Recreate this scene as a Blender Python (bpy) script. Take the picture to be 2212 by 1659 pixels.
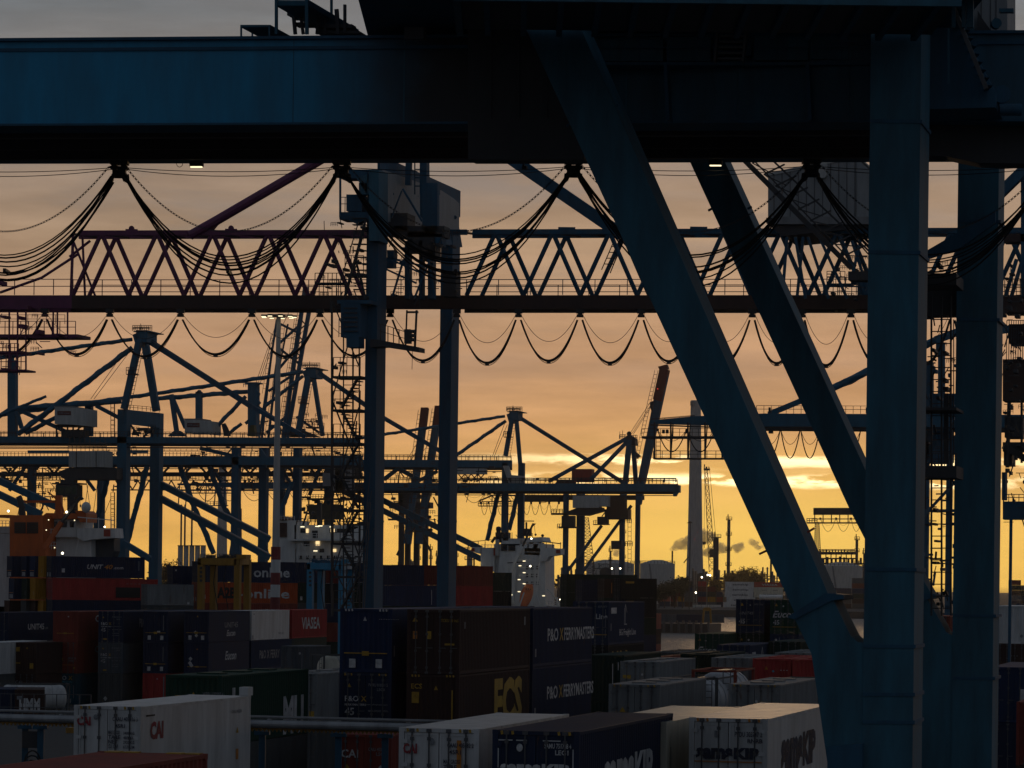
import bpy, bmesh, math, random
from mathutils import Vector, Matrix
random.seed(7)
sc = bpy.context.scene
for o in list(bpy.data.objects): bpy.data.objects.remove(o)
COL = sc.collection
R = math.radians
# ---------------------------------------------------------------- camera
# the survey below was taken on a 2212 x 1659 grid; F is the focal length in those units, H the eye height in metres
F, CX, CY, ROLL, H = 7090.0, 1106.0, 1255.0, R(.7), 12.0
cam = bpy.data.cameras.new('camera'); camo = bpy.data.objects.new('camera', cam); COL.objects.link(camo)
cam.sensor_width = 36; cam.lens = F / 2212 * 36
cam.shift_y = (CY - 829.5) / 2212
cam.clip_start = 1; cam.clip_end = 20000
camo.matrix_world = Matrix.Translation((0, 0, H)) @ Matrix.Rotation(R(90), 4, 'X') @ Matrix.Rotation(ROLL, 4, 'Z')
sc.camera = camo
sc.render.engine = 'CYCLES'
sc.view_settings.view_transform = 'Standard'; sc.view_settings.look = 'None'
sc.view_settings.exposure = 0; sc.view_settings.gamma = 1; sc.view_settings.use_curve_mapping = False
# ---------------------------------------------------------------- sky: evening cloud deck over a clear strip at the horizon
SUN_AZ, SUN_EL = .083, .033
w = bpy.data.worlds.new('World'); sc.world = w; w.use_nodes = True
nt = w.node_tree; nt.nodes.clear(); N = nt.nodes.new; L = nt.links.new
def math_(op, a, b=None, c=None, clamp=False):
    n = N('ShaderNodeMath'); n.operation = op; n.use_clamp = clamp
    for i, x in enumerate((a, b, c)):
        if x is None: continue
        if isinstance(x, (int, float)): n.inputs[i].default_value = x
        else: L(x, n.inputs[i])
    return n.outputs[0]
def mixc(f, a, b, mode='MIX'):
    n = N('ShaderNodeMix'); n.data_type = 'RGBA'; n.blend_type = mode
    for s, x in ((n.inputs[0], f), (n.inputs[6], a), (n.inputs[7], b)):
        if isinstance(x, (int, float)): s.default_value = x
        elif isinstance(x, tuple): s.default_value = x + (1,)
        else: L(x, s)
    return n.outputs[2]
def ramp(fac, stops, interp='LINEAR'):
    n = N('ShaderNodeValToRGB'); e = n.color_ramp.elements; n.color_ramp.interpolation = interp
    while len(e) < len(stops): e.new(.5)
    for k, (p, c) in enumerate(stops):
        e[k].position = p; e[k].color = c + (1,) if isinstance(c, tuple) else (c, c, c, 1)
    L(fac, n.inputs[0]); return n.outputs[0]
def lin(r, g, b): return tuple(((c / 255 + .055) / 1.055) ** 2.4 if c > 10 else c / 255 / 12.92 for c in (r, g, b))
tc = N('ShaderNodeTexCoord'); sep = N('ShaderNodeSeparateXYZ'); L(tc.outputs['Generated'], sep.inputs[0])
dx, dy, dz = sep.outputs
az = math_('ARCTAN2', dx, dy)
el = math_('ARCSINE', dz)
daz = math_('SUBTRACT', az, SUN_AZ)
# angular distance to the sun (0..1)
cosd = N('ShaderNodeVectorMath'); cosd.operation = 'DOT_PRODUCT'
L(tc.outputs['Generated'], cosd.inputs[0]); cosd.inputs[1].default_value = (math.sin(SUN_AZ), math.cos(SUN_AZ), SUN_EL)
prox = math_('MULTIPLY_ADD', cosd.outputs['Value'], .5, .5, True)
# stretched cloud noise
def cnoise(sx, sz, scale, detail, rough, off=0):
    c = N('ShaderNodeCombineXYZ'); L(math_('MULTIPLY_ADD', az, sx, off), c.inputs[0]); L(math_('MULTIPLY', el, sz), c.inputs[1]); c.inputs[2].default_value = off
    n = N('ShaderNodeTexNoise'); n.inputs['Scale'].default_value = scale; n.inputs['Detail'].default_value = detail; n.inputs['Roughness'].default_value = rough
    L(c.outputs[0], n.inputs['Vector']); return n.outputs['Fac']
n1 = cnoise(4, 26, 2.2, 5, .55, 3.1); n2 = cnoise(9, 60, 1.6, 6, .6, 7.7); n3 = cnoise(22, 120, 1.5, 9, .62, 1.3)
elw = math_('ADD', el, math_('MULTIPLY', math_('SUBTRACT', n1, .5), .022))
base = ramp(math_('MULTIPLY', elw, 1 / .5, None, True), [
    (0, lin(240, 184, 80)), (.03, lin(238, 180, 88)), (.058, lin(222, 168, 99)), (.09, lin(202, 154, 108)), (.14, lin(181, 144, 114)), (.20, lin(160, 136, 114)), (.25, lin(142, 127, 115)), (.30, lin(124, 121, 119)), (.345, lin(106, 116, 123)), (.5, lin(94, 106, 117)), (1, lin(70, 80, 92))])
cloud = ramp(n2, [(.32, .80), (.68, 1.14)])
base = mixc(1.0, base, cloud, 'MULTIPLY')
grey = ramp(n1, [(.5, 0.0), (.66, .5)])
base = mixc(math_('MULTIPLY', grey, ramp(math_('MULTIPLY', el, 4, None, True), [(.2, 0.0), (.38, 1.0)])), base, lin(112, 116, 120))
# glow round the hidden sun and the broken bright cloud edges
g1 = math_('POWER', 2.718, math_('MULTIPLY', math_('POWER', math_('DIVIDE', math_('ABSOLUTE', daz), .10), 2), -1))
band = ramp(math_('MULTIPLY', math_('ADD', el, math_('MULTIPLY', math_('SUBTRACT', n3, .5), .0055)), 10, None, True),
            [(.294, 0.0), (.308, 1.0), (.325, 1.0), (.338, .06), (.356, .05), (.368, .9), (.384, 1.0), (.393, 0.0)])
brk = ramp(n3, [(.47, 0.0), (.535, 1.0)])
hot = math_('MULTIPLY', math_('MULTIPLY', band, brk), ramp(g1, [(.32, 0.0), (.85, 1.0)]))
glow = math_('MULTIPLY', g1, math_('POWER', 2.718, math_('MULTIPLY', math_('POWER', math_('DIVIDE', math_('SUBTRACT', el, .014), .022), 2), -1)))
base = mixc(math_('MULTIPLY', glow, .72), base, lin(255, 212, 100))
base = mixc(hot, base, (1.9, 1.5, .78))
# away from the sunset the dome passes smoothly into the plain grey-blue of dusk
back = ramp(math_('MULTIPLY', el, 1 / 1.5708, None, True), [(0, lin(87, 90, 98)), (.12, lin(91, 97, 107)), (.4, lin(83, 91, 104)), (1, lin(79, 87, 98))])
side_f = ramp(prox, [(.55, 1.0), (.80, .88), (.93, .42), (.985, 0.0)], 'EASE')
base = mixc(side_f, base, back)
# below the horizon: dull ground tone
base = mixc(ramp(math_('MULTIPLY_ADD', dz, 50, .5, True), [(.3, 1.0), (.5, 0.0)]), base, (.02, .02, .02))
bg = N('ShaderNodeBackground'); L(base, bg.inputs[0]); bg.inputs[1].default_value = 1.0
sky = N('ShaderNodeTexSky'); sky.sky_type = 'NISHITA'; sky.sun_disc = False
sky.sun_elevation = math.asin(SUN_EL); sky.sun_rotation = SUN_AZ; sky.dust_density = 3; sky.altitude = 10
bg2 = N('ShaderNodeBackground'); L(sky.outputs[0], bg2.inputs[0]); bg2.inputs[1].default_value = .004
ad = N('ShaderNodeAddShader'); L(bg.outputs[0], ad.inputs[0]); L(bg2.outputs[0], ad.inputs[1])
wo = N('ShaderNodeOutputWorld'); L(ad.outputs[0], wo.inputs[0])
sl = bpy.data.lights.new('sun', 'SUN'); sl.energy = .2; sl.angle = R(3); sl.color = (1, .62, .30)
slo = bpy.data.objects.new('sun', sl); COL.objects.link(slo)
slo.rotation_euler = Vector((-math.sin(SUN_AZ), -math.cos(SUN_AZ), -SUN_EL)).to_track_quat('-Z', 'Y').to_euler()

# ---------------------------------------------------------------- helpers
def P(px, py, Y):
    u = px - CX; v = CY - py; c = math.cos(ROLL); s = math.sin(ROLL)
    return Vector(((u * c - v * s) / F * Y, Y, H + (u * s + v * c) / F * Y))
MATS = {}
def mat(name, col, rough=.55, metal=0, dirt=.35, streak=True, emit=None, spec=.5, bump=0, rust=0, scale=1):
    if name in MATS: return MATS[name]
    m = bpy.data.materials.new(name); m.use_nodes = True; t = m.node_tree; b = t.nodes['Principled BSDF']
    b.inputs['Roughness'].default_value = rough; b.inputs['Metallic'].default_value = metal; b.inputs['Specular IOR Level'].default_value = spec
    b.inputs['Base Color'].default_value = tuple(col) + (1,)
    if emit:
        b.inputs['Emission Color'].default_value = tuple(emit[:3]) + (1,); b.inputs['Emission Strength'].default_value = emit[3]
    if dirt:
        tcn = t.nodes.new('ShaderNodeTexCoord'); mp = t.nodes.new('ShaderNodeMapping')
        mp.inputs['Scale'].default_value = (1.3 * scale, 1.3 * scale, (.22 if streak else 1.3) * scale)
        oi = t.nodes.new('ShaderNodeObjectInfo'); va = t.nodes.new('ShaderNodeVectorMath'); va.operation = 'MULTIPLY_ADD'
        va.inputs[1].default_value = (37, 23, 11)
        t.links.new(oi.outputs['Random'], va.inputs[0]); t.links.new(tcn.outputs['Object'], va.inputs[2])
        t.links.new(va.outputs[0], mp.inputs['Vector'])
        n = t.nodes.new('ShaderNodeTexNoise'); n.inputs['Scale'].default_value = 1.1; n.inputs['Detail'].default_value = 7; n.inputs['Roughness'].default_value = .65
        t.links.new(mp.outputs[0], n.inputs['Vector'])
        r = t.nodes.new('ShaderNodeValToRGB'); r.color_ramp.elements[0].position = .3; r.color_ramp.elements[1].position = .72
        lo = 1 - dirt; hi = 1 + dirt * .45
        r.color_ramp.elements[0].color = (lo, lo, lo, 1); r.color_ramp.elements[1].color = (hi, hi, hi, 1)
        t.links.new(n.outputs['Fac'], r.inputs[0])
        mx = t.nodes.new('ShaderNodeMix'); mx.data_type = 'RGBA'; mx.blend_type = 'MULTIPLY'; mx.inputs[0].default_value = 1
        mx.inputs[6].default_value = tuple(col) + (1,); t.links.new(r.outputs[0], mx.inputs[7])
        out = mx.outputs[2]
        if rust:
            n2 = t.nodes.new('ShaderNodeTexNoise'); n2.inputs['Scale'].default_value = 2.3; n2.inputs['Detail'].default_value = 9; n2.inputs['Roughness'].default_value = .7
            t.links.new(mp.outputs[0], n2.inputs['Vector'])
            r2 = t.nodes.new('ShaderNodeValToRGB'); r2.color_ramp.elements[0].position = .66 - rust * .2; r2.color_ramp.elements[1].position = .72
            t.links.new(n2.outputs['Fac'], r2.inputs[0])
            m2 = t.nodes.new('ShaderNodeMix'); m2.data_type = 'RGBA'; t.links.new(r2.outputs[0], m2.inputs[0])
            t.links.new(out, m2.inputs[6]); m2.inputs[7].default_value = (.09, .035, .015, 1); out = m2.outputs[2]
        t.links.new(out, b.inputs['Base Color'])
        rr = t.nodes.new('ShaderNodeMapRange'); rr.inputs[3].default_value = max(.05, rough - .12); rr.inputs[4].default_value = min(1, rough + .18)
        t.links.new(n.outputs['Fac'], rr.inputs[0]); t.links.new(rr.outputs[0], b.inputs['Roughness'])
        if bump:
            bp = t.nodes.new('ShaderNodeBump'); bp.inputs['Strength'].default_value = bump; bp.inputs['Distance'].default_value = .02
            t.links.new(n.outputs['Fac'], bp.inputs['Height']); t.links.new(bp.outputs[0], b.inputs['Normal'])
    MATS[name] = m; return m
M = {}
M['crane'] = mat('crane_blue', (.026, .12, .175), .66, dirt=.5)
M['crane_dk'] = mat('crane_blue_weathered', (.014, .085, .15), .66, dirt=.4)
M['crane_far'] = mat('crane_blue_far', (.02, .11, .18), .66, dirt=.3)
M['crane_shade'] = mat('crane_blue_shaded', (.022, .10, .155), .6, dirt=.45)  # darker girder blue, shade put into the colour
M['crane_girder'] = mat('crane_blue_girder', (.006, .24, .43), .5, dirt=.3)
M['purple'] = mat('crane_purple', (.17, .04, .10), .6, dirt=.35, rust=.2)
M['black'] = mat('greased_black', (.04, .04, .043), .6, dirt=.3)
M['rubber'] = mat('black_rubber', (.008, .008, .009), .6, dirt=0)
M['steel'] = mat('dull_steel', (.10, .10, .105), .5, .3, dirt=.35)
M['pipe'] = mat('galvanised_pipe', (.32, .33, .34), .45, .4, dirt=.4)
M['grey'] = mat('grey_paint', (.22, .22, .22), .55, dirt=.3)
M['pale'] = mat('pale_cladding', (.46, .45, .42), .6, dirt=.25)
M['cladding'] = mat('house_cladding', (.26, .27, .27), .6, dirt=.25)
M['brown'] = mat('brown_paint', (.05, .022, .016), .6, dirt=.4)
M['red'] = mat('red_paint', (.32, .035, .02), .55, dirt=.35)
M['yellow'] = mat('yellow_paint', (.32, .16, .012), .55, dirt=.4)
M['sky_blue'] = mat('bright_blue_paint', (.02, .22, .38), .5, dirt=.3)
M['orange'] = mat('orange_paint', (.50, .10, .012), .5, dirt=.25)
M['white'] = mat('white_paint', (.62, .62, .60), .5, dirt=.25)
M['glass'] = mat('dark_glass', (.01, .014, .018), .08, dirt=0)
M['lamp'] = mat('lit_lamp', (.9, .85, .7), .5, dirt=0, emit=(1, .84, .5, 1.7))
M['lamp_hot'] = mat('lit_floodlight', (.9, .9, .85), .5, dirt=0, emit=(1, .88, .6, 7))
M['redlamp'] = mat('red_beacon', (.5, .02, .02), .5, dirt=0, emit=(1, .06, .04, 1))
M['concrete'] = mat('concrete', (.42, .40, .38), .8, dirt=.25)
M['foliage'] = mat('foliage', (.035, .04, .018), .8, dirt=.4, streak=False)
m_ = bpy.data.materials.new('bare_twigs'); m_.use_nodes = True; t_ = m_.node_tree; t_.nodes.clear(); d1 = t_.nodes.new('ShaderNodeBsdfDiffuse'); d2 = t_.nodes.new('ShaderNodeBsdfTranslucent'); mx_ = t_.nodes.new('ShaderNodeMixShader'); o_ = t_.nodes.new('ShaderNodeOutputMaterial')
d1.inputs[0].default_value = (.12, .08, .04, 1); d2.inputs[0].default_value = (.45, .27, .08, 1); mx_.inputs[0].default_value = .6; t_.links.new(d1.outputs[0], mx_.inputs[1]); t_.links.new(d2.outputs[0], mx_.inputs[2]); t_.links.new(mx_.outputs[0], o_.inputs[0]); M['twigs'] = m_
M['bark'] = mat('bark', (.05, .04, .03), .9, dirt=.3)

def paint_shade(name, clean, x0, x1):
    """clean paint that fades to black, house shade painted into the colour (world x, ragged edge)"""
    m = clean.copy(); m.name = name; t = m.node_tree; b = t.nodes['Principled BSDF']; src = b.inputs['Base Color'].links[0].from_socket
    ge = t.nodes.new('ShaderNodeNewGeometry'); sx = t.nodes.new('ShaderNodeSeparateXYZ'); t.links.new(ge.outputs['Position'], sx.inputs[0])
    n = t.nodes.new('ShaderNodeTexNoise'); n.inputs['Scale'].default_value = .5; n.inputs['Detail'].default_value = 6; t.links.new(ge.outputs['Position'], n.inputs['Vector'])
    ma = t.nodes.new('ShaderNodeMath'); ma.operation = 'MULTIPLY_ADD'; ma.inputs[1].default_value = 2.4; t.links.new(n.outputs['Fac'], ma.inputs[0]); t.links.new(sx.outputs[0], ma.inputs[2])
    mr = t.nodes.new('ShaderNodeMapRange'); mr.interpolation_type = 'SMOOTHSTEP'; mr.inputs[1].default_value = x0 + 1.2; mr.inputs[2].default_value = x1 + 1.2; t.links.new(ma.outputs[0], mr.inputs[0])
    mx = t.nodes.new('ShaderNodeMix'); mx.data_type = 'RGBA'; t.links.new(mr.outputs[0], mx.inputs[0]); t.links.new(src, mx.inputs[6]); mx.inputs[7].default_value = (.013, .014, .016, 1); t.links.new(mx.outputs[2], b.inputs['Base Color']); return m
M['girder_shade'] = paint_shade('crane_girder_shade', M['crane_girder'], -7.4, -2.2)  # girder blackens to the right, painted shade of the machinery house
ORG = {}
QA = R(13.5); DIR = Vector((math.sin(QA), math.cos(QA), 0))      # the direction of the quay and the stacks
class MB:
    def __init__(s): s.v = []; s.f = []
    def quadbox(s, c8):
        i = len(s.v); s.v += c8
        s.f += [(i, i+1, i+2, i+3), (i+7, i+6, i+5, i+4), (i, i+4, i+5, i+1), (i+1, i+5, i+6, i+2), (i+2, i+6, i+7, i+3), (i+3, i+7, i+4, i)]
    def box(s, a, b):
        x0, y0, z0 = a; x1, y1, z1 = b
        s.quadbox([Vector(t) for t in ((x0,y0,z0),(x1,y0,z0),(x1,y1,z0),(x0,y1,z0),(x0,y0,z1),(x1,y0,z1),(x1,y1,z1),(x0,y1,z1))]); return s
    def beam(s, p, q, w, d, w2=None, ref=tuple(DIR)):
        t = (q - p).normalized(); r = Vector(ref)
        n = t.cross(r)
        if n.length < .05: n = t.cross(Vector((0, 0, 1)))
        n.normalize(); k = n.cross(t).normalized(); w2 = w if w2 is None else w2
        c = []
        for pt, ww in ((p, w), (q, w2)):
            for a, b in ((-1, -1), (1, -1), (1, 1), (-1, 1)): c.append(pt + n * (a * ww / 2) + k * (b * d / 2))
        s.quadbox(c); return s
    def tube(s, pts, r, n=8, r1=None):
        pts = [Vector(p) for p in pts]; base = len(s.v); m = len(pts); r1 = r if r1 is None else r1; pn = None
        for k, p in enumerate(pts):
            t = (pts[min(k+1, m-1)] - pts[max(k-1, 0)]).normalized()
            if pn is None:
                a = Vector((0, 0, 1)) if abs(t.z) < .9 else Vector((1, 0, 0)); x = t.cross(a).normalized()
            else:
                x = (pn - t * pn.dot(t)).normalized()
            pn = x; y = t.cross(x); rr = r + (r1 - r) * k / max(1, m - 1)
            for j in range(n):
                an = 2 * math.pi * j / n; s.v.append(p + (x * math.cos(an) + y * math.sin(an)) * rr)
        for k in range(m - 1):
            for j in range(n):
                a = base + k * n + j; b = base + k * n + (j + 1) % n; s.f.append((a, b, b + n, a + n))
        s.f.append(tuple(base + j for j in range(n))); s.f.append(tuple(base + (m-1) * n + j for j in range(n))); return s
    def straked(s, p, q, r, pitch=None, hgt=.34):
        Lg = (q - p).length; pitch = pitch or r * 11; segs = max(10, int(Lg / pitch * 9)); n = 10
        t = (q - p).normalized(); x = t.cross(Vector((0, 1, 0))).normalized(); y = t.cross(x); b0 = len(s.v)
        for k in range(segs + 1):
            d = Lg * k / segs; c = p + t * d; ed = min(1, d / (r * 4), (Lg - d) / (r * 4))
            for j in range(n):
                an = 2 * math.pi * j / n; bump = max(0, math.cos(3 * (an - 2 * math.pi * d / pitch / 3))) ** 2 * hgt * ed
                s.v.append(c + (x * math.cos(an) + y * math.sin(an)) * r * (1 + bump))
        for k in range(segs):
            for j in range(n):
                a = b0 + k * n + j; b = b0 + k * n + (j + 1) % n; s.f.append((a, b, b + n, a + n))
        s.f.append(tuple(b0 + j for j in range(n))); s.f.append(tuple(b0 + segs * n + j for j in range(n))); return s
    def prism(s, poly, vec):
        n = len(poly); b = len(s.v); s.v += list(poly) + [p + vec for p in poly]
        s.f.append(tuple(b + j for j in range(n))); s.f.append(tuple(b + n + j for j in reversed(range(n))))
        for j in range(n): k = (j + 1) % n; s.f.append((b + j, b + k, b + n + k, b + n + j))
        return s
    def rail(s, p, q, h=1.1, sp=2.0, t=.05, mid=2):
        up = Vector((0, 0, 1)); Lg = (q - p).length; n = max(1, round(Lg / sp))
        for k in range(n + 1):
            a = p.lerp(q, k / n); s.beam(a, a + up * h, t, t)
        for m in range(mid): z = up * (h * (1 - m * .45)); s.beam(p + z, q + z, t, t)
        return s
    def ladder(s, p, q, wd, sp=.6, t=.06, side=(1, 0, 0)):
        sd = Vector(side) * wd / 2; s.beam(p - sd, q - sd, t, t); s.beam(p + sd, q + sd, t, t)
        n = max(2, int((q - p).length / sp))
        for k in range(1, n): a = p.lerp(q, k / n); s.beam(a - sd, a + sd, t, t)
        return s
    def ball(s, c, r, n=8, m=5, sq=1):
        b = len(s.v)
        for i in range(m + 1):
            ph = math.pi * i / m
            for j in range(n):
                an = 2 * math.pi * j / n; s.v.append(Vector(c) + Vector((math.sin(ph) * math.cos(an), math.sin(ph) * math.sin(an), math.cos(ph) * sq)) * r)
        for i in range(m):
            for j in range(n): a = b + i * n + j; k = b + i * n + (j + 1) % n; s.f.append((a, k, k + n, a + n))
        return s
    def mesh(s, name, m, org=None, smooth=False):
        me = bpy.data.meshes.new(name); o = org or Vector((0, 0, 0))
        me.from_pydata([tuple(v - o) for v in s.v], [], s.f)
        bm = bmesh.new(); bm.from_mesh(me); bmesh.ops.remove_doubles(bm, verts=bm.verts, dist=1e-5) if smooth else None
        bmesh.ops.recalc_face_normals(bm, faces=bm.faces); bm.to_mesh(me); bm.free()
        me.materials.append(m)
        if smooth: me.shade_smooth()
        return me
    def build(s, name, m, parent=None, smooth=False):
        org = ORG.get(parent.name, Vector((0, 0, 0))) if parent else Vector((0, 0, 0))
        o = bpy.data.objects.new(name, s.mesh(name, m, org, smooth)); COL.objects.link(o)
        if parent: o.parent = parent
        ORG[o.name] = org; return o
def thing(name, label, cat, loc=(0, 0, 0), group=None):
    o = bpy.data.objects.new(name, None); COL.objects.link(o); o.location = loc; o.empty_display_size = .5
    o['label'] = label; o['category'] = cat
    if group: o['group'] = group
    ORG[o.name] = Vector(loc); return o
def tag(o, label, cat, group=None):
    o['label'] = label; o['category'] = cat
    if group: o['group'] = group
    return o
def struct(o, kind='structure'): o['kind'] = kind; return o
class X(MB):
    """a part laid out from survey pixels at a chosen distance"""
    def __init__(s, Y): super().__init__(); s.Y = Y
    def m(s, px, Y=None): return px * (Y or s.Y) / F
    def pt(s, a, Y=None): return P(a[0], a[1], Y or s.Y)
    def b(s, a, b, w, d=None, Y=None, Y2=None, w2=None):
        Y = Y or s.Y; Y2 = Y2 or Y; ww = s.m(w, Y)
        return s.beam(P(a[0], a[1], Y), P(b[0], b[1], Y2), ww, d if d else ww, s.m(w2, Y2) if w2 else None)
    def t(s, pts, w, Y=None, n=8, w2=None): return s.tube([P(x, y, Y or s.Y) for x, y in pts], s.m(w, Y) / 2, n, s.m(w2, Y) / 2 if w2 else None)
    def s_(s, a, b, w, Y=None, Y2=None): return s.straked(P(a[0], a[1], Y or s.Y), P(b[0], b[1], Y2 or Y or s.Y), s.m(w, Y) / 2)
    def pr(s, poly, d, Y=None): return s.prism([P(x, y, Y or s.Y) for x, y in poly], DIR * d)
    def r(s, a, b, hpx, sp=8, t=1, Y=None, mid=2): return s.rail(s.pt(a, Y), s.pt(b, Y), s.m(hpx, Y), s.m(sp, Y), s.m(t, Y), mid)
    def rect(s, x0, y0, x1, y1, d, Y=None): return s.pr([(x0, y0), (x1, y0), (x1, y1), (x0, y1)], d, Y)
    def leg(s, x0, x1, ytop, d, Y=None, zb=0):
        """vertical box column from ytop down to the ground"""
        Y = Y or s.Y; a = P((x0 + x1) / 2, ytop, Y); a.x = P((x0 + x1) / 2, 1000 if ytop < 800 else (ytop + 1200) / 2, Y).x; wd = s.m(x1 - x0, Y)
        return s.prism([Vector((a.x - wd / 2, Y, zb)), Vector((a.x + wd / 2, Y, zb)), Vector((a.x + wd / 2, Y, a.z)), Vector((a.x - wd / 2, Y, a.z))], DIR * d)
def sag(p, q, d, n=14):
    out = []
    for k in range(n + 1):
        t = k / n; v = p.lerp(q, t); v = v.copy(); v.z -= 4 * d * t * (1 - t); out.append(v)
    return out
def ground_of(x, Y): a = P(x, 1255, Y); return (a.x, Y, 0)

# ---------------------------------------------------------------- ground and water
gm = mat('asphalt', (.05, .05, .05), .85, dirt=.45, streak=False, bump=.3, spec=.25)
me = bpy.data.meshes.new('yard_ground')
def sheet(name, pts, z, m):
    me = bpy.data.meshes.new(name); me.from_pydata([(x, y, z) for x, y in pts], [], [tuple(range(len(pts)))]); me.materials.append(m)
    o = bpy.data.objects.new(name, me); COL.objects.link(o); return struct(o)
bpy.data.meshes.remove(me)
QY = lambda x: 640 - .24 * (x + 0)        # near quay edge runs parallel to the container rows' cross direction
yard = MB(); yard.prism([Vector(p) for p in ((-400, -60, 0), (400, -60, 0), (400, 520, 0), (60, 520, 0), (34, 470, 0), (28, 560, 0), (-60, 980, 0), (-420, 1500, 0))], Vector((0, 0, -4)))
struct(yard.build('yard_ground', gm))
wm = bpy.data.materials.new('water'); wm.use_nodes = True; t = wm.node_tree; b = t.nodes['Principled BSDF']
b.inputs['Base Color'].default_value = (.03, .035, .04, 1); b.inputs['Roughness'].default_value = .42
tcn = t.nodes.new('ShaderNodeTexCoord'); mp = t.nodes.new('ShaderNodeMapping'); mp.inputs['Scale'].default_value = (.5, .14, 1)
n = t.nodes.new('ShaderNodeTexNoise'); n.inputs['Scale'].default_value = 1.0; n.inputs['Detail'].default_value = 6; n.inputs['Roughness'].default_value = .6
bp = t.nodes.new('ShaderNodeBump'); bp.inputs['Strength'].default_value = 1; bp.inputs['Distance'].default_value = 4.5
t.links.new(tcn.outputs['Object'], mp.inputs[0]); t.links.new(mp.outputs[0], n.inputs['Vector']); t.links.new(n.outputs['Fac'], bp.inputs['Height']); t.links.new(bp.outputs[0], b.inputs['Normal'])
sheet('water', [(-3000, -200), (3000, -200), (3000, 7000), (-3000, 7000)], -3, wm)
fb = MB(); fb.box((-2900, 1480, -6), (2900, 6900, -.3)); struct(fb.build('far_bank_ground', gm))
# ================================================================ lettering
TX = {}
def text_mesh(txt, bold=.02, shear=0):
    k = (txt, bold, shear)
    if k in TX: return TX[k]
    cu = bpy.data.curves.new('lettering', 'FONT'); cu.body = txt; cu.offset = bold; cu.shear = shear; cu.resolution_u = 2; cu.fill_mode = 'FRONT'
    ob = bpy.data.objects.new('lettering', cu); me = bpy.data.meshes.new_from_object(ob)
    bpy.data.objects.remove(ob); bpy.data.curves.remove(cu)
    xs = [v.co.x for v in me.vertices] or [0]; ys = [v.co.y for v in me.vertices] or [0]; x0 = min(xs); y0 = min(ys); sc_ = .7
    for v in me.vertices: v.co.x = (v.co.x - x0) / sc_; v.co.y = v.co.y / sc_
    me['w'] = (max(xs) - x0) / sc_; me.materials.append(None); TX[k] = me; return me
SIDE = Matrix(((0, 0, 1, 0), (1, 0, 0, 0), (0, 1, 0, 0), (0, 0, 0, 1)))
FRONT = Matrix(((1, 0, 0, 0), (0, 0, -1, 0), (0, 1, 0, 0), (0, 0, 0, 1)))
def letter(parent, txt, face, pos, h, m, width=None, bold=.02, shear=0, name='lettering'):
    me = text_mesh(txt, bold, shear); o = bpy.data.objects.new(name, me); COL.objects.link(o); o.parent = parent
    sx = (width / me['w']) if width else h
    o.matrix_basis = Matrix.Translation(pos) @ face @ Matrix.Diagonal((sx, h, 1, 1))
    o.material_slots[0].link = 'OBJECT'; o.material_slots[0].material = m; return o
SM = {}
def flat_mesh(kind):
    if kind in SM: return SM[kind]
    me = bpy.data.meshes.new(kind)
    if kind == 'tri': me.from_pydata([(-.5, 0, 0), (.5, 0, 0), (0, .9, 0)], [], [(0, 1, 2)])
    elif kind == 'dia': me.from_pydata([(0, -.5, 0), (.5, 0, 0), (0, .5, 0), (-.5, 0, 0)], [], [(0, 1, 2, 3)])
    elif kind == 'disc': me.from_pydata([(math.cos(a * .524) * .5, math.sin(a * .524) * .5, 0) for a in range(12)], [], [tuple(range(12))])
    else: me.from_pydata([(-.5, -.5, 0), (.5, -.5, 0), (.5, .5, 0), (-.5, .5, 0)], [], [(0, 1, 2, 3)])
    me.materials.append(None); SM[kind] = me; return me
def sticker(parent, kind, face, pos, sx, sy, m, name='sticker'):
    o = bpy.data.objects.new(name, flat_mesh(kind)); COL.objects.link(o); o.parent = parent
    o.matrix_basis = Matrix.Translation(pos) @ face @ Matrix.Diagonal((sx, sy, 1, 1))
    o.material_slots[0].link = 'OBJECT'; o.material_slots[0].material = m; return o
C = {}
def cm(name, rgb, **k): C[name] = mat('container_' + name, rgb, **k); return C[name]
for nme, c in dict(navy=(.015, .026, .060), blue=(.012, .029, .080), teal=(.012, .07, .10), dkblue=(.02, .035, .075), brown=(.052, .027, .022), rust=(.22, .042, .028), red=(.38, .04, .035),
                   darkred=(.14, .022, .018), orange=(.42, .075, .02), green=(.012, .05, .032), dkgreen=(.012, .028, .02), grey=(.20, .21, .21), dkgrey=(.08, .085, .085), slate=(.08, .095, .11),
                   white=(.57, .57, .555), cream=(.58, .54, .43), mustard=(.40, .19, .012), black=(.014, .015, .016), salmon=(.38, .12, .08), lightblue=(.16, .28, .36), steel=(.42, .43, .44)).items():
    cm(nme, c, rust=.28 if nme in ('brown', 'rust', 'darkred', 'grey', 'salmon') else .12, rough=.5 if nme in ('white', 'cream', 'steel') else .72, spec=.5 if nme in ('white', 'cream', 'steel') else .3, dirt=.35, bump=.12)
INK = {k: mat('ink_' + k, v, .6, dirt=.5) for k, v in dict(white=(.55, .55, .54), navy=(.02, .025, .05), red=(.30, .02, .03), yellow=(.46, .27, .02), orange=(.55, .20, .02), black=(.01, .01, .01), dim=(.22, .23, .24), teal=(.05, .3, .4)).items()}
CM = {}
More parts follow.
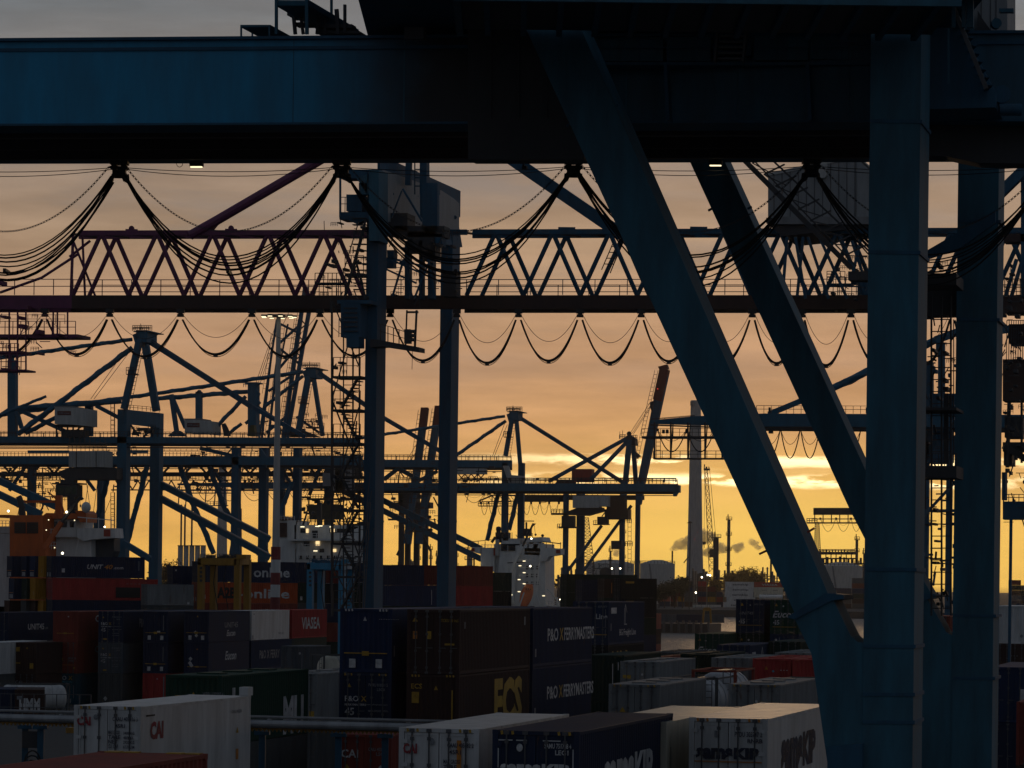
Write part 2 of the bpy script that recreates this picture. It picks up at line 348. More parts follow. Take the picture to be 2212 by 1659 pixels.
def corr(ax0, ax1, axis, out, n, depth, fixed, z0, z1):
    """corrugated sheet: trapezoidal profile along one axis"""
    b = MB(); st = (ax1 - ax0) / n; pts = []
    for k in range(n):
        a = ax0 + k * st; pts += [(a, 0), (a + st * .30, 0), (a + st * .5, 1), (a + st * .8, 1)]
    pts.append((ax1, 0))
    for a, d in pts:
        off = fixed - out * d * depth
        for z in (z0, z1): b.v.append(Vector((a, off, z)) if axis == 'x' else Vector((off, a, z)))
    for k in range(len(pts) - 1): i = 2 * k; b.f.append((i, i + 2, i + 3, i + 1))
    return b
def cmesh(part, kind, Ln, hh):
    key = (part, kind, Ln, hh)
    if key in CM: return CM[key]
    W2 = 1.219; b = MB(); sm = False
    if part == 'frame':
        for sx in (-1, 1):
            for y in (0, Ln):
                yy = (0, .12) if y == 0 else (Ln - .12, Ln)
                b.box((sx * W2 - (.16 if sx > 0 else 0), yy[0], .118), (sx * W2 + (.16 if sx < 0 else 0), yy[1], hh - .118))
                for zz in (0, hh - .118): b.box((sx * W2 - (.18 if sx > 0 else -.004) + (.004 if sx > 0 else -.008), yy[0] - (.006 if y == 0 else .06), zz), (sx * W2 + (.18 if sx < 0 else .006), yy[1] + (.006 if y else .06), zz + .118))
            b.box((sx * W2 - (.07 if sx > 0 else 0), .18, .02), (sx * W2 + (.07 if sx < 0 else 0), Ln - .18, .16))
            b.box((sx * W2 - (.07 if sx > 0 else 0), .18, hh - .10), (sx * W2 + (.07 if sx < 0 else 0), Ln - .18, hh - .015))
        for y in (0, Ln - .12):
            b.box((-W2 + .19, y + .003, .02), (W2 - .19, y + .117, .17)); b.box((-W2 + .19, y + .003, hh - .13), (W2 - .19, y + .117, hh - .012))
    elif part in ('side_panel', 'left_panel'):
        sx = 1 if part == 'side_panel' else -1
        if kind == 'dry': b = corr(.12, Ln - .12, 'y', sx, round(Ln / .278), .036, sx * (W2 - .012), .16, hh - .10)
        else:
            b = corr(.12, Ln - .12, 'y', sx, round(Ln / .62), .004, sx * (W2 - .008), .16, hh - .10)
    elif part == 'roof_panel':
        n = round(Ln / .33) if kind == 'dry' else round(Ln / 1.2); b = MB(); st = (Ln - .2) / n; pts = []
        for k in range(n): a = .1 + k * st; pts += [(a, 0), (a + st * .3, 0), (a + st * .5, 1), (a + st * .8, 1)]
        pts.append((Ln - .1, 0))
        for a, d in pts:
            for x in (-W2 + .07, W2 - .07): b.v.append(Vector((x, a, hh - .012 - d * (.018 if kind == 'dry' else .006))))
        for k in range(len(pts) - 1): i = 2 * k; b.f.append((i, i + 1, i + 3, i + 2))
    elif part == 'end_panel':
        b = corr(-W2 + .16, W2 - .16, 'x', 1, 9, .03, Ln - .05, .17, hh - .13)
    elif part == 'plain_end':
        b = corr(-W2 + .16, W2 - .16, 'x', -1, 9, .04, .03, .17, hh - .13)
    elif part in ('door_left', 'door_right'):
        x0, x1 = (-W2 + .17, -.012) if part == 'door_left' else (.012, W2 - .17)
        z0, z1 = .18, hh - .14
        b.box((x0, .05, z0), (x1, .08, z1))
        b.box((x0, .03, z0), (x0 + .07, .0495, z1)); b.box((x1 - .07, .03, z0), (x1, .0495, z1))
        b.box((x0 + .072, .03, z1 - .09), (x1 - .072, .0495, z1)); b.box((x0 + .072, .03, z0), (x1 - .072, .0495, z0 + .09))
        if kind == 'dry':
            for q in (.25, .5, .75): zc = z0 + (z1 - z0) * q; b.box((x0 + .075, .032, zc - .05), (x1 - .075, .0493, zc + .05))
        hx = x0 if part == 'door_left' else x1
        for q in (.1, .37, .63, .9): zc = z0 + (z1 - z0) * q; b.box((hx - .10, -.012, zc - .06), (hx + .10, .0285, zc + .06))
    elif part == 'locking_rod':
        b.tube([(0, .0, .06), (0, .0, hh - .06)], .024, 6)
        for z in (.3, hh * .36, hh * .62, hh - .32): b.box((-.055, -.016, z - .05), (.055, .0285, z + .05))
        for z in (.075, hh - .075): b.box((-.075, -.03, z - .05), (.075, .0, z + .05))
        b.box((-.02, -.05, hh * .40), (.28, -.027, hh * .40 + .04))
    elif part == 'body': b.box((-W2, 0, .05), (W2, Ln, hh))
    me = b.mesh(part, None); CM[key] = me; return me
def inst(name, me, root, m, loc=(0, 0, 0)):
    o = bpy.data.objects.new(name, me); COL.objects.link(o); o.parent = root; o.location = loc
    o.material_slots[0].link = 'OBJECT'; o.material_slots[0].material = m; return o
NCONT = 0
def container(pos, yaw, hh, Ln, kind, col, label, decor=(), group=None):
    """pos: centre of the near end at the base; long axis points yaw degrees right of straight away"""
    global NCONT; NCONT += 1
    base, _, style = kind.partition(':')
    root = thing('shipping_container' if base != 'tank' else 'tank_container', label, 'container' if base != 'tank' else 'tank container', pos, group)
    root.rotation_euler = (0, 0, -R(yaw)); m = C[col]
    if base == 'simple':
        inst('body', cmesh('frame', 'dry', Ln, hh), root, m); inst('side_panel', cmesh('side_panel', 'reefer', Ln, hh), root, m); inst('side_panel', cmesh('left_panel', 'reefer', Ln, hh), root, m)
        inst('roof_panel', cmesh('roof_panel', 'reefer', Ln, hh), root, m); inst('end_panel', cmesh('plain_end', 'dry', Ln, hh), root, m)
    elif base == 'tank':
        fr = C['rust' if style == 'red' else 'dkgrey']
        inst('frame', cmesh('frame', 'dry', Ln, hh), root, fr)
        b = MB(); r = 1.12; zc = hh / 2 + .05; ring = 24; ys = [(.16, .0), (.22, .45), (.34, .75), (.5, .92), (.75, 1), (Ln - .75, 1), (Ln - .5, .92), (Ln - .34, .75), (Ln - .22, .45), (Ln - .16, 0)]
        for y, q in ys:
            for j in range(ring): an = 2 * math.pi * j / ring; b.v.append(Vector((math.cos(an) * r * max(q, .01), y, zc + math.sin(an) * r * max(q, .01))))
        for k in range(len(ys) - 1):
            for j in range(ring): a = k * ring + j; c = k * ring + (j + 1) % ring; b.f.append((a, c, c + ring, a + ring))
        o = bpy.data.objects.new('tank_shell', b.mesh('tank_shell', m, None, True)); COL.objects.link(o); o.parent = root
        b = MB()
        for q in (.25, .5, .75): b.tube([(math.cos(a * .2618) * (r + .02), Ln * q, zc + math.sin(a * .2618) * (r + .02)) for a in range(25)], .03, 5)
        o = bpy.data.objects.new('tank_band', b.mesh('tank_band', C['steel'])); COL.objects.link(o); o.parent = root
        b = MB(); b.box((-.28, 1.0, zc + r), (.28, Ln - 1.0, zc + r + .06)); b.ladder(Vector((.7, -.02, .2)), Vector((.7, -.02, hh - .05)), .4, .32, .04)
        o = bpy.data.objects.new('walkway', b.mesh('walkway', M['steel'])); COL.objects.link(o); o.parent = root
    else:
        inst('frame', cmesh('frame', base, Ln, hh), root, m); inst('side_panel', cmesh('side_panel', base, Ln, hh), root, m); inst('side_panel', cmesh('left_panel', base, Ln, hh), root, m)
        inst('roof_panel', cmesh('roof_panel', base, Ln, hh), root, m); inst('end_panel', cmesh('end_panel', base, Ln, hh), root, m)
        if style == 'plain': inst('front_panel', cmesh('plain_end', base, Ln, hh), root, m)
        else:
            rm = M['steel']
            for s_, xs in (('door_left', (-.82, -.30)), ('door_right', (.30, .82))):
                d = inst('door', cmesh(s_, base, Ln, hh), root, m)
                for x in xs: inst('locking_rod', cmesh('locking_rod', base, Ln, hh), d, rm, (x, 0, 0))
    for d in decor:
        k = d[0]
        if k == 'S':      # side lettering: text, metres from the near end, height above base, letter height, ink, width, bold, shear
            _, tx, y, z, h, ink = d[:6]; ex = d[6] if len(d) > 6 else {}
            letter(root, tx, SIDE, (1.2235, y, z), h, INK[ink], **ex)
        elif k == 'D':
            _, tx, x, z, h, ink = d[:6]; ex = d[6] if len(d) > 6 else {}
            letter(root, tx, FRONT, (x, -.012 if style != 'plain' else -.003, z), h, INK[ink], **ex)
        elif k in ('tri', 'dia', 'disc', 'sq'):
            _, x, z, sx, sy, ink = d[:6]; sticker(root, k, FRONT, (x, -.004, z), sx, sy, INK[ink])
        elif k == 'Ssq': _, y, z, sx, sy, ink = d; sticker(root, 'sq', SIDE, (1.2235, y, z), sx, sy, INK[ink])
        elif k == 'Stri': _, y, z, sx, sy, ink = d; sticker(root, 'tri', SIDE, (1.2235, y, z), sx, sy, INK[ink])
        elif k == 'bar':  # yellow locking bar across the end with two paper sheets below
            b = MB(); b.box((-1.0, -.05, hh * .30), (1.0, -.008, hh * .30 + .045)); b.box((-.16, -.07, hh * .27), (.16, -.052, hh * .34))
            o = bpy.data.objects.new('lock_bar', b.mesh('lock_bar', INK['yellow'])); COL.objects.link(o); o.parent = root
            for x in (-.62, .62): sticker(root, 'sq', FRONT, (x, -.012, hh * .15), .30, .40, INK['white'], 'paper_sheet')
        elif k == 'haz':  # striped warning blocks on the top corners
            for x in (-.95, -.8, -.65, .65, .8, .95): sticker(root, 'sq', FRONT @ Matrix(((1, -.5, 0, 0), (0, 1, 0, 0), (0, 0, 1, 0), (0, 0, 0, 1))), (x, -.010, hh - .07), .07, .09, INK[d[1]], 'warning_stripe')
        elif k == 'logo':  # open gable outline
            y, z, s = d[1:4]
            for a, b_ in (((0, 0), (0, 1)), ((0, 0), (.9, 0)), ((0, 1), (.34, 1.35)), ((.34, 1.35), (.9, .8)), ((.34, 0), (.34, 1.3)), ((.17, 0), (.17, 1.1))):
                p = Vector((1.2235, y + a[0] * s, z + a[1] * s)); q = Vector((1.2235, y + b_[0] * s, z + b_[1] * s)); mb = MB()
                mb.beam(p, q, .07, .004, ref=(1, 0, 0)); o = bpy.data.objects.new('emblem', mb.mesh('emblem', INK['white'])); COL.objects.link(o); o.parent = root
        elif k == 'hatch':
            for q in range(3):
                y = Ln * (.15 + .28 * q); b = MB(); b.box((-.5, y, hh - .01), (.5, y + 1.1, hh + .05))
                o = bpy.data.objects.new('roof_hatch', b.mesh('roof_hatch', m)); COL.objects.link(o); o.parent = root
        elif k == 'edge':  # yellow marks on the far top corners
            for x in (-.85, -.45, .55, .95):
                b = MB(); b.box((x - .16, Ln - .32, hh - .02), (x + .16, Ln + .012, hh + .012))
                o = bpy.data.objects.new('edge_mark', b.mesh('edge_mark', INK['yellow'])); COL.objects.link(o); o.parent = root
        elif k == 'unit':  # refrigeration unit at the far end
            b = MB(); b.box((-1.1, Ln, .2), (1.1, Ln + .35, hh - .1)); b.box((.85, Ln - .3, hh), (1.2, Ln + .3, hh + .32))
            o = bpy.data.objects.new('cooling_unit', b.mesh('cooling_unit', m)); COL.objects.link(o); o.parent = root
    return root
def stack(px, py, Y, tiers, yaw=13.5, anchor=-1, group=None, ztop=None):
    """px, py, Y: survey point of the near top corner (anchor -1 left, +1 right); tiers from the top down; the rest of the way to the ground is filled"""
    c = P(px, py, Y); a = R(yaw); rx = Vector((math.cos(a), -math.sin(a), 0)); z = c.z if ztop is None else ztop
    ctr = c - rx * (anchor * 1.219)
    out = []; last = None
    for hh, Ln, kind, col, label, *dec in tiers:
        z -= hh; out.append(container(Vector((ctr.x, ctr.y, z)), yaw, hh, Ln, kind, col, label, dec[0] if dec else (), group)); last = (Ln, label, col)
    k = 0
    while z > .02:
        hh = 2.59 if z > 4.2 else (z if z < 3.0 else z / 2)
        z -= hh; k += 1; hh = round(hh, 3)
        container(Vector((ctr.x, ctr.y, z)), yaw, hh, last[0], 'simple', random.choice(('brown', 'navy', 'dkgrey', 'rust', 'dkgreen')), ('next', 'second', 'third', 'fourth', 'fifth')[k-1] + ' box beneath the ' + ' '.join(last[1].replace(',', '').split()[:11]), (), 'bottom containers hidden under the stacks')
    return out
# ================================================================ the big blue gantry crane in front
cr = thing('gantry_crane', 'huge blue gantry crane whose girder fills the top of the picture', 'crane', ground_of(1920, 92))
NEAR, FARL = 92.0, 115.0
def px_leg(name, x0, x1, ytop, Y, d, lab=None):
    g = X(Y); g.leg(x0, x1, ytop, d); o = g.build(name, M['crane'], cr)
    return o
def plates(leg, x0, x1, Y, d, ys, parent):
    """weld collars and bolted splice plates up a leg"""
    for y in ys:
        a = P((x0 + x1) / 2, y, Y); a.x = P((x0 + x1) / 2, 1000, Y).x; g = MB(); wd = (x1 - x0) * Y / F / 2 + .025
        g.prism([Vector((a.x + q * wd, Y, a.z)) - DIR * .025 + Vector((0, 0, r_)) for q, r_ in ((-1, -.05), (1, -.05), (1, .05), (-1, .05))], DIR * (d + .05)); g.build('splice_collar', M['crane_dk'], leg)
lg = px_leg('leg', 1870, 1979, -150, NEAR, 2.3); plates(lg, 1872, 1981, NEAR, 2.3, (262, 545, 1230, 1396, 1500, 1560), cr)
lf = px_leg('leg', 2062, 2150, -100, FARL, 2.3); plates(lf, 2067, 2154, FARL, 2.3, (478, 690, 1330, 1465), cr)
# raking braces: box sections, wide face towards us
def rake(pts, Y, d):
    g = X(Y); g.pr(pts, d); return g.build('raking_brace', M['crane'], cr)
r1 = rake([(1087, -45), (1208, -45), (1790, 1286), (1716, 1323)], NEAR, 1.9)
r2 = rake([(1417, 190), (1493, 190), (1915, 1115), (2012, 1284), (1948, 1318), (1838, 1106)], FARL, 1.9)
for rk, Y, ps in ((r1, NEAR, (((1317, 236), (1335, 227)), ((1236, 265), (1224, 273)), ((1744, 1150), (1759, 1141)), ((1668, 1184), (1640, 1197)))), (r2, FARL, (((1611, 453), (1624, 447)), ((1541, 449), (1530, 455))))):
    for p_, q_ in ps: g = X(Y + .5); g.b(p_, q_, 4, .12); g.build('lifting_lug', M['red'] if p_[1] > 1100 else M['crane_dk'], rk)
for name, Y, off, s_ in (('near', NEAR, 0, 1), ('far', FARL, 196, .8)):
    if name == 'near':
        pl = [(1714, 1331), (1797, 1290), (1826, 1350), (1838, 1374), (1852, 1387), (1869, 1388), (1869, 1700), (1795, 1700), (1753, 1413)]
        fl = [(1700, 1333), (1783, 1281), (1822, 1285), (1822, 1294), (1797, 1297), (1716, 1338)]
    else:
        pl = [(1940, 1318), (2000, 1289), (2030, 1340), (2044, 1366), (2056, 1372), (2067, 1372), (2067, 1700), (1985, 1700), (1960, 1400)]
        fl = [(1936, 1318), (1996, 1282), (2021, 1284), (2021, 1291), (2000, 1295), (1944, 1323)]
    # rolled plate node between leg and brace, running on down to the bogie
    a = P(pl[-3][0], 1700, Y); b = P(pl[-2][0], 1700, Y)
    g = X(Y); poly = [P(x, y, Y) + Vector((0, .02, 0)) for x, y in pl]; k = len(poly) - 2
    poly = poly[:k] + [Vector((poly[k-1].x, Y + .02, 1.2)), Vector((poly[k].x + .6, Y + .02, 1.2))] + poly[k:]
    g.prism(poly, DIR * 1.88); nd = g.build('node_plate', M['crane'], cr)
    g = X(Y - .06); g.pr(fl, 2.1); g.build('flange', M['crane_dk'], nd)
    g = MB(); g.box((a.x - 1.2, Y - .3, .35), (b.x + 3.2, Y + 4, 1.25))
    for q in range(4): xx = a.x - .6 + q * 1.2; g.tube([(xx, Y + .5, .35), (xx, Y + 1.0, .35)], .35, 12)
    g.build('wheel_bogie', M['crane_dk'], cr)
g = X(NEAR - .35); g.rect(1787, 1613, 1862, 1700, .34); g.pr([(1787, 1613), (1862, 1606), (1862, 1613)], .34); g.build('junction_box', M['crane_dk'], cr)
# twin box girders, running slightly towards us to the right
def girder_line(px, dY=0): return 101.5 - (px / 2212) * 3.75 + dY
Zb, Zt = H + 13.93, H + 16.5
def gpt(px, z, dY=0):
    Y = girder_line(px, dY); a = P(px, 1255, Y); return Vector((a.x, Y, z))
xl, xr = -260, 2480
for dY, wd in ((0, 1.5), (7.6, 1.5)):
    g = MB(); p = gpt(xl, (Zb + Zt) / 2, dY + wd / 2); q = gpt(xr, (Zb + Zt) / 2, dY + wd / 2); q1 = gpt(1258, (Zb + Zt) / 2, dY + wd / 2) if dY == 0 else q; g.beam(p, q1, Zt - Zb, wd, ref=(0, 1, 0)); o = g.build('girder', M['girder_shade' if dY == 0 else 'crane_shade'], cr)
    if dY == 0: g = MB(); g.beam(q1, q, Zt - Zb, wd, ref=(0, 1, 0)); g.build('girder', M['crane_shade'], cr)  # right section in the darker blue, its shade painted in
    for z, hh in ((Zt + .03, .09), (Zb - .035, .07)):
        g = MB(); g.beam(Vector((p.x, p.y, z)), Vector((q.x, q.y, z)), hh, wd + .24, ref=(0, 1, 0)); g.build('flange', M['crane_dk'], o)
    for z in (Zt - .28,):
        g = MB(); g.beam(gpt(xl, z, dY - .02), gpt(xr, z, dY - .02), .10, .05); g.build('cable_duct', M['crane_dk'], o)
    for px in range(-100, 2300, 240):
        g = MB(); g.beam(gpt(px, Zb + .02, dY - .012), gpt(px, Zt - .05, dY - .012), .05, .03); g.build('weld_seam', M['crane'], o)
# runway rails, cable trays and cross ties under and between the girders
for dY, z, hh, wd in ((1.9, Zb - .02, .35, .3), (7.2, Zb - .02, .35, .3), (4.4, Zb + .35, .2, .9), (6.0, Zb + .15, .35, .12)):
    g = MB(); g.beam(gpt(xl, z, dY), gpt(xr, z, dY), hh, wd); g.build('runway_rail', M['black'], cr)
g = MB(); g.beam(gpt(xl, Zt - .3, 4.7), gpt(xr, Zt - .3, 4.7), .2, 5.5); g.build('inner_walkway', M['black'], cr)
for px in range(-200, 2400, 130):
    g = MB(); g.beam(gpt(px, Zb + .62, 1.5), gpt(px, Zb + .62, 7.6), .18, .18); g.build('cross_tie', M['crane_dk'], cr)
g = MB()
for k in range(26):
    px = -60 + k * 84 + (k * 37) % 41; a = gpt(px, Zb + .25, 7.56); g.box(a - Vector((.25, .1, .12)), a + Vector((.3, 0, .16)))
g.build('junction_boxes', M['steel'], cr)
# machinery house and the deck round it, high over the girders
g = MB(); a = gpt(775, Zt + .3); b = gpt(2068, Zt + .3); g.box((a.x, 92.5, Zt + .35), (b.x, 113, Zt + 6.5)); g.build('machinery_house', M['crane_dk'], cr)
g = MB(); e = P(979, 1255, 86); f = P(2058, 1255, 86); g.box((e.x, 86.2, H + 15.42), (f.x, 91.8, H + 15.52)); dk = g.build('deck', M['black'], cr)
g = MB(); g.box((e.x, 86, H + 15.20), (f.x + .05, 86.19, H + 15.42)); g.box((e.x - .19, 86, H + 15.2), (e.x - .003, 91.7, H + 15.42)); g.build('edge_beam', M['crane'], dk)
for k in range(13):
    x = e.x + .6 + k * (f.x - e.x - 1.2) / 12; g = MB(); g.box((x, 86.2, H + 15.22), (x + .16, 91.7, H + 15.415)); g.build('deck_joist', M['crane_dk'], dk)
g = MB(); g.rail(Vector((e.x, 86.05, H + 15.42)), Vector((f.x, 86.05, H + 15.42)), 1.1, 1.5, .05); g.build('handrail', M['crane'], dk)
# service walkway with blue casings on the near girder, between brace and leg
for x0, x1, y0, y1, m in ((1262, 1432, 86, 132, 'crane'), (1440, 1535, 80, 132, 'crane'), (1628, 1745, 74, 130, 'crane'), (1750, 1876, 78, 128, 'crane'), (1540, 1622, 96, 120, 'crane_dk')):
    g = X(98.4); g.rect(x0, y0, x1, y1, .7); g.build('casing', M[m], cr)
g = X(98.2); g.rect(1255, 134, 1880, 140, 1.1); g.rect(1255, 62, 1880, 65, .1); g.r((1255, 134), (1880, 134), 58, 60, 2); g.build('service_walkway', M['crane_dk'], cr)
g = X(97.9)
for k in range(7): g.rect(1556 - k, 52 + k * 12, 1612 - k, 56 + k * 12, .3)
g.b((1553, 46), (1545, 134), 4, .3); g.b((1614, 46), (1606, 134), 4, .3); g.build('stair', M['steel'], cr)
g = X(97.8); g.t([(1680, 75), (1688, 52), (1745, 48), (1748, 70)], 7); g.build('pipe', M['black'], cr)
for x in (1255, 1440, 1746): g = X(98.3); g.b((x, 140), (x + 6, 262), 8, .5); g.build('gusset', M['crane_dk'], cr)
# added black panel as painted shade over the girder under the machinery house
for x0, x1, y0, y1, dd in ((1010.5, 1262, 20, 345, 1.0),):
    g = X(99.0); g.rect(x0, y0, x1, y1, dd); g.build('shade_panel', M['black'], cr)
for x in (1060, 1120, 1180): g = X(98.94); g.b((x, 60), (x, 255), 2, .05); g.build('shade_panel_rib', M['steel'] if x == 0 else M['black'], cr)
g = X(98.6); g.rect(873, 58, 915, 84, .3); g.build('casing', M['steel'], cr)
# frame, small table platform and struts on the girder top, left
g = X(101.5)
g.b((597, -20), (597, 74), 6); g.b((663, -20), (663, 74), 7); g.b((716, -20), (716, 74), 5, Y=104); g.rect(594, 0, 668, 12, 5.5); g.build('portal_frame', M['crane'], cr)
g = X(103.5)
for a, b, wd in (((632, 12), (638, 74), 7), ((648, 20), (655, 74), 6), ((690, 30), (686, 74), 8), ((700, 30), (703, 74), 6), ((727, 20), (731, 74), 8), ((745, 10), (745, 70), 6)): g.b(a, b, wd)
g.rect(620, 12, 640, 33, 1); g.rect(675, 20, 700, 33, 2); g.rect(636, 48, 690, 55, .5); g.rect(690, 52, 760, 60, .5); g.rect(684, 66, 775, 72, 3); g.build('hoist_gear', M['black'], cr)
g = X(101.6); g.rect(519, 53.5, 584, 58.5, 4.2)
for x in (521, 582): g.b((x, 58), (x, 84), 3.5)
for x in (545, 604): g.b((x, 66), (x, 78), 3, Y=105.6)
g.build('table_platform', M['crane'], cr)
# end of the girders at the right: slewing parts, sheave, drum, tower and handrails
g = X(98.6); g.pr([(1984, 232), (2260, 226), (2260, 354), (2112, 352), (2040, 337), (1984, 336)], 1.2); g.build('trolley_housing', M['black'], cr)
g = X(95.5); g.pr([(1992, 60), (2075, 60), (2150, 200), (2150, 232), (1992, 236)], 5); g.build('end_housing', M['crane_dk'], cr)
for d in (0, 1.6):
    g = X(94.5 + d); g.b((2047, -15), (2131, 192), 9, .35); g.build('stair_stringer', M['steel'], cr)
g = X(95.2)
for k in range(12): x = 2052 + k * 7; y = 4 + k * 17; g.b((x, y), (x + 9, y), 3, 1.4)
g.build('stair_treads', M['crane_dk'], cr)
g = X(94.2); g.b((2060, -10), (2060, 60), 8); g.b((2082, -10), (2082, 60), 8); g.b((2049, 62), (2049, 180), 4); g.b((2096, -20), (2096, 60), 14); g.build('post', M['crane'], cr)
g = X(110); g.rect(2104, -60, 2176, 150, 3.2); tw = g.build('service_tower', M['cladding'], cr)
for x in (2120, 2140, 2152): g = X(109.98); g.b((x, -60), (x, 150), 1.2, .03); g.build('panel_joint', M['steel'], tw)
g = X(109); g.pr([(2112, 22), (2122, 40), (2152, 82), (2158, 150), (2108, 150)], 1); g.build('gusset', M['black'], cr)
g = X(108); g.b((2146, 80), (2225, 138), 12, .6); g.build('stay_bar', M['crane_dk'], cr)
g = X(108.5); g.rect(2158, 18, 2189, 26, .3); g.build('bracket', M['crane'], tw)
g = X(108.4); g.t([(2150, 38), (2150, 40)], 2)
a = P(2153, 50, 108.4); g.tube([a, a + Vector((0, .3, 0))], .17, 14); g.build('lifting_lug', M['crane'], tw)
g = X(107.5)
for y in (98, 107): g.b((2130, y), (2230, y), 2)
g.r((2158, 182), (2240, 182), 42, 22, 2.4); g.rect(2155, 183, 2240, 202, 2.2); g.b((2190, 202), (2190, 232), 3); g.b((2210, 202), (2210, 232), 3); g.rect(2150, 222, 2240, 226, 1); g.build('side_platform', M['crane'], cr)
a = P(2164, 203, 96.0); g = MB(); g.tube([a, a + Vector((0, .5, 0))], .26, 20); g.build('sheave', M['crane_dk'], cr)
g = X(95.9); g.t([(2158, 237), (2206, 237)], 26, n=18); g.build('hoist_drum', M['crane_dk'], cr)
# floodlights under the girder
for x, y in ((423, 353), (1545, 350)):
    fl = X(girder_line(x, 8.3)); fl.rect(x - 14, y - 5, x + 14, y + 6, .16); fl.rect(x - 6, y - 16, x + 6, y - 5, .16); o = fl.build('floodlight', M['black'], cr)
    g = X(girder_line(x, 8.3)); g.rect(x - 12, y + 6.2, x + 12, y + 8.4, .10); g.build('lamp_glass', M['lamp'], o)
g = X(110); g.t([(388 + 7 * math.cos(a * .5), 352 + 9 * math.sin(a * .5)) for a in range(13)], 1.4, n=5); g.build('cable_loop', M['rubber'], cr)
g = X(girder_line(1196, 8)); g.b((1131, 340), (1131, 362), 4); g.rect(1127, 358, 1137, 364, .2); g.build('hook_bracket', M['black'], cr)
# festoon: trolleys on the far girder with bundles of sagging cable and safety chains
nodes = [-233, 247, 727, 1228, 1742, 2262]
tz = Zb - .05; FD = 8.35
def fpt(px, dz): a = gpt(px, tz - dz, FD); return a
for px in nodes[1:]:
    y = fpt(px, 0); g = MB()
    for sx in (-.16, .16): g.box((y.x + sx - .09, y.y - .2, y.z - .34), (y.x + sx + .09, y.y + .2, y.z))
    g.box((y.x - .30, y.y - .28, y.z - .16), (y.x + .30, y.y + .28, y.z - .05)); g.box((y.x - .22, y.y - .16, y.z - .50), (y.x + .22, y.y + .16, y.z - .345))
    g.box((y.x - .3, y.y - .3, y.z - .30), (y.x + .3, y.y + .3, y.z - .24))
    tr = g.build('festoon_trolley', M['black'], cr)
    g = MB()
    for sx in (-1, 1):
        for k in range(4): g.tube([(y.x + sx * (.10 + .05 * k), y.y - .35 + .2 * k, y.z - .45), (y.x + sx * (.22 + .02 * k), y.y - .35 + .2 * k, y.z - .75)], .05, 6)
    g.tube([(y.x - .2, y.y, y.z - .55), (y.x + .2, y.y, y.z - .55)], .07, 8); g.build('cable_clamp', M['black'], tr)
rs = random.Random(3)
for i in range(len(nodes) - 1):
    p, q = fpt(nodes[i], .55), fpt(nodes[i + 1], .55)
    for k in range(9):
        off = -.5 + .125 * k; g = MB(); dp = Vector((.22 + .03 * rs.random(), off, -.15 * rs.random())); dq = Vector((-.22 - .03 * rs.random(), off, -.15 * rs.random()))
        g.tube(sag(p + dp, q + dq, 2.5 + .85 * (k * 5 % 9) / 8 + .16 * rs.random(), 22), .021 + .010 * rs.random(), 5); g.build('festoon_cable', M['rubber'], cr, True)
    # chain: alternate links
    pts = sag(p + Vector((.28, -.55, .25)), q + Vector((-.28, -.55, .25)), 2.15, 150); g = MB()
    for k in range(150):
        a, b = pts[k], pts[k + 1]
        if k % 2: g.beam(a, b, .05, .012)
        else:
            n_ = (b - a).cross(Vector((0, 1, 0))).normalized() * .022; g.beam(a + n_, b + n_, .012, .012); g.beam(a - n_, b - n_, .012, .012)
    g.build('safety_chain', M['steel'], cr)
    for k in range(2):
        g = MB(); g.tube(sag(p + Vector((.2, .1, .30 - .05 * k)), q + Vector((-.2, .1, .30 - .05 * k)), .14 + .10 * k, 12), .013, 5); g.build('pull_rope', M['black'], cr)
    mid = sag(p, q, 3.2, 2)[1]; g = MB(); g.box(mid - Vector((.05, .5, .05)), mid + Vector((.05, .5, .08))); g.build('cable_spreader', M['black'], cr)
# ladder cage between the legs (right of the near leg)
Y = 112; g = X(Y)
for x in (2012, 2034, 2054): g.b((x, 640), (x, 1330), 4)
g.build('ladder_tower', M['black'], cr)
for y in range(690, 1330, 26): g = X(Y + .1); g.b((2012, y), (2054, y), 2.2); g.build('rung', M['black'], cr)
for y0, y1 in ((590, 615), (1006, 1032), (880, 886)): g = X(Y - 1); g.rect(1986, y0, 2066, y1, 2.4); g.build('landing', M['black'], cr)
g = X(Y - 1); g.r((1988, 1006), (2066, 1006), 26, 14, 1.6); g.build('handrail', M['black'], cr)
for x, y0, y1, w_ in ((1999, 640, 1100, 3), (2060, 690, 1000, 2), (1994, 900, 1010, 6), (2044, 850, 1000, 10)):
    g = X(Y + 1.5); g.b((x, y0), (x, y1), w_); g.build('conduit', M['black'], cr)
g = X(FARL - .3); g.pr([(1990, 548), (2150, 455), (2150, 480), (2075, 535), (2000, 560)], .3); g.build('stay_bar', M['crane_dk'], cr)
g = X(FARL + .5); g.pr([(1988, 620), (2068, 616), (2068, 680), (1988, 682)], 1.2); g.build('cross_beam', M['black'], cr)

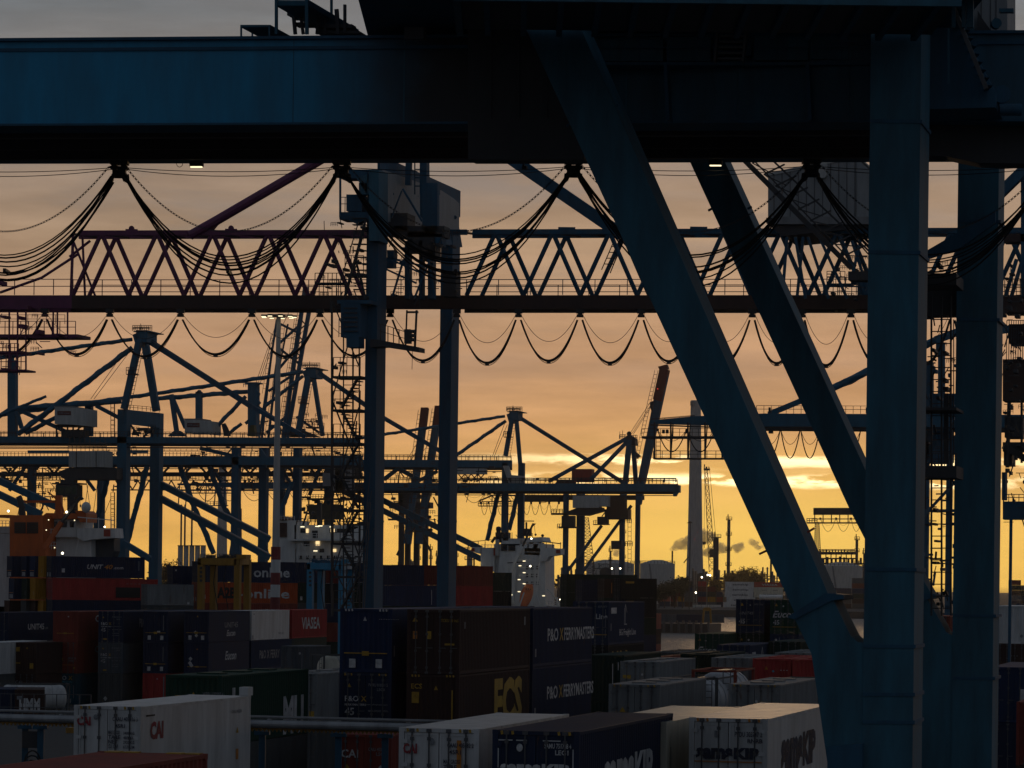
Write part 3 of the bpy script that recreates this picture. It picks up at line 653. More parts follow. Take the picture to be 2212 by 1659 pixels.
# ================================================================ yard pipe on posts, in front of the tall stack
pp = thing('overhead_pipe', 'grey overhead pipe with yellow scalloped cable strip crossing behind the front boxes', 'pipe', ground_of(75, 137), None)
def pl(px, dz=0, Y0=139, Y1=128): Y = Y0 + (Y1 - Y0) * px / 870; y = 1550 + px * .0235; a = P(px, y, Y); a.z += dz; return a
g = MB(); g.tube([pl(-60), pl(1000)], .17, 14); g.build('pipe', M['pipe'], pp)
for k in range(7): x = -20 + k * 150; g = MB(); a, b = pl(x), pl(x + 4); g.tube([a, b], .21, 14); g.build('pipe_flange', M['pipe'], pp)
g = MB(); g.tube([pl(-60, .30), pl(1000, .25)], .07, 6); g.build('conduit', M['grey'], pp)
n = 120
g = MB()
for k in range(n):
    a = pl(-60 + 1060 * k / n, -.20); b = pl(-60 + 1060 * (k + .5) / n, -.20); c = pl(-60 + 1060 * (k + 1) / n, -.20)
    g.prism([a + Vector((0, 0, .06)), c + Vector((0, 0, .06)), c, b - Vector((0, 0, .13)), a], Vector((0, .25, 0)))
g.build('cable_strip', M['yellow'], pp)
for x in (54, 87, 566, 731, 832):
    a = pl(x, -.45); g = MB(); g.box((a.x - .13, a.y + .1, 0), (a.x + .13, a.y + .36, a.z)); g.box((a.x - .3, a.y - .1, a.z), (a.x + .3, a.y + .5, a.z + .15)); g.build('post', M['crane_dk'], pp)
g = MB(); a, b = pl(54, -.75), pl(87, -.75); g.box((a.x - .1, a.y + .12, a.z - .5), (b.x + .1, b.y + .32, a.z + .2)); g.build('tie_plate', M['black'], pp)
for k in range(3):
    c = pl(72, -1.9 - k * .25); g = MB(); g.tube([(c.x + math.cos(j * .42) * (.34 + .06 * k), c.y - .1 - .05 * k, c.z + math.sin(j * .42) * (.55 + .05 * k)) for j in range(12 + k)], .035, 6); g.build('hose', M['rubber'], pp)
g = X(250); g.rect(142, 1572, 159, 1586, 1.2, 250); o = g.build('yellow_block', M['yellow']); tag(o, 'small yellow block standing on the open yard at the left', 'bollard')
# low fence with handrail on the open yard, left
fe = thing('yard_fence', 'thin metal fence with posts in front of the low boxes at left', 'fence', ground_of(100, 268))
for k in range(9): g = X(268); x = 2 + k * 24.7; a = P(x, 1255, 268); g.box((a.x - .04, 268, 0), (a.x + .04, 268.08, 2.3)); g.build('fence_post', M['steel'], fe)
for z in (2.28, 1.2): g = MB(); a = P(2, 1255, 268); b = P(200, 1255, 268); g.beam(Vector((a.x, 268.04, z)), Vector((b.x, 268.04, z)), .05, .05); g.build('fence_rail', M['steel'], fe)
# ================================================================ middle cranes: blue lattice-boom crane and its purple neighbour
YM = lambda px: 272 - .0054 * (px - 800)
mc = thing('quay_crane', 'blue lattice boom crane with two legs in the middle distance', 'crane', ground_of(806, 260))
pc = thing('quay_crane', 'purple lattice boom reaching in from the left edge', 'crane', ground_of(-300, 276))
bz0, bz1, bzt = H + 22.25, H + 23.35, H + 28.55       # bottom beam and top chord heights
def mp_(px, z, d=0): Y = YM(px) + d; a = P(px, 1255, Y); return Vector((a.x, Y, z))
# legs
for x0, x1, yt, Y in ((786, 811, 366, 260), (947, 972, 498, 284)):
    g = X(Y); g.leg(x0, x1, yt, 2.6); o = g.build('leg', M['crane_dk'], mc)
    for y in (560, 660, 990, 1125):
        a = P((x0 + x1) / 2, y, Y); a.x = P((x0 + x1) / 2, 1000, Y).x; g = MB(); wd = (x1 - x0) * Y / F / 2 + .03; g.prism([Vector((a.x + q * wd, Y, a.z)) - DIR * .03 + Vector((0, 0, r_)) for q, r_ in ((-1, -.07), (1, -.07), (1, .07), (-1, .07))], DIR * 2.66); g.build('splice_collar', M['crane_dk'], o)
# plated portal beam across the leg tops, receding to the far leg
pa, pb = P(826, 366, 261.5), P(992, 440, 287); pc_, pd = P(992, 505, 287), P(826, 476, 261.5)
g = MB(); g.prism([pa, P(955, 412, 281), P(985, 432, 286), pb, pc_, pd], Vector((-.4, 2.2, 0))); pbm = g.build('portal_beam', M['cladding'], mc)
g = MB(); g.beam(P(818, 366, 262.2), P(992, 441, 287.5), .22, 2.3); g.build('beam_flange', M['crane_dk'], mc)
g = MB(); g.beam(P(824, 478, 262.2), P(992, 506, 287.5), .2, 2.3); g.build('beam_flange', M['crane_dk'], mc)
g = X(261); g.b((870, 408), (912, 478), 4, .2); g.b((868, 412), (846, 470), 2, .2); g.build('tie_rod', M['crane_dk'], mc)
for x, y in ((855, 479), (847, 420), (900, 425), (983, 470), (985, 517)): g = X(262 + (x - 826) * .15); a = P(x, y, 262 + (x - 826) * .15); g.tube([a - Vector((0, .3, 0)), a], .16, 10); g.build('pin_boss', M['crane_dk'], mc)
g = X(259.6); g.rect(733, 366, 793, 385, 2); g.b((735, 385), (735, 470), 4); g.rect(733, 458, 800, 474, 2.2); g.pr([(750, 474), (790, 474), (770, 484)], 1); g.r((734, 458), (790, 458), 32, 12, 1.4); g.rect(748, 420, 782, 456, 1.5); g.build('service_cabin', M['crane_dk'], mc)
g = X(259); g.pr([(770, 385), (793, 376), (793, 420)], .3); g.rect(775, 395, 800, 420, 1.2); g.build('gusset', M['crane'], mc)
g = X(258.9); g.rect(797, 366, 818, 520, 2.7); g.build('leg_head', M['crane'], mc)
g = X(268); g.b((884, 330), (882, 400), 12); g.b((917, 330), (918, 470), 15, 1); g.ladder(P(902, 330, 268), P(902, 420, 268), .45, .6, .09); g.rect(930, 398, 944, 418, 1); g.build('mast', M['crane_dk'], mc)
for x0, y0, x1, y1, dd in ((838, 460, 880, 500, 8), (852, 488, 960, 512, 6), (880, 500, 905, 545, 5), (905, 500, 940, 560, 6), (836, 540, 850, 560, 4), (912, 395, 945, 500, 2), (820, 556, 850, 578, 3), (874, 520, 884, 645, 3), (905, 520, 912, 645, 3), (924, 540, 936, 645, 3), (956, 585, 985, 640, 5), (938, 505, 955, 530, 4)):
    g = X(264); g.rect(x0, y0, x1, y1, dd * .3); g.build('machinery', M['black'] if dd > 4 else M['crane_dk'], mc)
g = X(263)
for a, b in (((848, 640), (872, 560)), ((872, 560), (890, 640)), ((895, 645), (925, 570)), ((925, 560), (940, 645)), ((850, 560), (960, 585)), ((838, 558), (960, 612)), ((820, 575), (900, 612))): g = X(263); g.b(a, b, 4); g.build('brace', M['crane_dk'], mc)
for y in range(560, 640, 9): g = X(263); g.b((855, y), (870, y), 1.3); g.build('rung', M['crane_dk'], mc)
# bottom beam and lattice
def lattice(root, m, m2, x0, x1, pitch, ph, top=True):
    for d in (-1.8, 1.8):
        g = MB(); g.beam(mp_(x0, (bz0 + bz1) / 2, d), mp_(x1, (bz0 + bz1) / 2, d), bz1 - bz0, .7); g.build('boom_beam', m2, root)
        g = MB(); zt = bzt if d < 0 else bzt + .1
        g.beam(mp_(x0 + 12, zt, d), mp_(x1, zt, d), .42, .42); g.build('top_chord', m, root)
        n = int((x1 - x0) / pitch); sh = 0 if d < 0 else ph
        for k in range(n + 1):
            xa = x0 + sh + k * pitch
            if x0 <= xa <= x1 and xa + pitch / 2 <= x1:
                g = MB(); g.tube([mp_(xa, bz1, d), mp_(xa + pitch / 2, zt, d)], .19, 7); g.build('lattice_brace', m, root)
                if xa + pitch <= x1: g = MB(); g.tube([mp_(xa + pitch / 2, zt, d), mp_(xa + pitch, bz1, d)], .19, 7); g.build('lattice_brace', m, root)
    g = MB()
    for k in range(int((x1 - x0) / pitch * 2)):
        xa = x0 + k * pitch / 2; g.beam(mp_(xa, bz0 + .1, -1.5), mp_(xa, bz0 + .1, 1.5), .3, .3); g.beam(mp_(xa, bzt - .05, -1.7), mp_(xa + pitch / 2, bzt - .05, 1.7), .16, .16)
    g.build('cross_tie', m2, root)
    for d in (-2.5, 2.5):
        g = MB(); g.rail(mp_(x0, bz1, d), mp_(x1, bz1, d), 1.25, 2.6, .06, 2); g.build('handrail', m, root)
lattice(pc, M['purple'], M['brown'], 150, 788, 120, 32)
lattice(mc, M['crane_dk'], M['brown'], 1000, 2420, 123, 30)
g = MB(); g.beam(mp_(788, (bz0 + bz1) / 2, -1.8), mp_(1000, (bz0 + bz1) / 2, -1.8), bz1 - bz0, .7); g.build('boom_beam', M['brown'], mc)
g = MB(); g.beam(mp_(788, bzt, -1.8), mp_(1000, bzt, -1.8), .42, .42); g.build('top_chord', M['crane_dk'], mc)
g = MB(); g.rail(mp_(788, bz1, -2.5), mp_(1000, bz1, -2.5), 1.25, 2.6, .06, 2); g.build('handrail', M['crane_dk'], mc)
# purple tip: beam running on to the left edge, drooping tie, suspended walkways and stair
g = MB()
for d in (-1.8, 1.8): g.beam(mp_(-120, (bz0 + bz1) / 2, d), mp_(150, (bz0 + bz1) / 2, d), bz1 - bz0, .7)
g.build('boom_beam', M['purple'], pc)
g = MB(); g.rail(mp_(-60, bz1, -2.5), mp_(150, bz1, -2.5), 1.3, 1.7, .06, 2); g.build('handrail', M['purple'], pc)
g = X(274); g.b((158, 505), (153, 648), 5); g.b((178, 508), (184, 645), 4); g.b((158, 520), (208, 645), 4); g.t([(170, 548), (90, 600), (0, 632)], 6); g.t([(195, 520), (150, 555)], 6); g.build('end_post', M['purple'], pc)
g = X(272); g.t([(410, 509), (440, 492), (465, 478), (705, 338), (745, 314)], 21, n=10); g.pr([(405, 506), (440, 485), (470, 482), (450, 506)], .5); g.build('stay', M['purple'], pc)
for x in (275, 490): a = mp_(x, bzt + .25, -1.8); g = MB(); g.box(a - Vector((.5, .1, .1)), a + Vector((.5, .1, .08))); g.tube([a + Vector((0, -.12, .12)), a + Vector((0, .12, .12))], .24, 12); g.build('lifting_lug', M['purple'], pc)
g = X(273)
g.rect(-40, 722, 168, 729, 3); g.r((-40, 722), (163, 722), 28, 17, 1.4); g.r((-40, 700), (140, 700), 20, 20, 1)
for x in (20, 38, 56, 115, 124, 146): g.b((x, 672), (x, 800 if x < 60 else 725), 3)
g.r((-20, 762), (40, 762), 20, 9, 1.4); g.rect(-30, 758, 48, 763, 2); g.r((-30, 800), (56, 800), 34, 11, 1.6); g.rect(-30, 798, 56, 802, 2.2); g.r((30, 810), (42, 810), 18, 6, 1.4)
g.rect(-20, 660, 60, 668, 2); g.build('hanging_walkway', M['purple'], pc)
# blue stay, machinery house
g = X(270); g.b((1085, 330), (1345, 508), 26, 1.0); g.build('stay', M['crane_dk'], mc)
for x in (1215, 1500): a = mp_(x, bzt + .25, -1.8); g = MB(); g.box(a - Vector((.7, .1, .1)), a + Vector((.7, .1, .14))); g.build('lifting_lug', M['crane_dk'], mc)
g = X(264); g.pr([(1659, 378), (1851, 338), (1851, 480), (1659, 470)], 9); hs = g.build('machinery_house', M['cladding'], mc)
g = X(263.9); g.pr([(1851, 338), (1885, 368), (1885, 480), (1851, 480)], 7); g.build('house_end', M['cladding'], hs)
for k in range(11):
    x = 1672 + k * 17.5; g = X(263.96); yt = 378 - (x - 1659) * .208; g.b((x, yt + 2), (x, 470 + (x - 1659) * .05), 1.6, .05); g.build('cladding_joint', M['steel'], hs)
g = X(263.9); g.pr([(1652, 375), (1851, 334), (1895, 372), (1890, 376), (1850, 341), (1654, 381)], 9); g.build('roof_edge', M['pale'], hs)
g = X(263.4); g.pr([(1764, 356), (1786, 354), (1786, 378), (1781, 384), (1770, 384), (1764, 376)], .6); g.build('vent_hood', M['pale'], hs)
g = X(264); g.pr([(1655, 470), (1890, 482), (1890, 490), (1690, 510), (1655, 482)], 8); g.build('house_base', M['black'], mc)
g = X(263.6); g.rect(1671, 468, 1892, 484, .6); g.build('base_beam', M['grey'], mc)
g = X(262)
for a, b in (((1700, 512), (1690, 645)), ((1718, 512), (1740, 645)), ((1735, 512), (1722, 640)), ((1745, 512), (1790, 645)), ((1770, 512), (1830, 645)), ((1860, 515), (1840, 600)), ((1840, 520), (1880, 640))): g = X(262); g.b(a, b, 6); g.build('house_support', M['crane_dk'], mc)
g = X(255); g.b((1600, 338), (1840, 580), 11, .5); g.b((1660, 338), (1880, 545), 4, .3); g.b((1620, 338), (1850, 575), 3, .3)
for k in range(9): x = 1625 + k * 25; g.b((x, 352 + k * 25), (x + 45, 330 + k * 25), 3.4); g.b((x, 352 + k * 25), (x + 48, 378 + k * 22), 2.4)
g.rect(1832, 586, 1880, 605, 2); g.build('lattice_stay', M['black'], mc)
g = X(266); g.r((1786, 645), (1880, 645), 46, 13, 1.6); g.rect(1786, 612, 1840, 616, 1.5); g.r((1786, 612), (1825, 612), 26, 10, 1.4); g.rect(1838, 605, 1875, 612, 1); g.rect(1852, 612, 1870, 650, 1); g.build('access_platform', M['crane_dk'], mc)
# signal platform, cab and stair tower at the near leg
g = X(258.5); g.pr([(812, 733), (905, 750), (905, 760), (828, 748), (800, 750), (800, 733)], 1.8); g.b((879, 670), (876, 752), 3); g.b((900, 670), (896, 758), 4); g.rect(877, 672, 902, 676, .3)
g.b((848, 708), (898, 724), 1.6); g.b((820, 700), (850, 708), 1.6); g.b((820, 715), (898, 738), 1.4)
for x in (822, 838, 850, 862, 895): g.b((x, 702 + (x - 820) * .22), (x, 740 + (x - 820) * .2), 1.8)
g.build('signal_platform', M['black'], mc)
g = X(258); g.rect(873, 711, 886, 742, .5)
for k in range(3): y = 716 + k * 9; a = P(890, y, 258); g.tube([a + Vector((-.15, 0, 0)), a + Vector((.2, -.1, 0))], .14, 8)
g.build('signal_light', M['black'], mc)
g = X(258.4); g.b((891, 758), (890, 798), 1); g.build('aerial', M['black'], mc)
g = X(258); g.rect(736, 655, 778, 728, 2.2); g.rect(748, 728, 775, 750, 1.6); g.rect(728, 648, 800, 656, 3); g.r((732, 728), (748, 728), 40, 6, 1.5); g.build('operator_cab', M['crane_dk'], mc)
g = X(257.9)
for k in range(6): g = X(257.9); g.rect(742, 664 + k * 10, 772, 667 + k * 10, .05); g.build('cab_louvre', M['black'], mc)
st = X(259)
for x in (717, 742, 762, 776): st.b((x, 650), (x, 1330), 2.4 if x != 717 else 4)
for k in range(8):
    y = 770 + k * 72; st.rect(718, y + 42, 780, y + 47, 2.4); st.r((720, y + 42), (778, y + 42), 40, 15, 1.4)
    d = 1 if k % 2 else -1; xa, xb = (738, 774) if d > 0 else (774, 738)
    st.b((xa, y + 45), (xb, y + 112), 3, .5)
    for q in range(9): t_ = q / 9; xx = xa + (xb - xa) * t_; st.rect(xx - 6, y + 45 + 67 * t_, xx + 8, y + 47 + 67 * t_, .9)
st.b((718, 650), (775, 790), 2.4); st.b((775, 665), (718, 860), 2.4); st.b((720, 870), (775, 1010), 3); st.b((775, 880), (730, 1040), 2.4); st.b((718, 1040), (775, 1200), 2.4); st.b((775, 1060), (722, 1230), 2.4); st.b((722, 1230), (770, 1320), 2.4)
st.build('stair_tower', M['black'], mc)
st = X(259.4)
for k in range(13): st.rect(760 + (k % 4), 470 + k * 14, 790, 472 + k * 14, .6)
st.b((790, 475), (742, 650), 4); st.b((775, 478), (735, 610), 2); st.b((768, 560), (790, 645), 4); st.r((680, 640), (745, 640), 50, 10, 1.5); st.rect(680, 610, 745, 613, 1.4); st.rect(745, 590, 785, 597, 1.5); st.r((745, 590), (785, 590), 38, 12, 1.4); st.b((785, 500), (740, 660), 5)
st.build('access_ladder', M['black'], mc)
for (xa, xb) in ((800, 804), (795, 800)): g = X(258.8); g.b((xa, 1085), (xb - 18, 1330), 1.6); g.build('cable', M['steel'], mc)
for k in range(4): g = X(258.6); g.t([(800 + k * 3, 1020 + k * 40), (770 - k * 12, 1300)], 1.6, n=5); g.build('guy_wire', M['steel'], mc)
# small festoon under the lattice boom
def festoon(root, xs, ym, dep, mpt, m, r=.07, tops=.9):
    for x in xs:
        a = mpt(x); g = MB(); g.box(a - Vector((.32, .3, .35)), a + Vector((.32, .3, 0))); g.box(a - Vector((.18, .2, .62)), a + Vector((.18, .2, -.355))); g.tube([a + Vector((-.28, 0, -.55)), a + Vector((.28, 0, -.55))], .13, 8); g.build('festoon_trolley', M['black'], root)
    for x0, x1 in zip(xs[:-1], xs[1:]):
        dep0 = dep; dep = dep0 * (.94 + .11 * random.random())
        p, q = mpt(x0) - Vector((-.2, 0, tops)), mpt(x1) - Vector((.2, 0, tops))
        p2, q2 = mpt(x0) - Vector((-.3, 0, .6)), mpt(x1) - Vector((.3, 0, .6)); g = MB()
        for k in range(4): dv = Vector(((k % 2) * .06 - .03, (k - 1.5) * .16, 0)); g.tube(sag(p + dv, q + dv, dep + (0, .10, .05, .22)[k], 20), r * (.9, .7, .8, .45)[k], 5)
        g.build('festoon_cable', M['rubber'], root, True)
        g = MB(); g.tube(sag(p2, q2, dep * .62, 18), .022, 4); g.build('safety_rope', M['black'], root)
        c = sag(p, q, dep + .14, 2)[1]; g = MB(); g.box(c - Vector((.16, .3, .1)), c + Vector((.16, .3, .06))); g.build('cable_spreader', M['black'], root); dep = dep0
festoon(pc, [-70, 90, 230, 383, 537, 684, 836], 0, 3.0, lambda x: mp_(x, bz0, -1.8), M['rubber'])
festoon(mc, [836, 980, 1113, 1246, 1378, 1500, 1618, 1726, 1831, 1940, 2050, 2160], 0, 3.5, lambda x: mp_(x, bz0, -1.8), M['rubber'])
g = X(268); g.ladder(P(1337, 520, 268), P(1310, 583, 268), .8, .5, .07); g.b((1348, 515), (1318, 590), 2); g.build('caged_ladder', M['black'], mc)
# crane bits in the gap at the right edge
rc = thing('quay_crane', 'dark crane machinery cut off by the right frame edge', 'crane', ground_of(2215, 230))
g = X(232); g.rect(2205, 345, 2240, 640, 2); g.b((2160, 418), (2222, 358), 22, 1); g.b((2172, 640), (2196, 560), 8); g.b((2185, 640), (2206, 570), 8); g.build('leg', M['crane_dk'], rc)
for x0, y0, x1, y1, d_, nm in ((2170, 643, 2250, 675, 3, 'cross_beam'), (2168, 505, 2250, 522, 2, 'cross_beam'), (2180, 700, 2240, 742, 3, 'drive_box'), (2166, 776, 2240, 783, 3, 'cab_floor'), (2166, 783.4, 2240, 866, 2.5, 'cab_body')): g = X(232); g.rect(x0, y0, x1, y1, d_); g.build(nm, M['brown'], rc)
g = X(231.8); g.r((2170, 643), (2212, 643), 40, 9, 1.6); g.r((2174, 776), (2214, 776), 84, 5, 1.6); g.build('handrail', M['black'], rc)
g = X(230); g.rect(2170, 900, 2205, 945, 3); g.rect(2166, 955, 2240, 975, 2); g.b((2180, 870), (2176, 1010), 8); g.b((2207, 870), (2207, 1000), 5); g.b((2168, 963), (2240, 1006), 14, .8); g.rect(2168, 975, 2186, 1005, 3); g.build('trolley', M['black'], rc)
g = X(231); g.rect(2166, 1083, 2250, 1122, 2); g.r((2168, 1083), (2212, 1083), 15, 12, 1.6); g.rect(2164, 1020, 2172, 1080, 1.5); g.leg(2180, 2186, 1122, .4); g.build('sill_beam', M['crane_dk'], rc)

# ================================================================ lamp mast with red and white foot
lm = thing('lamp_mast', 'tall grey floodlight mast with a red and white banded foot', 'lamp post', ground_of(595, 408))
a = ground_of(595, 408); zt = P(601, 682, 408).z
g = MB(); g.tube([Vector(a), Vector((a[0], a[1], 3.5))], .58, 16); g.tube([Vector((a[0], a[1], 3.5)), Vector((a[0], a[1], zt))], .55, 16, .27); g.build('mast', M['pale'], lm)
z_ = [P(595, y, 408).z for y in (1316, 1290, 1263, 1237, 1209, 1181)]
for k in range(5):
    rr = .60 + .0; g = MB(); g.tube([Vector((a[0], a[1], z_[k])), Vector((a[0], a[1], z_[k + 1] - .01))], rr, 16); g.build('paint_band', mat('band_red', (.22, .03, .03), .6) if k % 2 == 0 else M['white'], lm)
g = MB(); ring = [Vector((a[0] + math.cos(k * .5236) * 1.7, a[1] + math.sin(k * .5236) * 1.7, zt)) for k in range(13)]; g.tube(ring, .08, 6); g.box((a[0] - .8, a[1] - .8, zt - .1), (a[0] + .8, a[1] + .8, zt + .1)); g.build('head_ring', M['steel'], lm)
for k in range(9):
    an = k * .7; c = Vector((a[0] + math.cos(an) * 1.95, a[1] + math.sin(an) * 1.95, zt - .05)); g = MB(); g.box(c - Vector((.3, .25, .1)), c + Vector((.3, .25, .12))); o = g.build('floodlight', M['steel'], lm)
    g = MB(); g.box(c - Vector((.26, .24, .17)), c + Vector((.26, .24, -.105))); g.build('lamp_glass', M['lamp'], o)
# ================================================================ straddle carriers
def straddle(label, x0, x1, yt, Y, m, extra):
    o = thing('straddle_carrier', label, 'straddle carrier', ground_of((x0 + x1) / 2, Y), 'straddle carriers'); s = Y / F; w_ = x1 - x0
    for x, yy in ((x0 + 6, Y), (x0 + w_ * .77, Y), (x0 + w_ * .30, Y + 5), (x1 - 4, Y + 5)):
        g = X(yy); g.leg(x - 6, x + 6, yt + 10, .8); g.build('leg', m, o)
    g = X(Y); g.rect(x0, yt + 8, x0 + w_ * .83, yt + 22, 1.0); g.build('top_beam', m, o)
    g = X(Y + 5); g.rect(x0 + w_ * .2, yt + 10, x1, yt + 24, 1.0); g.build('top_beam', m, o)
    a = P(x0 + 5, yt + 10, Y); b = P(x1 - 4, yt + 10, Y + 5); g = MB(); g.beam(P(x0 + w_ * .76, yt + 14, Y), P(x1 - 3, yt + 15, Y + 5.5), .8, .7); g.beam(P(x0 + 7, yt + 14, Y), P(x0 + w_ * .3, yt + 15, Y + 5.5), .8, .7); g.build('end_beam', m, o)
    g = X(Y + 1); rs = random.Random(int(x0))
    for k in range(12): x = x0 + 10 + k * w_ * .07; h_ = 3 + rs.random() * 8; g.rect(x, yt + 10 - h_, x + 5, yt + 9, 1.5)
    g.r((x0 + 6, yt + 8), (x0 + w_ * .8, yt + 8), 9, 8, 1); g.build('winch_gear', M['black'] if extra else M['crane_dk'], o)
    g = X(Y - .1); g.rect(x0 + w_ * .76, yt, x1 - 6, yt + 9, 2); g.build('engine_box', m, o)
    for k in range(4):
        g = X(Y - .06); a = P(x0 + 7, yt + 29 + k * 9, Y - .06); g.tube([a, a + Vector((0, .05, 0))], .17, 10); g.build('lightening_hole', M['black'], o)
    for x in (.36, .56): g = X(Y + 2.5); g.t([(x0 + w_ * x, yt + 20), (x0 + w_ * (x - .05), yt + 60), (x0 + w_ * (x + .04), yt + 120)], 2, n=5); g.build('hose', M['rubber'], o)
    for x in (x0 + 6, x0 + w_ * .77):
        a = P(x, 1255, Y); g = MB(); g.tube([(a.x - .3, Y + .2, .75), (a.x + .3, Y + .2, .75)], .75, 14); g.build('wheel', M['rubber'], o)
straddle('yellow straddle carrier standing in front of the orange lettered containers', 427, 537, 1198, 392, M['yellow'], True)
straddle('bright blue straddle carrier behind the stair tower', 663, 760, 1208, 396, M['sky_blue'], False)

rs = random.Random(11)
def clutter(root, Y, x0, x1, y0, y1, n, m=None, tw=1.0):
    g = X(Y)
    for k in range(n):
        x = x0 + rs.random() * (x1 - x0); y = y0 + rs.random() * (y1 - y0); t_ = rs.random()
        if t_ < .3: g.rect(x, y, x + 3 + rs.random() * 8, y + 2 + rs.random() * 7, 1.2)
        elif t_ < .6: g.b((x, y), (x + (rs.random() - .5) * 30, y + rs.random() * 34), (1 + rs.random() * 1.8) * tw)
        elif t_ < .8: g.b((x, y), (x + 6 + rs.random() * 22, y), (1 + rs.random() * 1.4) * tw)
        else: g.r((x, y), (x + 8 + rs.random() * 14, y), 8, 5, .9)
    o = g.build('equipment', m or M['black'], root); o['kind'] = 'stuff'
clutter(mc, 263, 838, 985, 500, 640, 60); clutter(mc, 259, 690, 785, 470, 660, 46); clutter(mc, 258.6, 712, 785, 760, 1250, 46); clutter(mc, 262, 1786, 1875, 560, 645, 22); clutter(pc, 272, -20, 150, 600, 800, 34, M['purple']); clutter(rc, 229, 2166, 2220, 560, 1130, 110); clutter(cr, 118, 1990, 2066, 560, 1330, 110, None, 1.6); clutter(mc, 300, 1985, 2070, 690, 1240, 90, M['crane_dk'], 1.6)
# ================================================================ row of ship-to-shore cranes along the far quay
gq = 'ship-to-shore cranes along the quay'
def part(root, Y, name, m, fn):
    g = X(Y); fn(g); return g.build(name, m, root)
def aframe(root, m, Y, apex, lf, rf, wl, wr, s=1.0):
    ax, ay = apex
    g = X(Y); g.b((ax - 5 * s, ay + 22 * s), lf, wl, 1.2); g.build('a_frame_leg', m, root)
    g = X(Y + 14); g.b((ax + 7 * s, ay + 24 * s), rf, wr, 1.2); g.build('a_frame_leg', m, root)
    g = X(Y); g.rect(ax - 12 * s, ay, ax + 12 * s, ay + 26 * s, 6); g.pr([(ax - 20 * s, ay + 10 * s), (ax - 10 * s, ay + 6 * s), (ax - 8 * s, ay + 34 * s), (ax - 14 * s, ay + 30 * s)], 5); g.rect(ax - 18 * s, ay + 2 * s, ax + 20 * s, ay + 4 * s, 8); g.build('apex_head', m, root)
    g = X(Y); g.r((ax - 20 * s, ay + 2 * s), (ax + 22 * s, ay + 2 * s), 12 * s, 4 * s, 1.1); g.r((ax - 18 * s, ay - 1 * s), (ax + 16 * s, ay - 1 * s), 5 * s, 5 * s, 1); g.b((ax - 2, ay - 14 * s), (ax - 2, ay), 1); g.build('apex_platform', M['black'], root)
    px = lf[0] + (ax - lf[0]) * .62 - 10 * s; py = lf[1] + (ay - lf[1]) * .5
    g = X(Y - 1); g.rect(px - 9 * s, py + 9 * s, px + 12 * s, py + 11 * s, 2); g.r((px - 9 * s, py + 9 * s), (px + 8 * s, py + 9 * s), 14 * s, 4 * s, 1.1); g.ladder(P(lf[0] + 9 * s, lf[1], Y - 1), P(ax + 2, ay + 26 * s, Y - 1), .8, .8, .09); g.build('side_landing', M['black'], root)
def rope(root, Y, *pr):
    g = X(Y)
    for a, b in pr: g.b(a, b, .9)
    g.build('hoist_rope', M['black'], root)
def girder(root, m, Y, x0, x1, yt, yb, rails=True, Y2=None, d=1.6):
    yy = lambda x: 0
    g = X(Y); g.pr([(x0, yt - (x0 - x0) * 0), (x1, yt + (x1 - x0) * .0045), (x1, yb + (x1 - x0) * .0035), (x0, yb)], d); g.build('girder', m, root)
    g = X(Y + 6); g.pr([(x0, yt + 8), (x1, yt + 8 + (x1 - x0) * .0045), (x1, yb + 6 + (x1 - x0) * .0035), (x0, yb + 6)], d); g.build('girder', M['black'], root)
    g = X(Y + .5); g.b((x0, yb + 9), (x1, yb + 9 + (x1 - x0) * .0035), 1.6, .3); g.build('cable_rail', M['black'], root)
    if rails: g = X(Y); g.r((x0, yt), (x1, yt + (x1 - x0) * .0045), 11, 9, .9); g.r((x0, yt), (x1, yt + (x1 - x0) * .0045), 8, 31, 1.6, Y + 4, 1); g.build('handrail', M['black'], root)
def cabin(root, Y, x0, y0, x1, y1, m=None, split=.52):
    m = m or M['pale']; g = X(Y); xs = x0 + (x1 - x0) * split
    g.pr([(x0, y0), (xs, y0 + 1), (xs, y1), (x0, y1 - 1)], 7); h = g.build('electrical_house', m, root)
    g = X(Y); g.pr([(xs + .3, y0 + 1), (x1, y0 + 4), (x1, y1 - 3 + 6), (xs + .3, y1)], 6.5); g.build('house_end', m, h)
    g = X(Y - .05); g.rect(x0 - 1.5, y0 - 2, xs + 1, y0 + .3, 7.5); g.build('roof_edge', M['grey'], h)
    return h
def sign(h, Y, x0, y0, x1, y1, txt):
    g = X(Y - .08); g.rect(x0, y0, x1, y1, .06); s = g.build('sign_board', mat('sign_red', (.13, .03, .025), .6), h)
    a = P(x0 + (x1 - x0) * .34, y1 - (y1 - y0) * .32, Y - .1); letter(s, txt, FRONT, a - ORG[h.name], (y1 - y0) * Y / F * .42, INK['dim'], width=(x1 - x0) * .6 * Y / F)
    g = X(Y - .1)
    for q in (0, .13): g.b((x0 + (x1 - x0) * (.20 + q), y0 + 3), (x0 + (x1 - x0) * (.08 + q), (y0 + y1) / 2), 1.2, .03); g.b((x0 + (x1 - x0) * (.08 + q), (y0 + y1) / 2), (x0 + (x1 - x0) * (.20 + q), y1 - 3), 1.2, .03)
    g.build('emblem', INK['dim'], s)
C_TIP = mat('boom_tip_red', (.16, .022, .016), .6)
B, D_, K_ = M['crane_far'], M['crane_dk'], M['black']
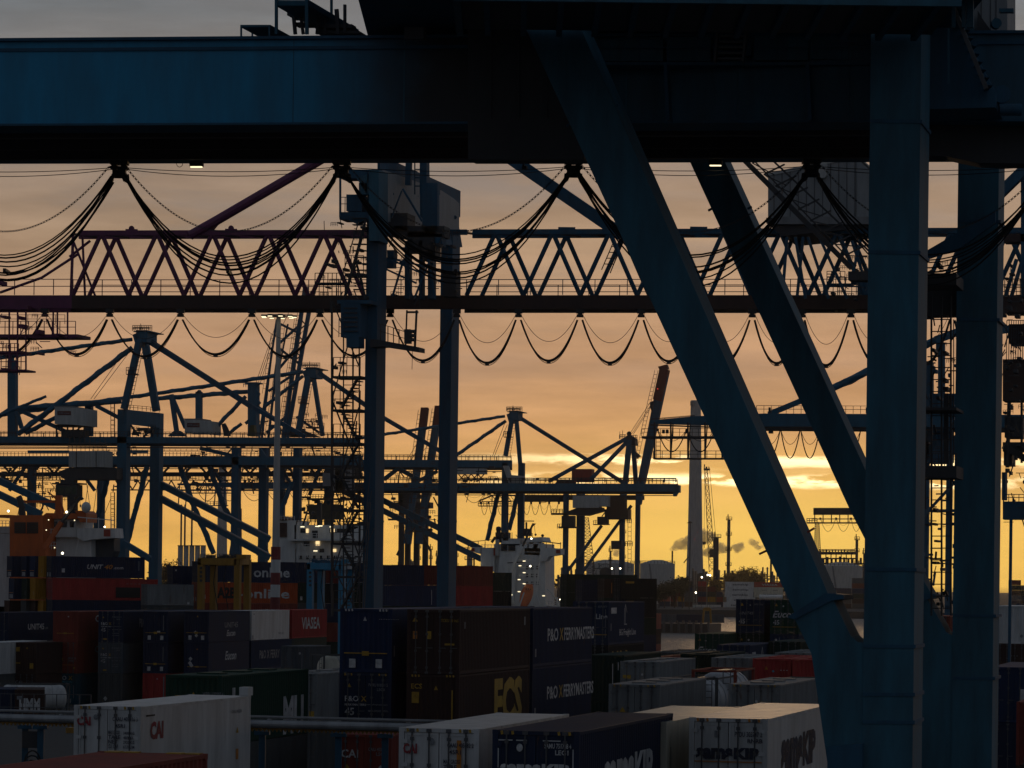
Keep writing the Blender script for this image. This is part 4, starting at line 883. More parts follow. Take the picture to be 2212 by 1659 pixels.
# ---- nearest of the row
A = thing('quay_crane', 'tall blue crane with the highest A-frame at left', 'crane', ground_of(265, 680), gq); Y = 680
aframe(A, B, Y, (306, 713), (268, 884), (338, 888), 13, 15)
for x0, x1, yt, yy in ((252, 272, 884, Y), (323, 343, 892, Y + 16)): g = X(yy); g.leg(x0, x1, yt, 2.6); g.build('leg', B, A)
part(A, Y, 'portal_beam', M['slate'] if 'slate' in M else M['crane_far'], lambda g: g.prism([P(267, 884, Y - .3), P(344, 892, Y + 16), P(345, 924, Y + 16), P(267, 915, Y - .3)], Vector((0, 1.6, 0))))
for a, b, w_ in (((286, 733), (-70, 783), 8), ((286, 751), (38, 938), 11), ((-70, 800), (-4, 896), 8), ((-20, 905), (100, 856), 6)): part(A, Y + 3, 'stay', B, lambda g: g.s_(a, b, w_))
part(A, Y + 3, 'stay', D_, lambda g: (g.b((322, 738), (545, 880), 10, .9), g.b((322, 730), (545, 873), 2, .2)))
part(A, Y + 3, 'stay', D_, lambda g: g.b((540, 876), (660, 944), 9, .9))
rope(A, Y + 2, ((272, 755), (196, 862)), ((282, 757), (203, 862)), ((195, 1010), (185, 1085)), ((205, 1010), (225, 1105)), ((215, 1010), (200, 1120)), ((240, 1075), (222, 1120)), ((182, 1010), (195, 1100)))
girder(A, B, Y, -90, 770, 942, 956)
part(A, Y + 8, 'upright', B, lambda g: (g.rect(16, 778, 33, 945, 1.6), g.t([(24, 766), (24, 780)], 14)))
for a, b, w_ in (((33, 883), (262, 866), 12), ((55, 936), (120, 902), 9)): part(A, Y + 8, 'stay', B, lambda g: g.s_(a, b, w_))
for a, b, w_ in (((42, 886), (142, 932), 8), ((207, 876), (262, 905), 8), ((36, 888), (47, 925), 8), ((-10, 905), (20, 885), 8)): part(A, Y + 8, 'brace', B, lambda g: g.b(a, b, w_, .8))
part(A, Y + 9, 'upright', D_, lambda g: g.rect(183, 874, 197, 942, 1.4))
h = cabin(A, Y - 3, 118, 879, 186, 917); sign(h, Y - 3, 124, 888, 153, 896.5, 'Konner')
part(A, Y - 2, 'house_frame', K_, lambda g: [g.b((122 + k * 12, 919), (122 + k * 12, 945), 3) for k in range(6)] + [g.b((122, 920), (160, 944), 2), g.b((180, 920), (140, 944), 2), g.rect(120, 917, 186, 921, 5), g.rect(135, 928, 178, 944, 4)])
g = X(Y - 4)
for x0, x1 in ((148.5, 164), (166, 207), (208.5, 229)): g.rect(x0, 974, x1, 1009, 4)
th = g.build('trolley_house', M['pale'], A)
g = X(Y - 4.02)
for k in range(24): x = 150 + k * 3.3; g.b((x, 976), (x, 1008), .7, .04)
g.build('cladding_rib', M['grey'], th)
part(A, Y - 4, 'trolley_frame', M['steel'], lambda g: (g.r((147, 974), (230, 974), 17, 9, 1), [g.b((150 + k * 11, 957), (150 + k * 11, 945), 2) for k in range(8)], g.rect(147, 956, 230, 958.5, 3)))
part(A, Y - 3.5, 'trolley_base', K_, lambda g: (g.pr([(120, 1022), (148, 1010), (252, 1010), (252, 1036), (140, 1036)], 6), g.r((95, 1036), (150, 1036), 9, 9, 1)))
g = X(Y - 4); g.rect(120, 1047, 167, 1073, 3); g.rect(112, 1043, 172, 1046, 4); g.rect(130, 1036, 160, 1043, 2); g.rect(145, 1073, 161, 1130, 2); oc = g.build('operator_cab', K_, A)
g = X(Y - 4.05); g.rect(124, 1051, 138, 1067, .04); g.rect(141, 1051, 153, 1067, .04); g.rect(156, 1051, 164, 1067, .04); g.build('cab_window', mat('greenish_glass', (.03, .045, .02), .15, dirt=0), oc)
for x, y0, y1 in ((244, 871, 945), (244, 1064, 1150)): part(A, Y - 1, 'caged_ladder', K_, lambda g: (g.ladder(P(x - 1, y0, Y - 1), P(x - 1, y1, Y - 1), .7, .8, .1), g.b((x + 4, y0), (x + 4, y1), .9), [g.b((x - 4, y), (x + 5, y), .8) for y in range(y0, y1, 12)]))
part(A, Y + 10, 'straked_brace', B, lambda g: (g.s_((318, 1005), (293, 1103), 11), g.s_((293, 1100), (275, 1172), 11), g.b((275, 1165), (262, 1205), 11, 1)))
part(A, Y + 9, 'straked_brace', B, lambda g: (g.s_((240, 998), (216, 1096), 12), g.s_((216, 1094), (206, 1150), 12)))
part(A, Y - 2, 'raking_beam', B, lambda g: (g.b((-60, 1012), (130, 1098), 14, 1.5), g.b((-60, 1040), (90, 1112), 14, 1.5), g.b((262, 1170), (325, 1208), 13, 1.2)))
for a, b in (((330, 1038), (583, 1166)), ((330, 1068), (583, 1205))): part(A, Y + 18, 'raking_beam', B, lambda g: g.b(a, b, 13, 1.4)); part(A, Y + 17.9, 'beam_top', M['slate'] if 'slate' in M else M['grey'], lambda g: g.b((a[0], a[1] - 7.5), (b[0], b[1] - 7.5), 2, 1.5))
clutter(A, Y + 2, 268, 343, 925, 942, 16); part(A, Y, 'beam_railing', K_, lambda g: (g.r((270, 884), (344, 891), 10, 9, .9), g.b((282, 918), (300, 942), 4), g.b((330, 924), (310, 944), 4), g.rect(296, 924, 318, 930, 2)))
# ---- second crane
A = thing('quay_crane', 'blue crane with boxed house and wavy tie bars, second in the row', 'crane', ground_of(640, 805), gq); Y = 805
aframe(A, B, Y, (671, 793), (645, 930), (697, 942), 12, 8, .9)
girder(A, B, Y, -60, 775, 985, 1002, False)
for a, b, w_ in (((655, 803), (345, 849), 8), ((345, 849), (-60, 905), 8), ((535, 846), (340, 861), 9), ((531, 856), (452, 938), 8), ((655, 812), (570, 880), 7), ((522, 915), (490, 940), 7), ((572, 882), (530, 915), 7)): part(A, Y + 2, 'stay', B, lambda g: g.s_(a, b, w_))
part(A, Y, 'stay', D_, lambda g: (g.b((688, 806), (830, 904), 8, .8), g.b((688, 800), (830, 898), 1.6, .2)))
part(A, Y, 'stay', D_, lambda g: (g.b((830, 904), (985, 995), 8, .8), g.b((830, 899), (985, 990), 1.6, .2)))
part(A, Y - 1, 'head_tower', B, lambda g: (g.rect(535, 828, 553, 942, 3), g.pr([(553, 840), (560, 850), (556, 862), (562, 870), (553, 878)], 1), g.rect(528, 826, 560, 829, 3), g.r((526, 836), (556, 836), 10, 5, 1)))
part(A, Y, 'upright', B, lambda g: (g.b((370, 852), (383, 942), 9, 1), g.b((374, 862), (401, 925), 7, 1), g.pr([(362, 942), (400, 942), (385, 930), (376, 930)], 2)))
part(A, Y + 1, 'upright', B, lambda g: (g.rect(422, 846, 434, 908, 1.4), g.pr([(422, 850), (434, 850), (430, 842), (428, 842)], 1.4)))
h = cabin(A, Y - 3, 399, 906, 459, 936, None, .58); sign(h, Y - 3, 404, 913.5, 431, 923, 'Konner')
part(A, Y - 2, 'davit', K_, lambda g: g.pr([(478, 916), (486, 914), (492, 925), (498, 942), (484, 942)], .5))
g = X(Y - 3); g.pr([(538, 925), (541, 918), (548, 918), (551, 942), (538, 942)], 2); g.build('yellow_winch', mat('olive_yellow', (.09, .08, .02), .6), A)
for x0, x1 in ((499, 514), (558, 574), (632, 646)):
    g = X(Y + (x0 - 499) * .1); g.leg(x0, x1, 968, 2.4); g.build('leg', D_, A)
    g = X(Y + (x0 - 499) * .1 - .1); g.pr([(x0 - 4, 1192), (x0, 1170), (x1, 1170), (x1 + 6, 1200), (x0 - 4, 1200)], .8); g.build('leg_gusset', D_, A)
for a, b, w_ in (((385, 996), (422, 1103), 11), ((422, 1100), (462, 1196), 11), ((452, 1008), (487, 1103), 10), ((487, 1100), (503, 1130), 12), ((632, 1040), (608, 1100), 9), ((608, 1100), (598, 1130), 10)): part(A, Y + 4, 'straked_brace', B, lambda g: g.s_(a, b, w_))
part(A, Y + 3, 'portal_strut', B, lambda g: (g.b((385, 992), (500, 992), 8, .8), g.b((60, 976), (150, 976), 6, .7), g.b((272, 976), (320, 976), 6, .7), g.pr([(500, 968), (515, 968), (507, 1000), (500, 1000)], 1), g.pr([(562, 968), (574, 985), (574, 1010), (566, 1000)], 1), g.b((432, 968), (505, 985), 8, .8)))
# ---- lattice crane booms raised behind the mast
A = thing('quay_crane', 'dark crane with two raised lattice booms behind the lamp mast', 'crane', ground_of(620, 900), gq); Y = 900
for xa, xb, dy in ((659, 612, 622), (675, 620, 630)): part(A, Y, 'raised_boom', D_, lambda g: (g.b((xa, dy), (xb, 945), 8, .9), g.rect(xa - 4, dy - 2, xa + 6, dy + 4, .6)))
part(A, Y + 3, 'boom_lattice', K_, lambda g: [g.b((650 - k * 6, 690 + k * 34), (666 - k * 6, 708 + k * 34), 2.4) for k in range(8)] + [g.b((648 - k * 6, 712 + k * 34), (668 - k * 6, 694 + k * 34), 2.4) for k in range(8)])
for xa, ya, xb, yb, w_ in ((598, 690, 560, 945, 4), (588, 750, 566, 945, 4), (602, 748, 580, 945, 5), (622, 700, 590, 860, 3)): part(A, Y + 5, 'lattice_chord', D_, lambda g: g.b((xa, ya), (xb, yb), w_, .5))
part(A, Y + 5, 'boom_ladder', K_, lambda g: [g.ladder(P(x, y0, Y + 5), P(x - (y1 - y0) * .15, y1, Y + 5), 1.0, 1.3, .1) for x, y0, y1 in ((612, 700, 940), (652, 640, 930), (590, 720, 850), (640, 690, 940))])
part(A, Y + 4, 'lattice_tie', D_, lambda g: [g.b(a, b, 5, .6) for a, b in (((600, 750), (652, 790)), ((606, 700), (650, 722)), ((580, 845), (640, 805)), ((560, 880), (640, 935)), ((600, 800), (645, 745)), ((575, 935), (630, 890)), ((605, 740), (650, 700)), ((640, 900), (690, 935)))])
rope(A, Y + 5, ((598, 695), (552, 830)), ((600, 700), (556, 832)), ((604, 700), (560, 834)), ((640, 640), (612, 700)))
part(A, Y, 'platform', K_, lambda g: (g.pr([(625, 944), (650, 928), (690, 944)], 2), g.r((690, 930), (700, 930), 16, 4, 1), g.rect(660, 922, 690, 925, 3), g.r((655, 924), (692, 924), 14, 6, 1.2), g.rect(625, 928, 645, 944, 2)))
# ---- third crane in the centre
A = thing('quay_crane', 'blue crane with A-frame in the centre beside the white ship', 'crane', ground_of(1100, 1010), gq); Y = 1010
aframe(A, B, Y, (1110, 887), (1092, 985), (1127, 1040), 9, 8, .8)
for a, b, w_ in (((1091, 899), (985, 915), 6), ((985, 915), (700, 958), 6), ((1093, 909), (940, 1015), 7)): part(A, Y + 2, 'stay', B, lambda g: g.s_(a, b, w_))
part(A, Y, 'stay', D_, lambda g: (g.b((1126, 905), (1346, 1043), 7, .8), g.b((1126, 900), (1346, 1038), 1.4, .2)))
rope(A, Y, ((1090, 915), (1064, 985)), ((1096, 917), (1068, 985)), ((1040, 1090), (1060, 1030)))
girder(A, B, Y, 640, 1104, 992, 1008); girder(A, B, Y - 4, 700, 1463, 1042, 1059)
part(A, Y - 4, 'girder_end', B, lambda g: (g.rect(1459, 1048, 1467, 1064, 3), g.pr([(1454, 1064), (1464, 1064), (1459, 1072), (1454, 1072)], 2)))
part(A, Y - 1, 'portal_beam', M['pale'], lambda g: g.pr([(1086, 1006), (1098, 1006), (1103, 1026), (1131, 1028), (1131, 1050), (1100, 1048)], 1.4))
for x0, x1, yy in ((1083, 1095, Y), (1118, 1130, Y + 10)): g = X(yy); g.leg(x0, x1, 1000, 2.2); g.build('leg', D_, A)
for a, b in (((1078, 1060), (1052, 1168)), ((1119, 1064), (1100, 1145))): part(A, Y + 3, 'straked_brace', B, lambda g: g.s_(a, b, 9))
for a, b in (((700, 1018), (1040, 1186)), ((700, 1040), (1040, 1208))): part(A, Y + 5, 'raking_beam', B, lambda g: g.b(a, b, 12, 1.4))
part(A, Y - 3, 'hanging_house', M['pale'], lambda g: g.rect(985, 1012, 1046, 1024, 4)); part(A, Y - 3, 'house_frame', K_, lambda g: [g.b((990 + k * 14, 1024), (1004 + k * 14, 1040), 2) for k in range(4)] + [g.b((1004 + k * 14, 1024), (990 + k * 14, 1040), 2) for k in range(4)])
part(A, Y + 2, 'portal_strut', B, lambda g: (g.b((829, 1036), (860, 1012), 8), g.b((860, 1012), (905, 1036), 9), g.b((905, 1038), (945, 1018), 7)))
part(A, Y - 3, 'equipment', K_, lambda g: [g.rect(1040 + k * 13, 1062, 1046 + k * 13, 1068, 1) for k in range(4)] + [g.r((1000, 1042), (1460, 1042), 9, 26, 2)] + [g.rect(1008 + 30 * k, 1034, 1014 + 30 * k, 1038, .5) for k in range(7)])
# pair of raised booms left of the centre leg
A = thing('quay_crane', 'dark crane pair with raised red-tipped booms left of the centre', 'crane', ground_of(890, 1180), gq); Y = 1180
for (xt, xb, yt) in ((918, 880, 882), (948, 905, 878)):
    part(A, Y, 'raised_boom', D_, lambda g: g.b((xt, yt), (xb, 1175), 15, 2)); part(A, Y - .2, 'boom_tip', C_TIP, lambda g: (g.b((xt, yt), (xt - 5, yt + 42), 15.4, 2.3), g.rect(xt - 9, yt - 2, xt + 5, yt + 3, 2)))
    part(A, Y - 1, 'boom_ladder', K_, lambda g: g.ladder(P(xt - 11, yt + 4, Y - 1), P(xb - 9, 1150, Y - 1), 1.1, 1.6, .14))
rope(A, Y, ((905, 950), (870, 1010)), ((912, 950), (880, 1010)), ((935, 950), (905, 985)))
for x in (866, 880, 899, 918): g = X(Y + (x - 866) * .3); g.leg(x - 5, x + 5, 1060, 2); g.build('leg', K_, A)
part(A, Y, 'portal_frame', K_, lambda g: (g.rect(840, 1085, 930, 1098, 4), g.b((858, 1200), (905, 1100), 5), g.b((930, 1190), (885, 1100), 4), g.rect(860, 1062, 900, 1085, 3), g.rect(838, 1120, 925, 1124, 2), g.r((838, 1120), (925, 1120), 9, 10, 1)))
# ---- crane D with raised boom in front of the glow
A = thing('quay_crane', 'dark crane with one tall raised boom tipped in red beside the sun glow', 'crane', ground_of(1360, 1190), gq); Y = 1190
part(A, Y, 'raised_boom', D_, lambda g: g.pr([(1425, 795), (1444, 800), (1391, 1047), (1383, 1090), (1373, 1090), (1376, 1045)], 3)); part(A, Y - .2, 'boom_tip', C_TIP, lambda g: (g.pr([(1425, 794), (1444, 799), (1429, 868), (1410, 862)], 3.4), g.pr([(1421, 792), (1440, 787), (1443, 797), (1424, 798)], 3)))
part(A, Y - .4, 'beacon', M['redlamp'], lambda g: g.rect(1420, 839, 1421.4, 841, .3))
part(A, Y - 1, 'boom_ladder', K_, lambda g: (g.ladder(P(1418, 800, Y - 1), P(1373, 1000, Y - 1), 1.2, 1.5, .14), g.pr([(1404, 868), (1412, 866), (1408, 890), (1404, 880)], 2)))
rope(A, Y, ((1362, 935), (1404, 870)), ((1365, 937), (1405, 876)), ((1368, 938), (1404, 882)))
for a, b, w_ in (((1352, 948), (1185, 1040), 8), ((1354, 955), (1276, 1036), 8)): part(A, Y, 'stay', D_, lambda g: g.b(a, b, w_, 1))
for a, b, w_, yy in (((1360, 950), (1345, 1100), 11, Y), ((1367, 950), (1375, 1060), 9, Y + 10)): part(A, yy, 'a_frame_leg', D_, lambda g: g.b(a, b, w_, 1.6))
part(A, Y, 'apex_head', K_, lambda g: (g.pr([(1344, 950), (1358, 938), (1372, 948), (1372, 962), (1350, 962)], 5), g.tube([P(1359, 937, Y), P(1359, 937, Y + 4)], .9, 12), g.r((1338, 948), (1352, 948), 9, 4, 1.2), g.r((1365, 952), (1376, 952), 12, 4, 1.2), g.b((1345, 930), (1345, 948), 1), g.b((1339, 932), (1339, 948), 1), g.pr([(1372, 975), (1383, 985), (1375, 990)], 2), g.r((1350, 992), (1356, 992), 10, 3, 1)))
part(A, Y, 'hoist_house', M['red'], lambda g: g.rect(1235, 1013, 1278, 1041, 5)); part(A, Y - .3, 'low_house', M['brown'], lambda g: g.pr([(1198, 1046), (1204, 1037), (1240, 1036), (1240, 1050), (1198, 1050)], 4))
h = part(A, Y - 6, 'trolley_house', M['pale'], lambda g: (g.rect(1237, 1069, 1294, 1097, 5))); part(A, Y - 6, 'house_end', M['pale'], lambda g: g.rect(1294.4, 1071, 1313, 1094, 5))
part(A, Y - 6, 'trolley_frame', M['steel'], lambda g: (g.r((1232, 1058), (1300, 1058), 10, 9, 1.2), g.r((1234, 1070), (1302, 1070), 9, 12, 1.2), g.rect(1234, 1058, 1302, 1061, 2)))
part(A, Y - 5, 'trolley_base', K_, lambda g: (g.pr([(1225, 1105), (1246, 1097), (1300, 1096), (1300, 1105), (1268, 1114), (1215, 1112)], 5), g.rect(1190, 1108, 1225, 1112, 4), g.r((1190, 1108), (1215, 1108), 8, 6, 1.2), g.rect(1213, 1114, 1240, 1140, 3), g.r((1204, 1142), (1218, 1142), 10, 4, 1.2), g.rect(1206, 1138, 1245, 1141, 3)))
for x0, x1, dy in ((1216, 1226, 0), (1245, 1261, 4), (1338, 1348, 14), (1372, 1381, 18)): g = X(Y + dy); g.leg(x0, x1, 1065, 2); g.build('leg', D_, A)
for a, b in (((1300, 1135), (1223, 1238)), ((1364, 1092), (1258, 1236))): part(A, Y + 2, 'diagonal', D_, lambda g: g.b(a, b, 6, 1))
part(A, Y - 2, 'hoist_house', M['brown'], lambda g: (g.rect(1306, 1100, 1357, 1122, 5), g.rect(1310, 1072, 1350, 1100, 4)))
part(A, Y - 3, 'operator_cab', K_, lambda g: (g.rect(1290, 1116, 1312, 1132, 3), g.rect(1281, 1132, 1314, 1134, 3), g.r((1282, 1132), (1312, 1132), 8, 5, 1), g.b((1300, 1116), (1308, 1105), 2), g.rect(1320, 1168, 1342, 1186, 3)))
part(A, Y + 3, 'caged_ladder', K_, lambda g: (g.ladder(P(1360, 1100, Y), P(1360, 1235, Y), 1.2, 1.6, .14), g.r((1350, 1180), (1366, 1180), 10, 5, 1.2), g.r((1350, 1130), (1364, 1130), 9, 5, 1.2)))
part(A, Y + 5, 'portal_beam', K_, lambda g: (g.rect(1130, 1070, 1217, 1084, 2), g.rect(1210, 1070, 1390, 1080, 2), g.r((1132, 1070), (1217, 1070), 7, 8, 1)))
part(A, Y + 6, 'boom_tip_frame', K_, lambda g: (g.b((1035, 1082), (1064, 1070), 3), g.b((1064, 1070), (1130, 1071), 2.4), g.b((1035, 1084), (1130, 1082), 2), g.rect(1033, 1092, 1104, 1094, 2), g.r((1033, 1093), (1104, 1093), 9, 6, 1.2), [g.b((1064 + k * 16, 1071), (1072 + k * 16, 1083), 1.6) for k in range(4)], g.b((1063, 1070), (1063, 1082), 2)))
def fest(root, Y, xs, y, dep, m=1.0):
    for x0, x1 in zip(xs[:-1], xs[1:]):
        g = X(Y); pts = sag(P(x0 + 1, y, Y), P(x1 - 1, y, Y), dep * Y / F, 12); g.tube(pts, .09 * m, 4); g.tube(sag(P(x0 + 1, y, Y), P(x1 - 1, y, Y), dep * .5 * Y / F, 10), .035, 4); g.build('festoon_cable', M['rubber'], root)
    g = X(Y)
    for x in xs: g.rect(x - 2, y - 4, x + 2, y + 1, .5)
    g.build('festoon_trolley', K_, root)
fest(A, Y + 4, [1038, 1055, 1073, 1092, 1110, 1129, 1147, 1166, 1186, 1207], 1088, 24)
fest(A, Y + 4, [1000, 1049, 1098, 1147, 1200], 1064, 22)
# ---- crane E, nearer, behind the big braces at right
A = thing('quay_crane', 'blue crane boom with hanging walkway seen between the two big braces', 'crane', ground_of(2000, 430), gq); Y = 430
part(A, Y, 'girder', B, lambda g: g.pr([(1404, 908), (1500, 899), (1650, 893), (2240, 896), (2240, 924), (1650, 921), (1404, 915)], 1.6))
part(A, Y + 5, 'girder', K_, lambda g: g.pr([(1640, 905), (2240, 906), (2240, 934), (1640, 930)], 1.6))
part(A, Y, 'cable_rail', K_, lambda g: (g.b((1650, 926), (2240, 930), 1.8, .3), g.rect(1660, 928, 1668, 936, 1), g.b((1405, 918), (1570, 924), 3, .3)))
part(A, Y, 'handrail', K_, lambda g: (g.r((1634, 893), (2100, 895), 17, 16, 1), g.r((1404, 908), (1500, 900), 3, 30, 1), [g.rect(1660 + k * 105, 880, 1664 + k * 105, 893, .4) for k in range(3)]))
part(A, Y + 2, 'stay', B, lambda g: (g.b((1660, 895), (1730, 866), 11, .7), g.s_((1725, 868), (1805, 836), 13), g.s_((1800, 838), (1890, 795), 15)))
part(A, Y + 2, 'stay', B, lambda g: (g.s_((1890, 795), (2020, 735), 15), g.b((2020, 735), (2075, 715), 16, .8), g.b((2075, 722), (2240, 705), 16, .8), g.rect(2026, 740, 2040, 890, 1.2)))
part(A, Y - .5, 'hanging_walkway', K_, lambda g: (g.rect(1386, 942, 1577, 947, 2), g.rect(1411, 989, 1585, 992, 2), g.r((1411, 990), (1585, 990), 16, 19, 1.2), g.r((1386, 943), (1577, 943), 17, 14, 1), [g.b((x, 912), (x, 992), 3.4) for x in (1414, 1449, 1486, 1523, 1560)], [g.b((x + 5, 915), (x, 990), 2.4) for x in (1449, 1486, 1523)], g.ladder(P(1422, 946, Y), P(1422, 990, Y), .55, .5, .07), [g.rect(x, 928, x + 5, 936, .5) for x in (1430, 1438, 1480)]))
fest(A, Y, [1420, 1483, 1544], 930, 46, .8); fest(A, Y, [1641, 1686, 1729, 1771, 1815, 1860], 930, 60, .8)
part(A, Y + 3, 'leg', D_, lambda g: (g.leg(1990, 2006, 850, 1.6), g.leg(2044, 2056, 850, 1.6), g.rect(1988, 780, 2012, 850, 3), g.rect(2010, 850, 2064, 905, 3), g.rect(1998, 905, 2050, 1000, 3)))
part(A, Y + 2, 'portal_beam', D_, lambda g: (g.pr([(2030, 945), (2064, 940), (2064, 980), (2000, 1000)], 1.5), g.b((1990, 1120), (2064, 1040), 6), g.rect(1990, 1100, 2064, 1106, 1)))
# ---- small far crane beam
A = thing('quay_crane', 'small far crane boom with hanging grid under it, low between the braces', 'crane', ground_of(1850, 1380), gq); Y = 1380
part(A, Y, 'girder', K_, lambda g: (g.rect(1757, 1097, 1900, 1112, 3), g.rect(1743, 1128, 1890, 1131, 2), [g.b((x, 1110), (x, 1131), 2) for x in range(1760, 1890, 18)], g.rect(1755, 1120, 1890, 1122, 1), g.r((1743, 1130), (1765, 1130), 10, 6, 1.4), g.leg(1880, 1890, 1100, 2)))
fest(A, Y, [1772, 1806, 1838, 1862], 1122, 26)
# ---- darker clutter of a further crane row between the left columns
A = thing('quay_crane', 'dense dark crane structure glimpsed low between the left columns', 'crane', ground_of(200, 1000), gq); Y = 1000
part(A, Y, 'girder', B, lambda g: (g.rect(-40, 985, 780, 1002, 2),)); part(A, Y + 8, 'girder', K_, lambda g: (g.rect(-40, 1020, 780, 1029, 2), g.rect(-40, 967, 780, 969, 1), g.rect(-40, 1036, 790, 1038, 1), g.r((-40, 1037), (780, 1037), 8, 7, .9), g.r((-40, 985), (780, 985), 9, 8, .9), g.r((200, 970), (760, 970), -4, 12, .8)))
for k in range(17):
    x = 4 + k * 47; part(A, Y + 5, 'truss_brace', K_, lambda g: (g.b((x, 1002), (x + 18, 1022), 4), g.b((x + 38, 1002), (x + 20, 1022), 4), g.b((x + 19, 1003), (x + 19, 1008), 7)))
for x0, x1 in ((58, 73), (209, 222), (600, 612), (700, 716)): g = X(Y + 4); g.leg(x0, x1, 1000, 2); g.build('leg', D_, A)
for k in range(22):
    x = 250 + k * 24; part(A, Y + 7, 'truss_brace', K_, lambda g: (g.b((x, 1038), (x + 12, 1058), 2.2), g.b((x + 24, 1038), (x + 12, 1058), 2.2)))
part(A, Y + 7, 'cable_rail', K_, lambda g: g.rect(240, 1057, 790, 1059.5, 1))
for a, b in (((600, 985), (632, 1060)), ((700, 990), (668, 1070)), ((150, 985), (205, 1060)), ((60, 1000), (20, 1060)), ((440, 985), (478, 1042))): part(A, Y + 5, 'brace', D_, lambda g: g.b(a, b, 6, 1))
part(A, Y - 2, 'lower_girder', D_, lambda g: (g.pr([(383, 1044), (500, 1042), (500, 1052), (383, 1048)], 2), g.rect(500, 1042, 790, 1056, 2), g.b((383, 1060), (790, 1060), 1.4), g.r((510, 1042), (780, 1042), 9, 9, .9), g.rect(376, 1064, 500, 1066, 1.5), g.r((376, 1065), (500, 1065), 13, 8, .9), g.rect(447, 1091, 490, 1093, 1.5), g.r((447, 1092), (490, 1092), 9, 7, .9), [g.b((x, 1050), (x - 3, 1092), 2) for x in (388, 404, 446, 466, 486)]))
fest(A, Y - 2, [425, 470, 523, 575, 622, 668], 1058, 24)
for args in ((0, 130, 1000, 1060, 70), (40, 130, 1060, 1100, 30), (230, 330, 965, 1050, 30), (400, 560, 955, 1045, 80), (580, 780, 955, 1050, 100), (690, 790, 1000, 1150, 100), (640, 760, 1070, 1135, 50), (840, 940, 1000, 1150, 70), (930, 1080, 1005, 1070, 30), (540, 700, 900, 945, 40)): clutter(A, Y - 3, *args)
part(A, Y - 6, 'operator_cab', mat('cab_olive', (.035, .035, .02), .6), lambda g: (g.rect(668, 1090, 735, 1122, 3), g.rect(662, 1076, 760, 1080, 4), g.r((664, 1078), (700, 1078), 10, 6, 1), g.rect(724, 1000, 745, 1060, 3), g.rect(650, 1072, 668, 1076, 2)))
part(A, Y - 6, 'trolley_house', M['grey'], lambda g: (g.rect(697, 1022, 714, 1050, 3), g.rect(716, 1010, 760, 1060, 3)))
part(A, Y - 5, 'ship_mast', K_, lambda g: (g.b((92, 1010), (92, 1100), 2.2), g.rect(78, 1032, 105, 1034, .4), g.b((82, 1045), (103, 1045), 1.2), g.b((84, 1062), (101, 1062), 1.2), g.r((80, 1095), (120, 1095), 14, 7, 1), g.rect(106, 1026, 110, 1034, .5)))
# ================================================================ container yard
HQ, ST = 2.896, 2.591
L40, L45, L20 = 12.19, 13.72, 6.06
HZ = ('haz', 'yellow')
def PO(side=True):
    d = [('tri', -.75, 2.25, .2, .2, 'yellow'), ('D', 'P&O', -.95, 1.62, .24, 'white'), ('D', 'X', -.2, 1.62, .24, 'yellow'), ('D', 'FERRYMASTERS', -.95, 1.42, .09, 'white', dict(width=1.0)),
         ('D', '45', -.95, 1.0, .32, 'white'), ('D', 'FWRU 010211 5', .15, 2.3, .13, 'dim', dict(width=.9)), ('D', 'L5G0', .55, 2.1, .12, 'dim'), ('D', 'www.poferrymasters.com', .05, 1.45, .07, 'dim', dict(width=1.0)),
         ('D', 'MAX GROSS 34000', .15, 1.15, .09, 'dim', dict(width=.9)), ('D', 'TARE 4700', .15, .8, .09, 'dim', dict(width=.7)), ('D', 'NET 29300', .15, .6, .09, 'dim', dict(width=.7)), ('sq', -.55, .3, .35, .14, 'yellow')]
    return d
def FERRY(y=3.2):
    return [('S', 'P&O', y, 1.25, .62, 'white', dict(width=2.4)), ('S', 'X', y + 2.7, 1.25, .62, 'yellow', dict(width=.9)), ('S', 'FERRYMASTERS', y + 3.8, 1.25, .62, 'white', dict(width=7.2)), ('Ssq', .6, .7, .3, .4, 'dim')]
g = 'containers in the middle rows of the yard'
# tall pair of columns in the middle of the yard (nearest tall stack)
stack(735, 1314, 148, [
    (HQ, L45, 'reefer:plain', 'blue', 'blue container end with a yellow lock bar, topping the tall middle stack', [('bar',), ('tri', -.05, 2.35, .16, .22, 'white'), ('D', '- - - - - - - - - - - -', .62, 2.4, .09, 'white', dict(width=.9)), ('haz', 'white'), ('Ssq', .4, 1.0, .2, .5, 'dim')]),
    (HQ, L45, 'dry', 'navy', 'dark navy container numbered 45 under the blue one in the tall middle stack', PO() + [HZ])], group=g)
stack(880, 1316, 147, [
    (HQ, L45, 'dry', 'brown', 'brown corrugated container with faded doors, top of the tall middle stack', [('tri', -.85, 2.35, .25, .25, 'yellow'), ('D', 'TCKU 18 965', .35, 2.35, .13, 'yellow', dict(width=.8)), ('sq', .75, 1.35, .45, .09, 'yellow'), ('sq', -.85, 1.75, .2, .35, 'orange'), ('sq', -.2, 1.75, .2, .35, 'yellow'), ('Ssq', .9, 2.2, .18, .3, 'dim'), ('Ssq', 12.6, 2.3, .3, .4, 'dim')]),
    (HQ, L45, 'dry:plain', 'brown', 'brown container with huge yellow letters on its side, under the faded brown one', [HZ, ('D', 'ECS', -1.0, 2.25, .22, 'yellow'), ('sq', -.8, 1.85, .34, .5, 'yellow'), ('tri', .15, 2.2, .18, .22, 'yellow'), ('sq', .9, 1.4, .06, 1.6, 'yellow'), ('sq', -.8, .35, .5, .16, 'yellow'),
        ('S', 'ECS', 6.6, .5, 1.95, 'yellow', dict(width=5.6, bold=.05)), ('Ssq', .8, .3, .4, .2, 'yellow')])], group=g)
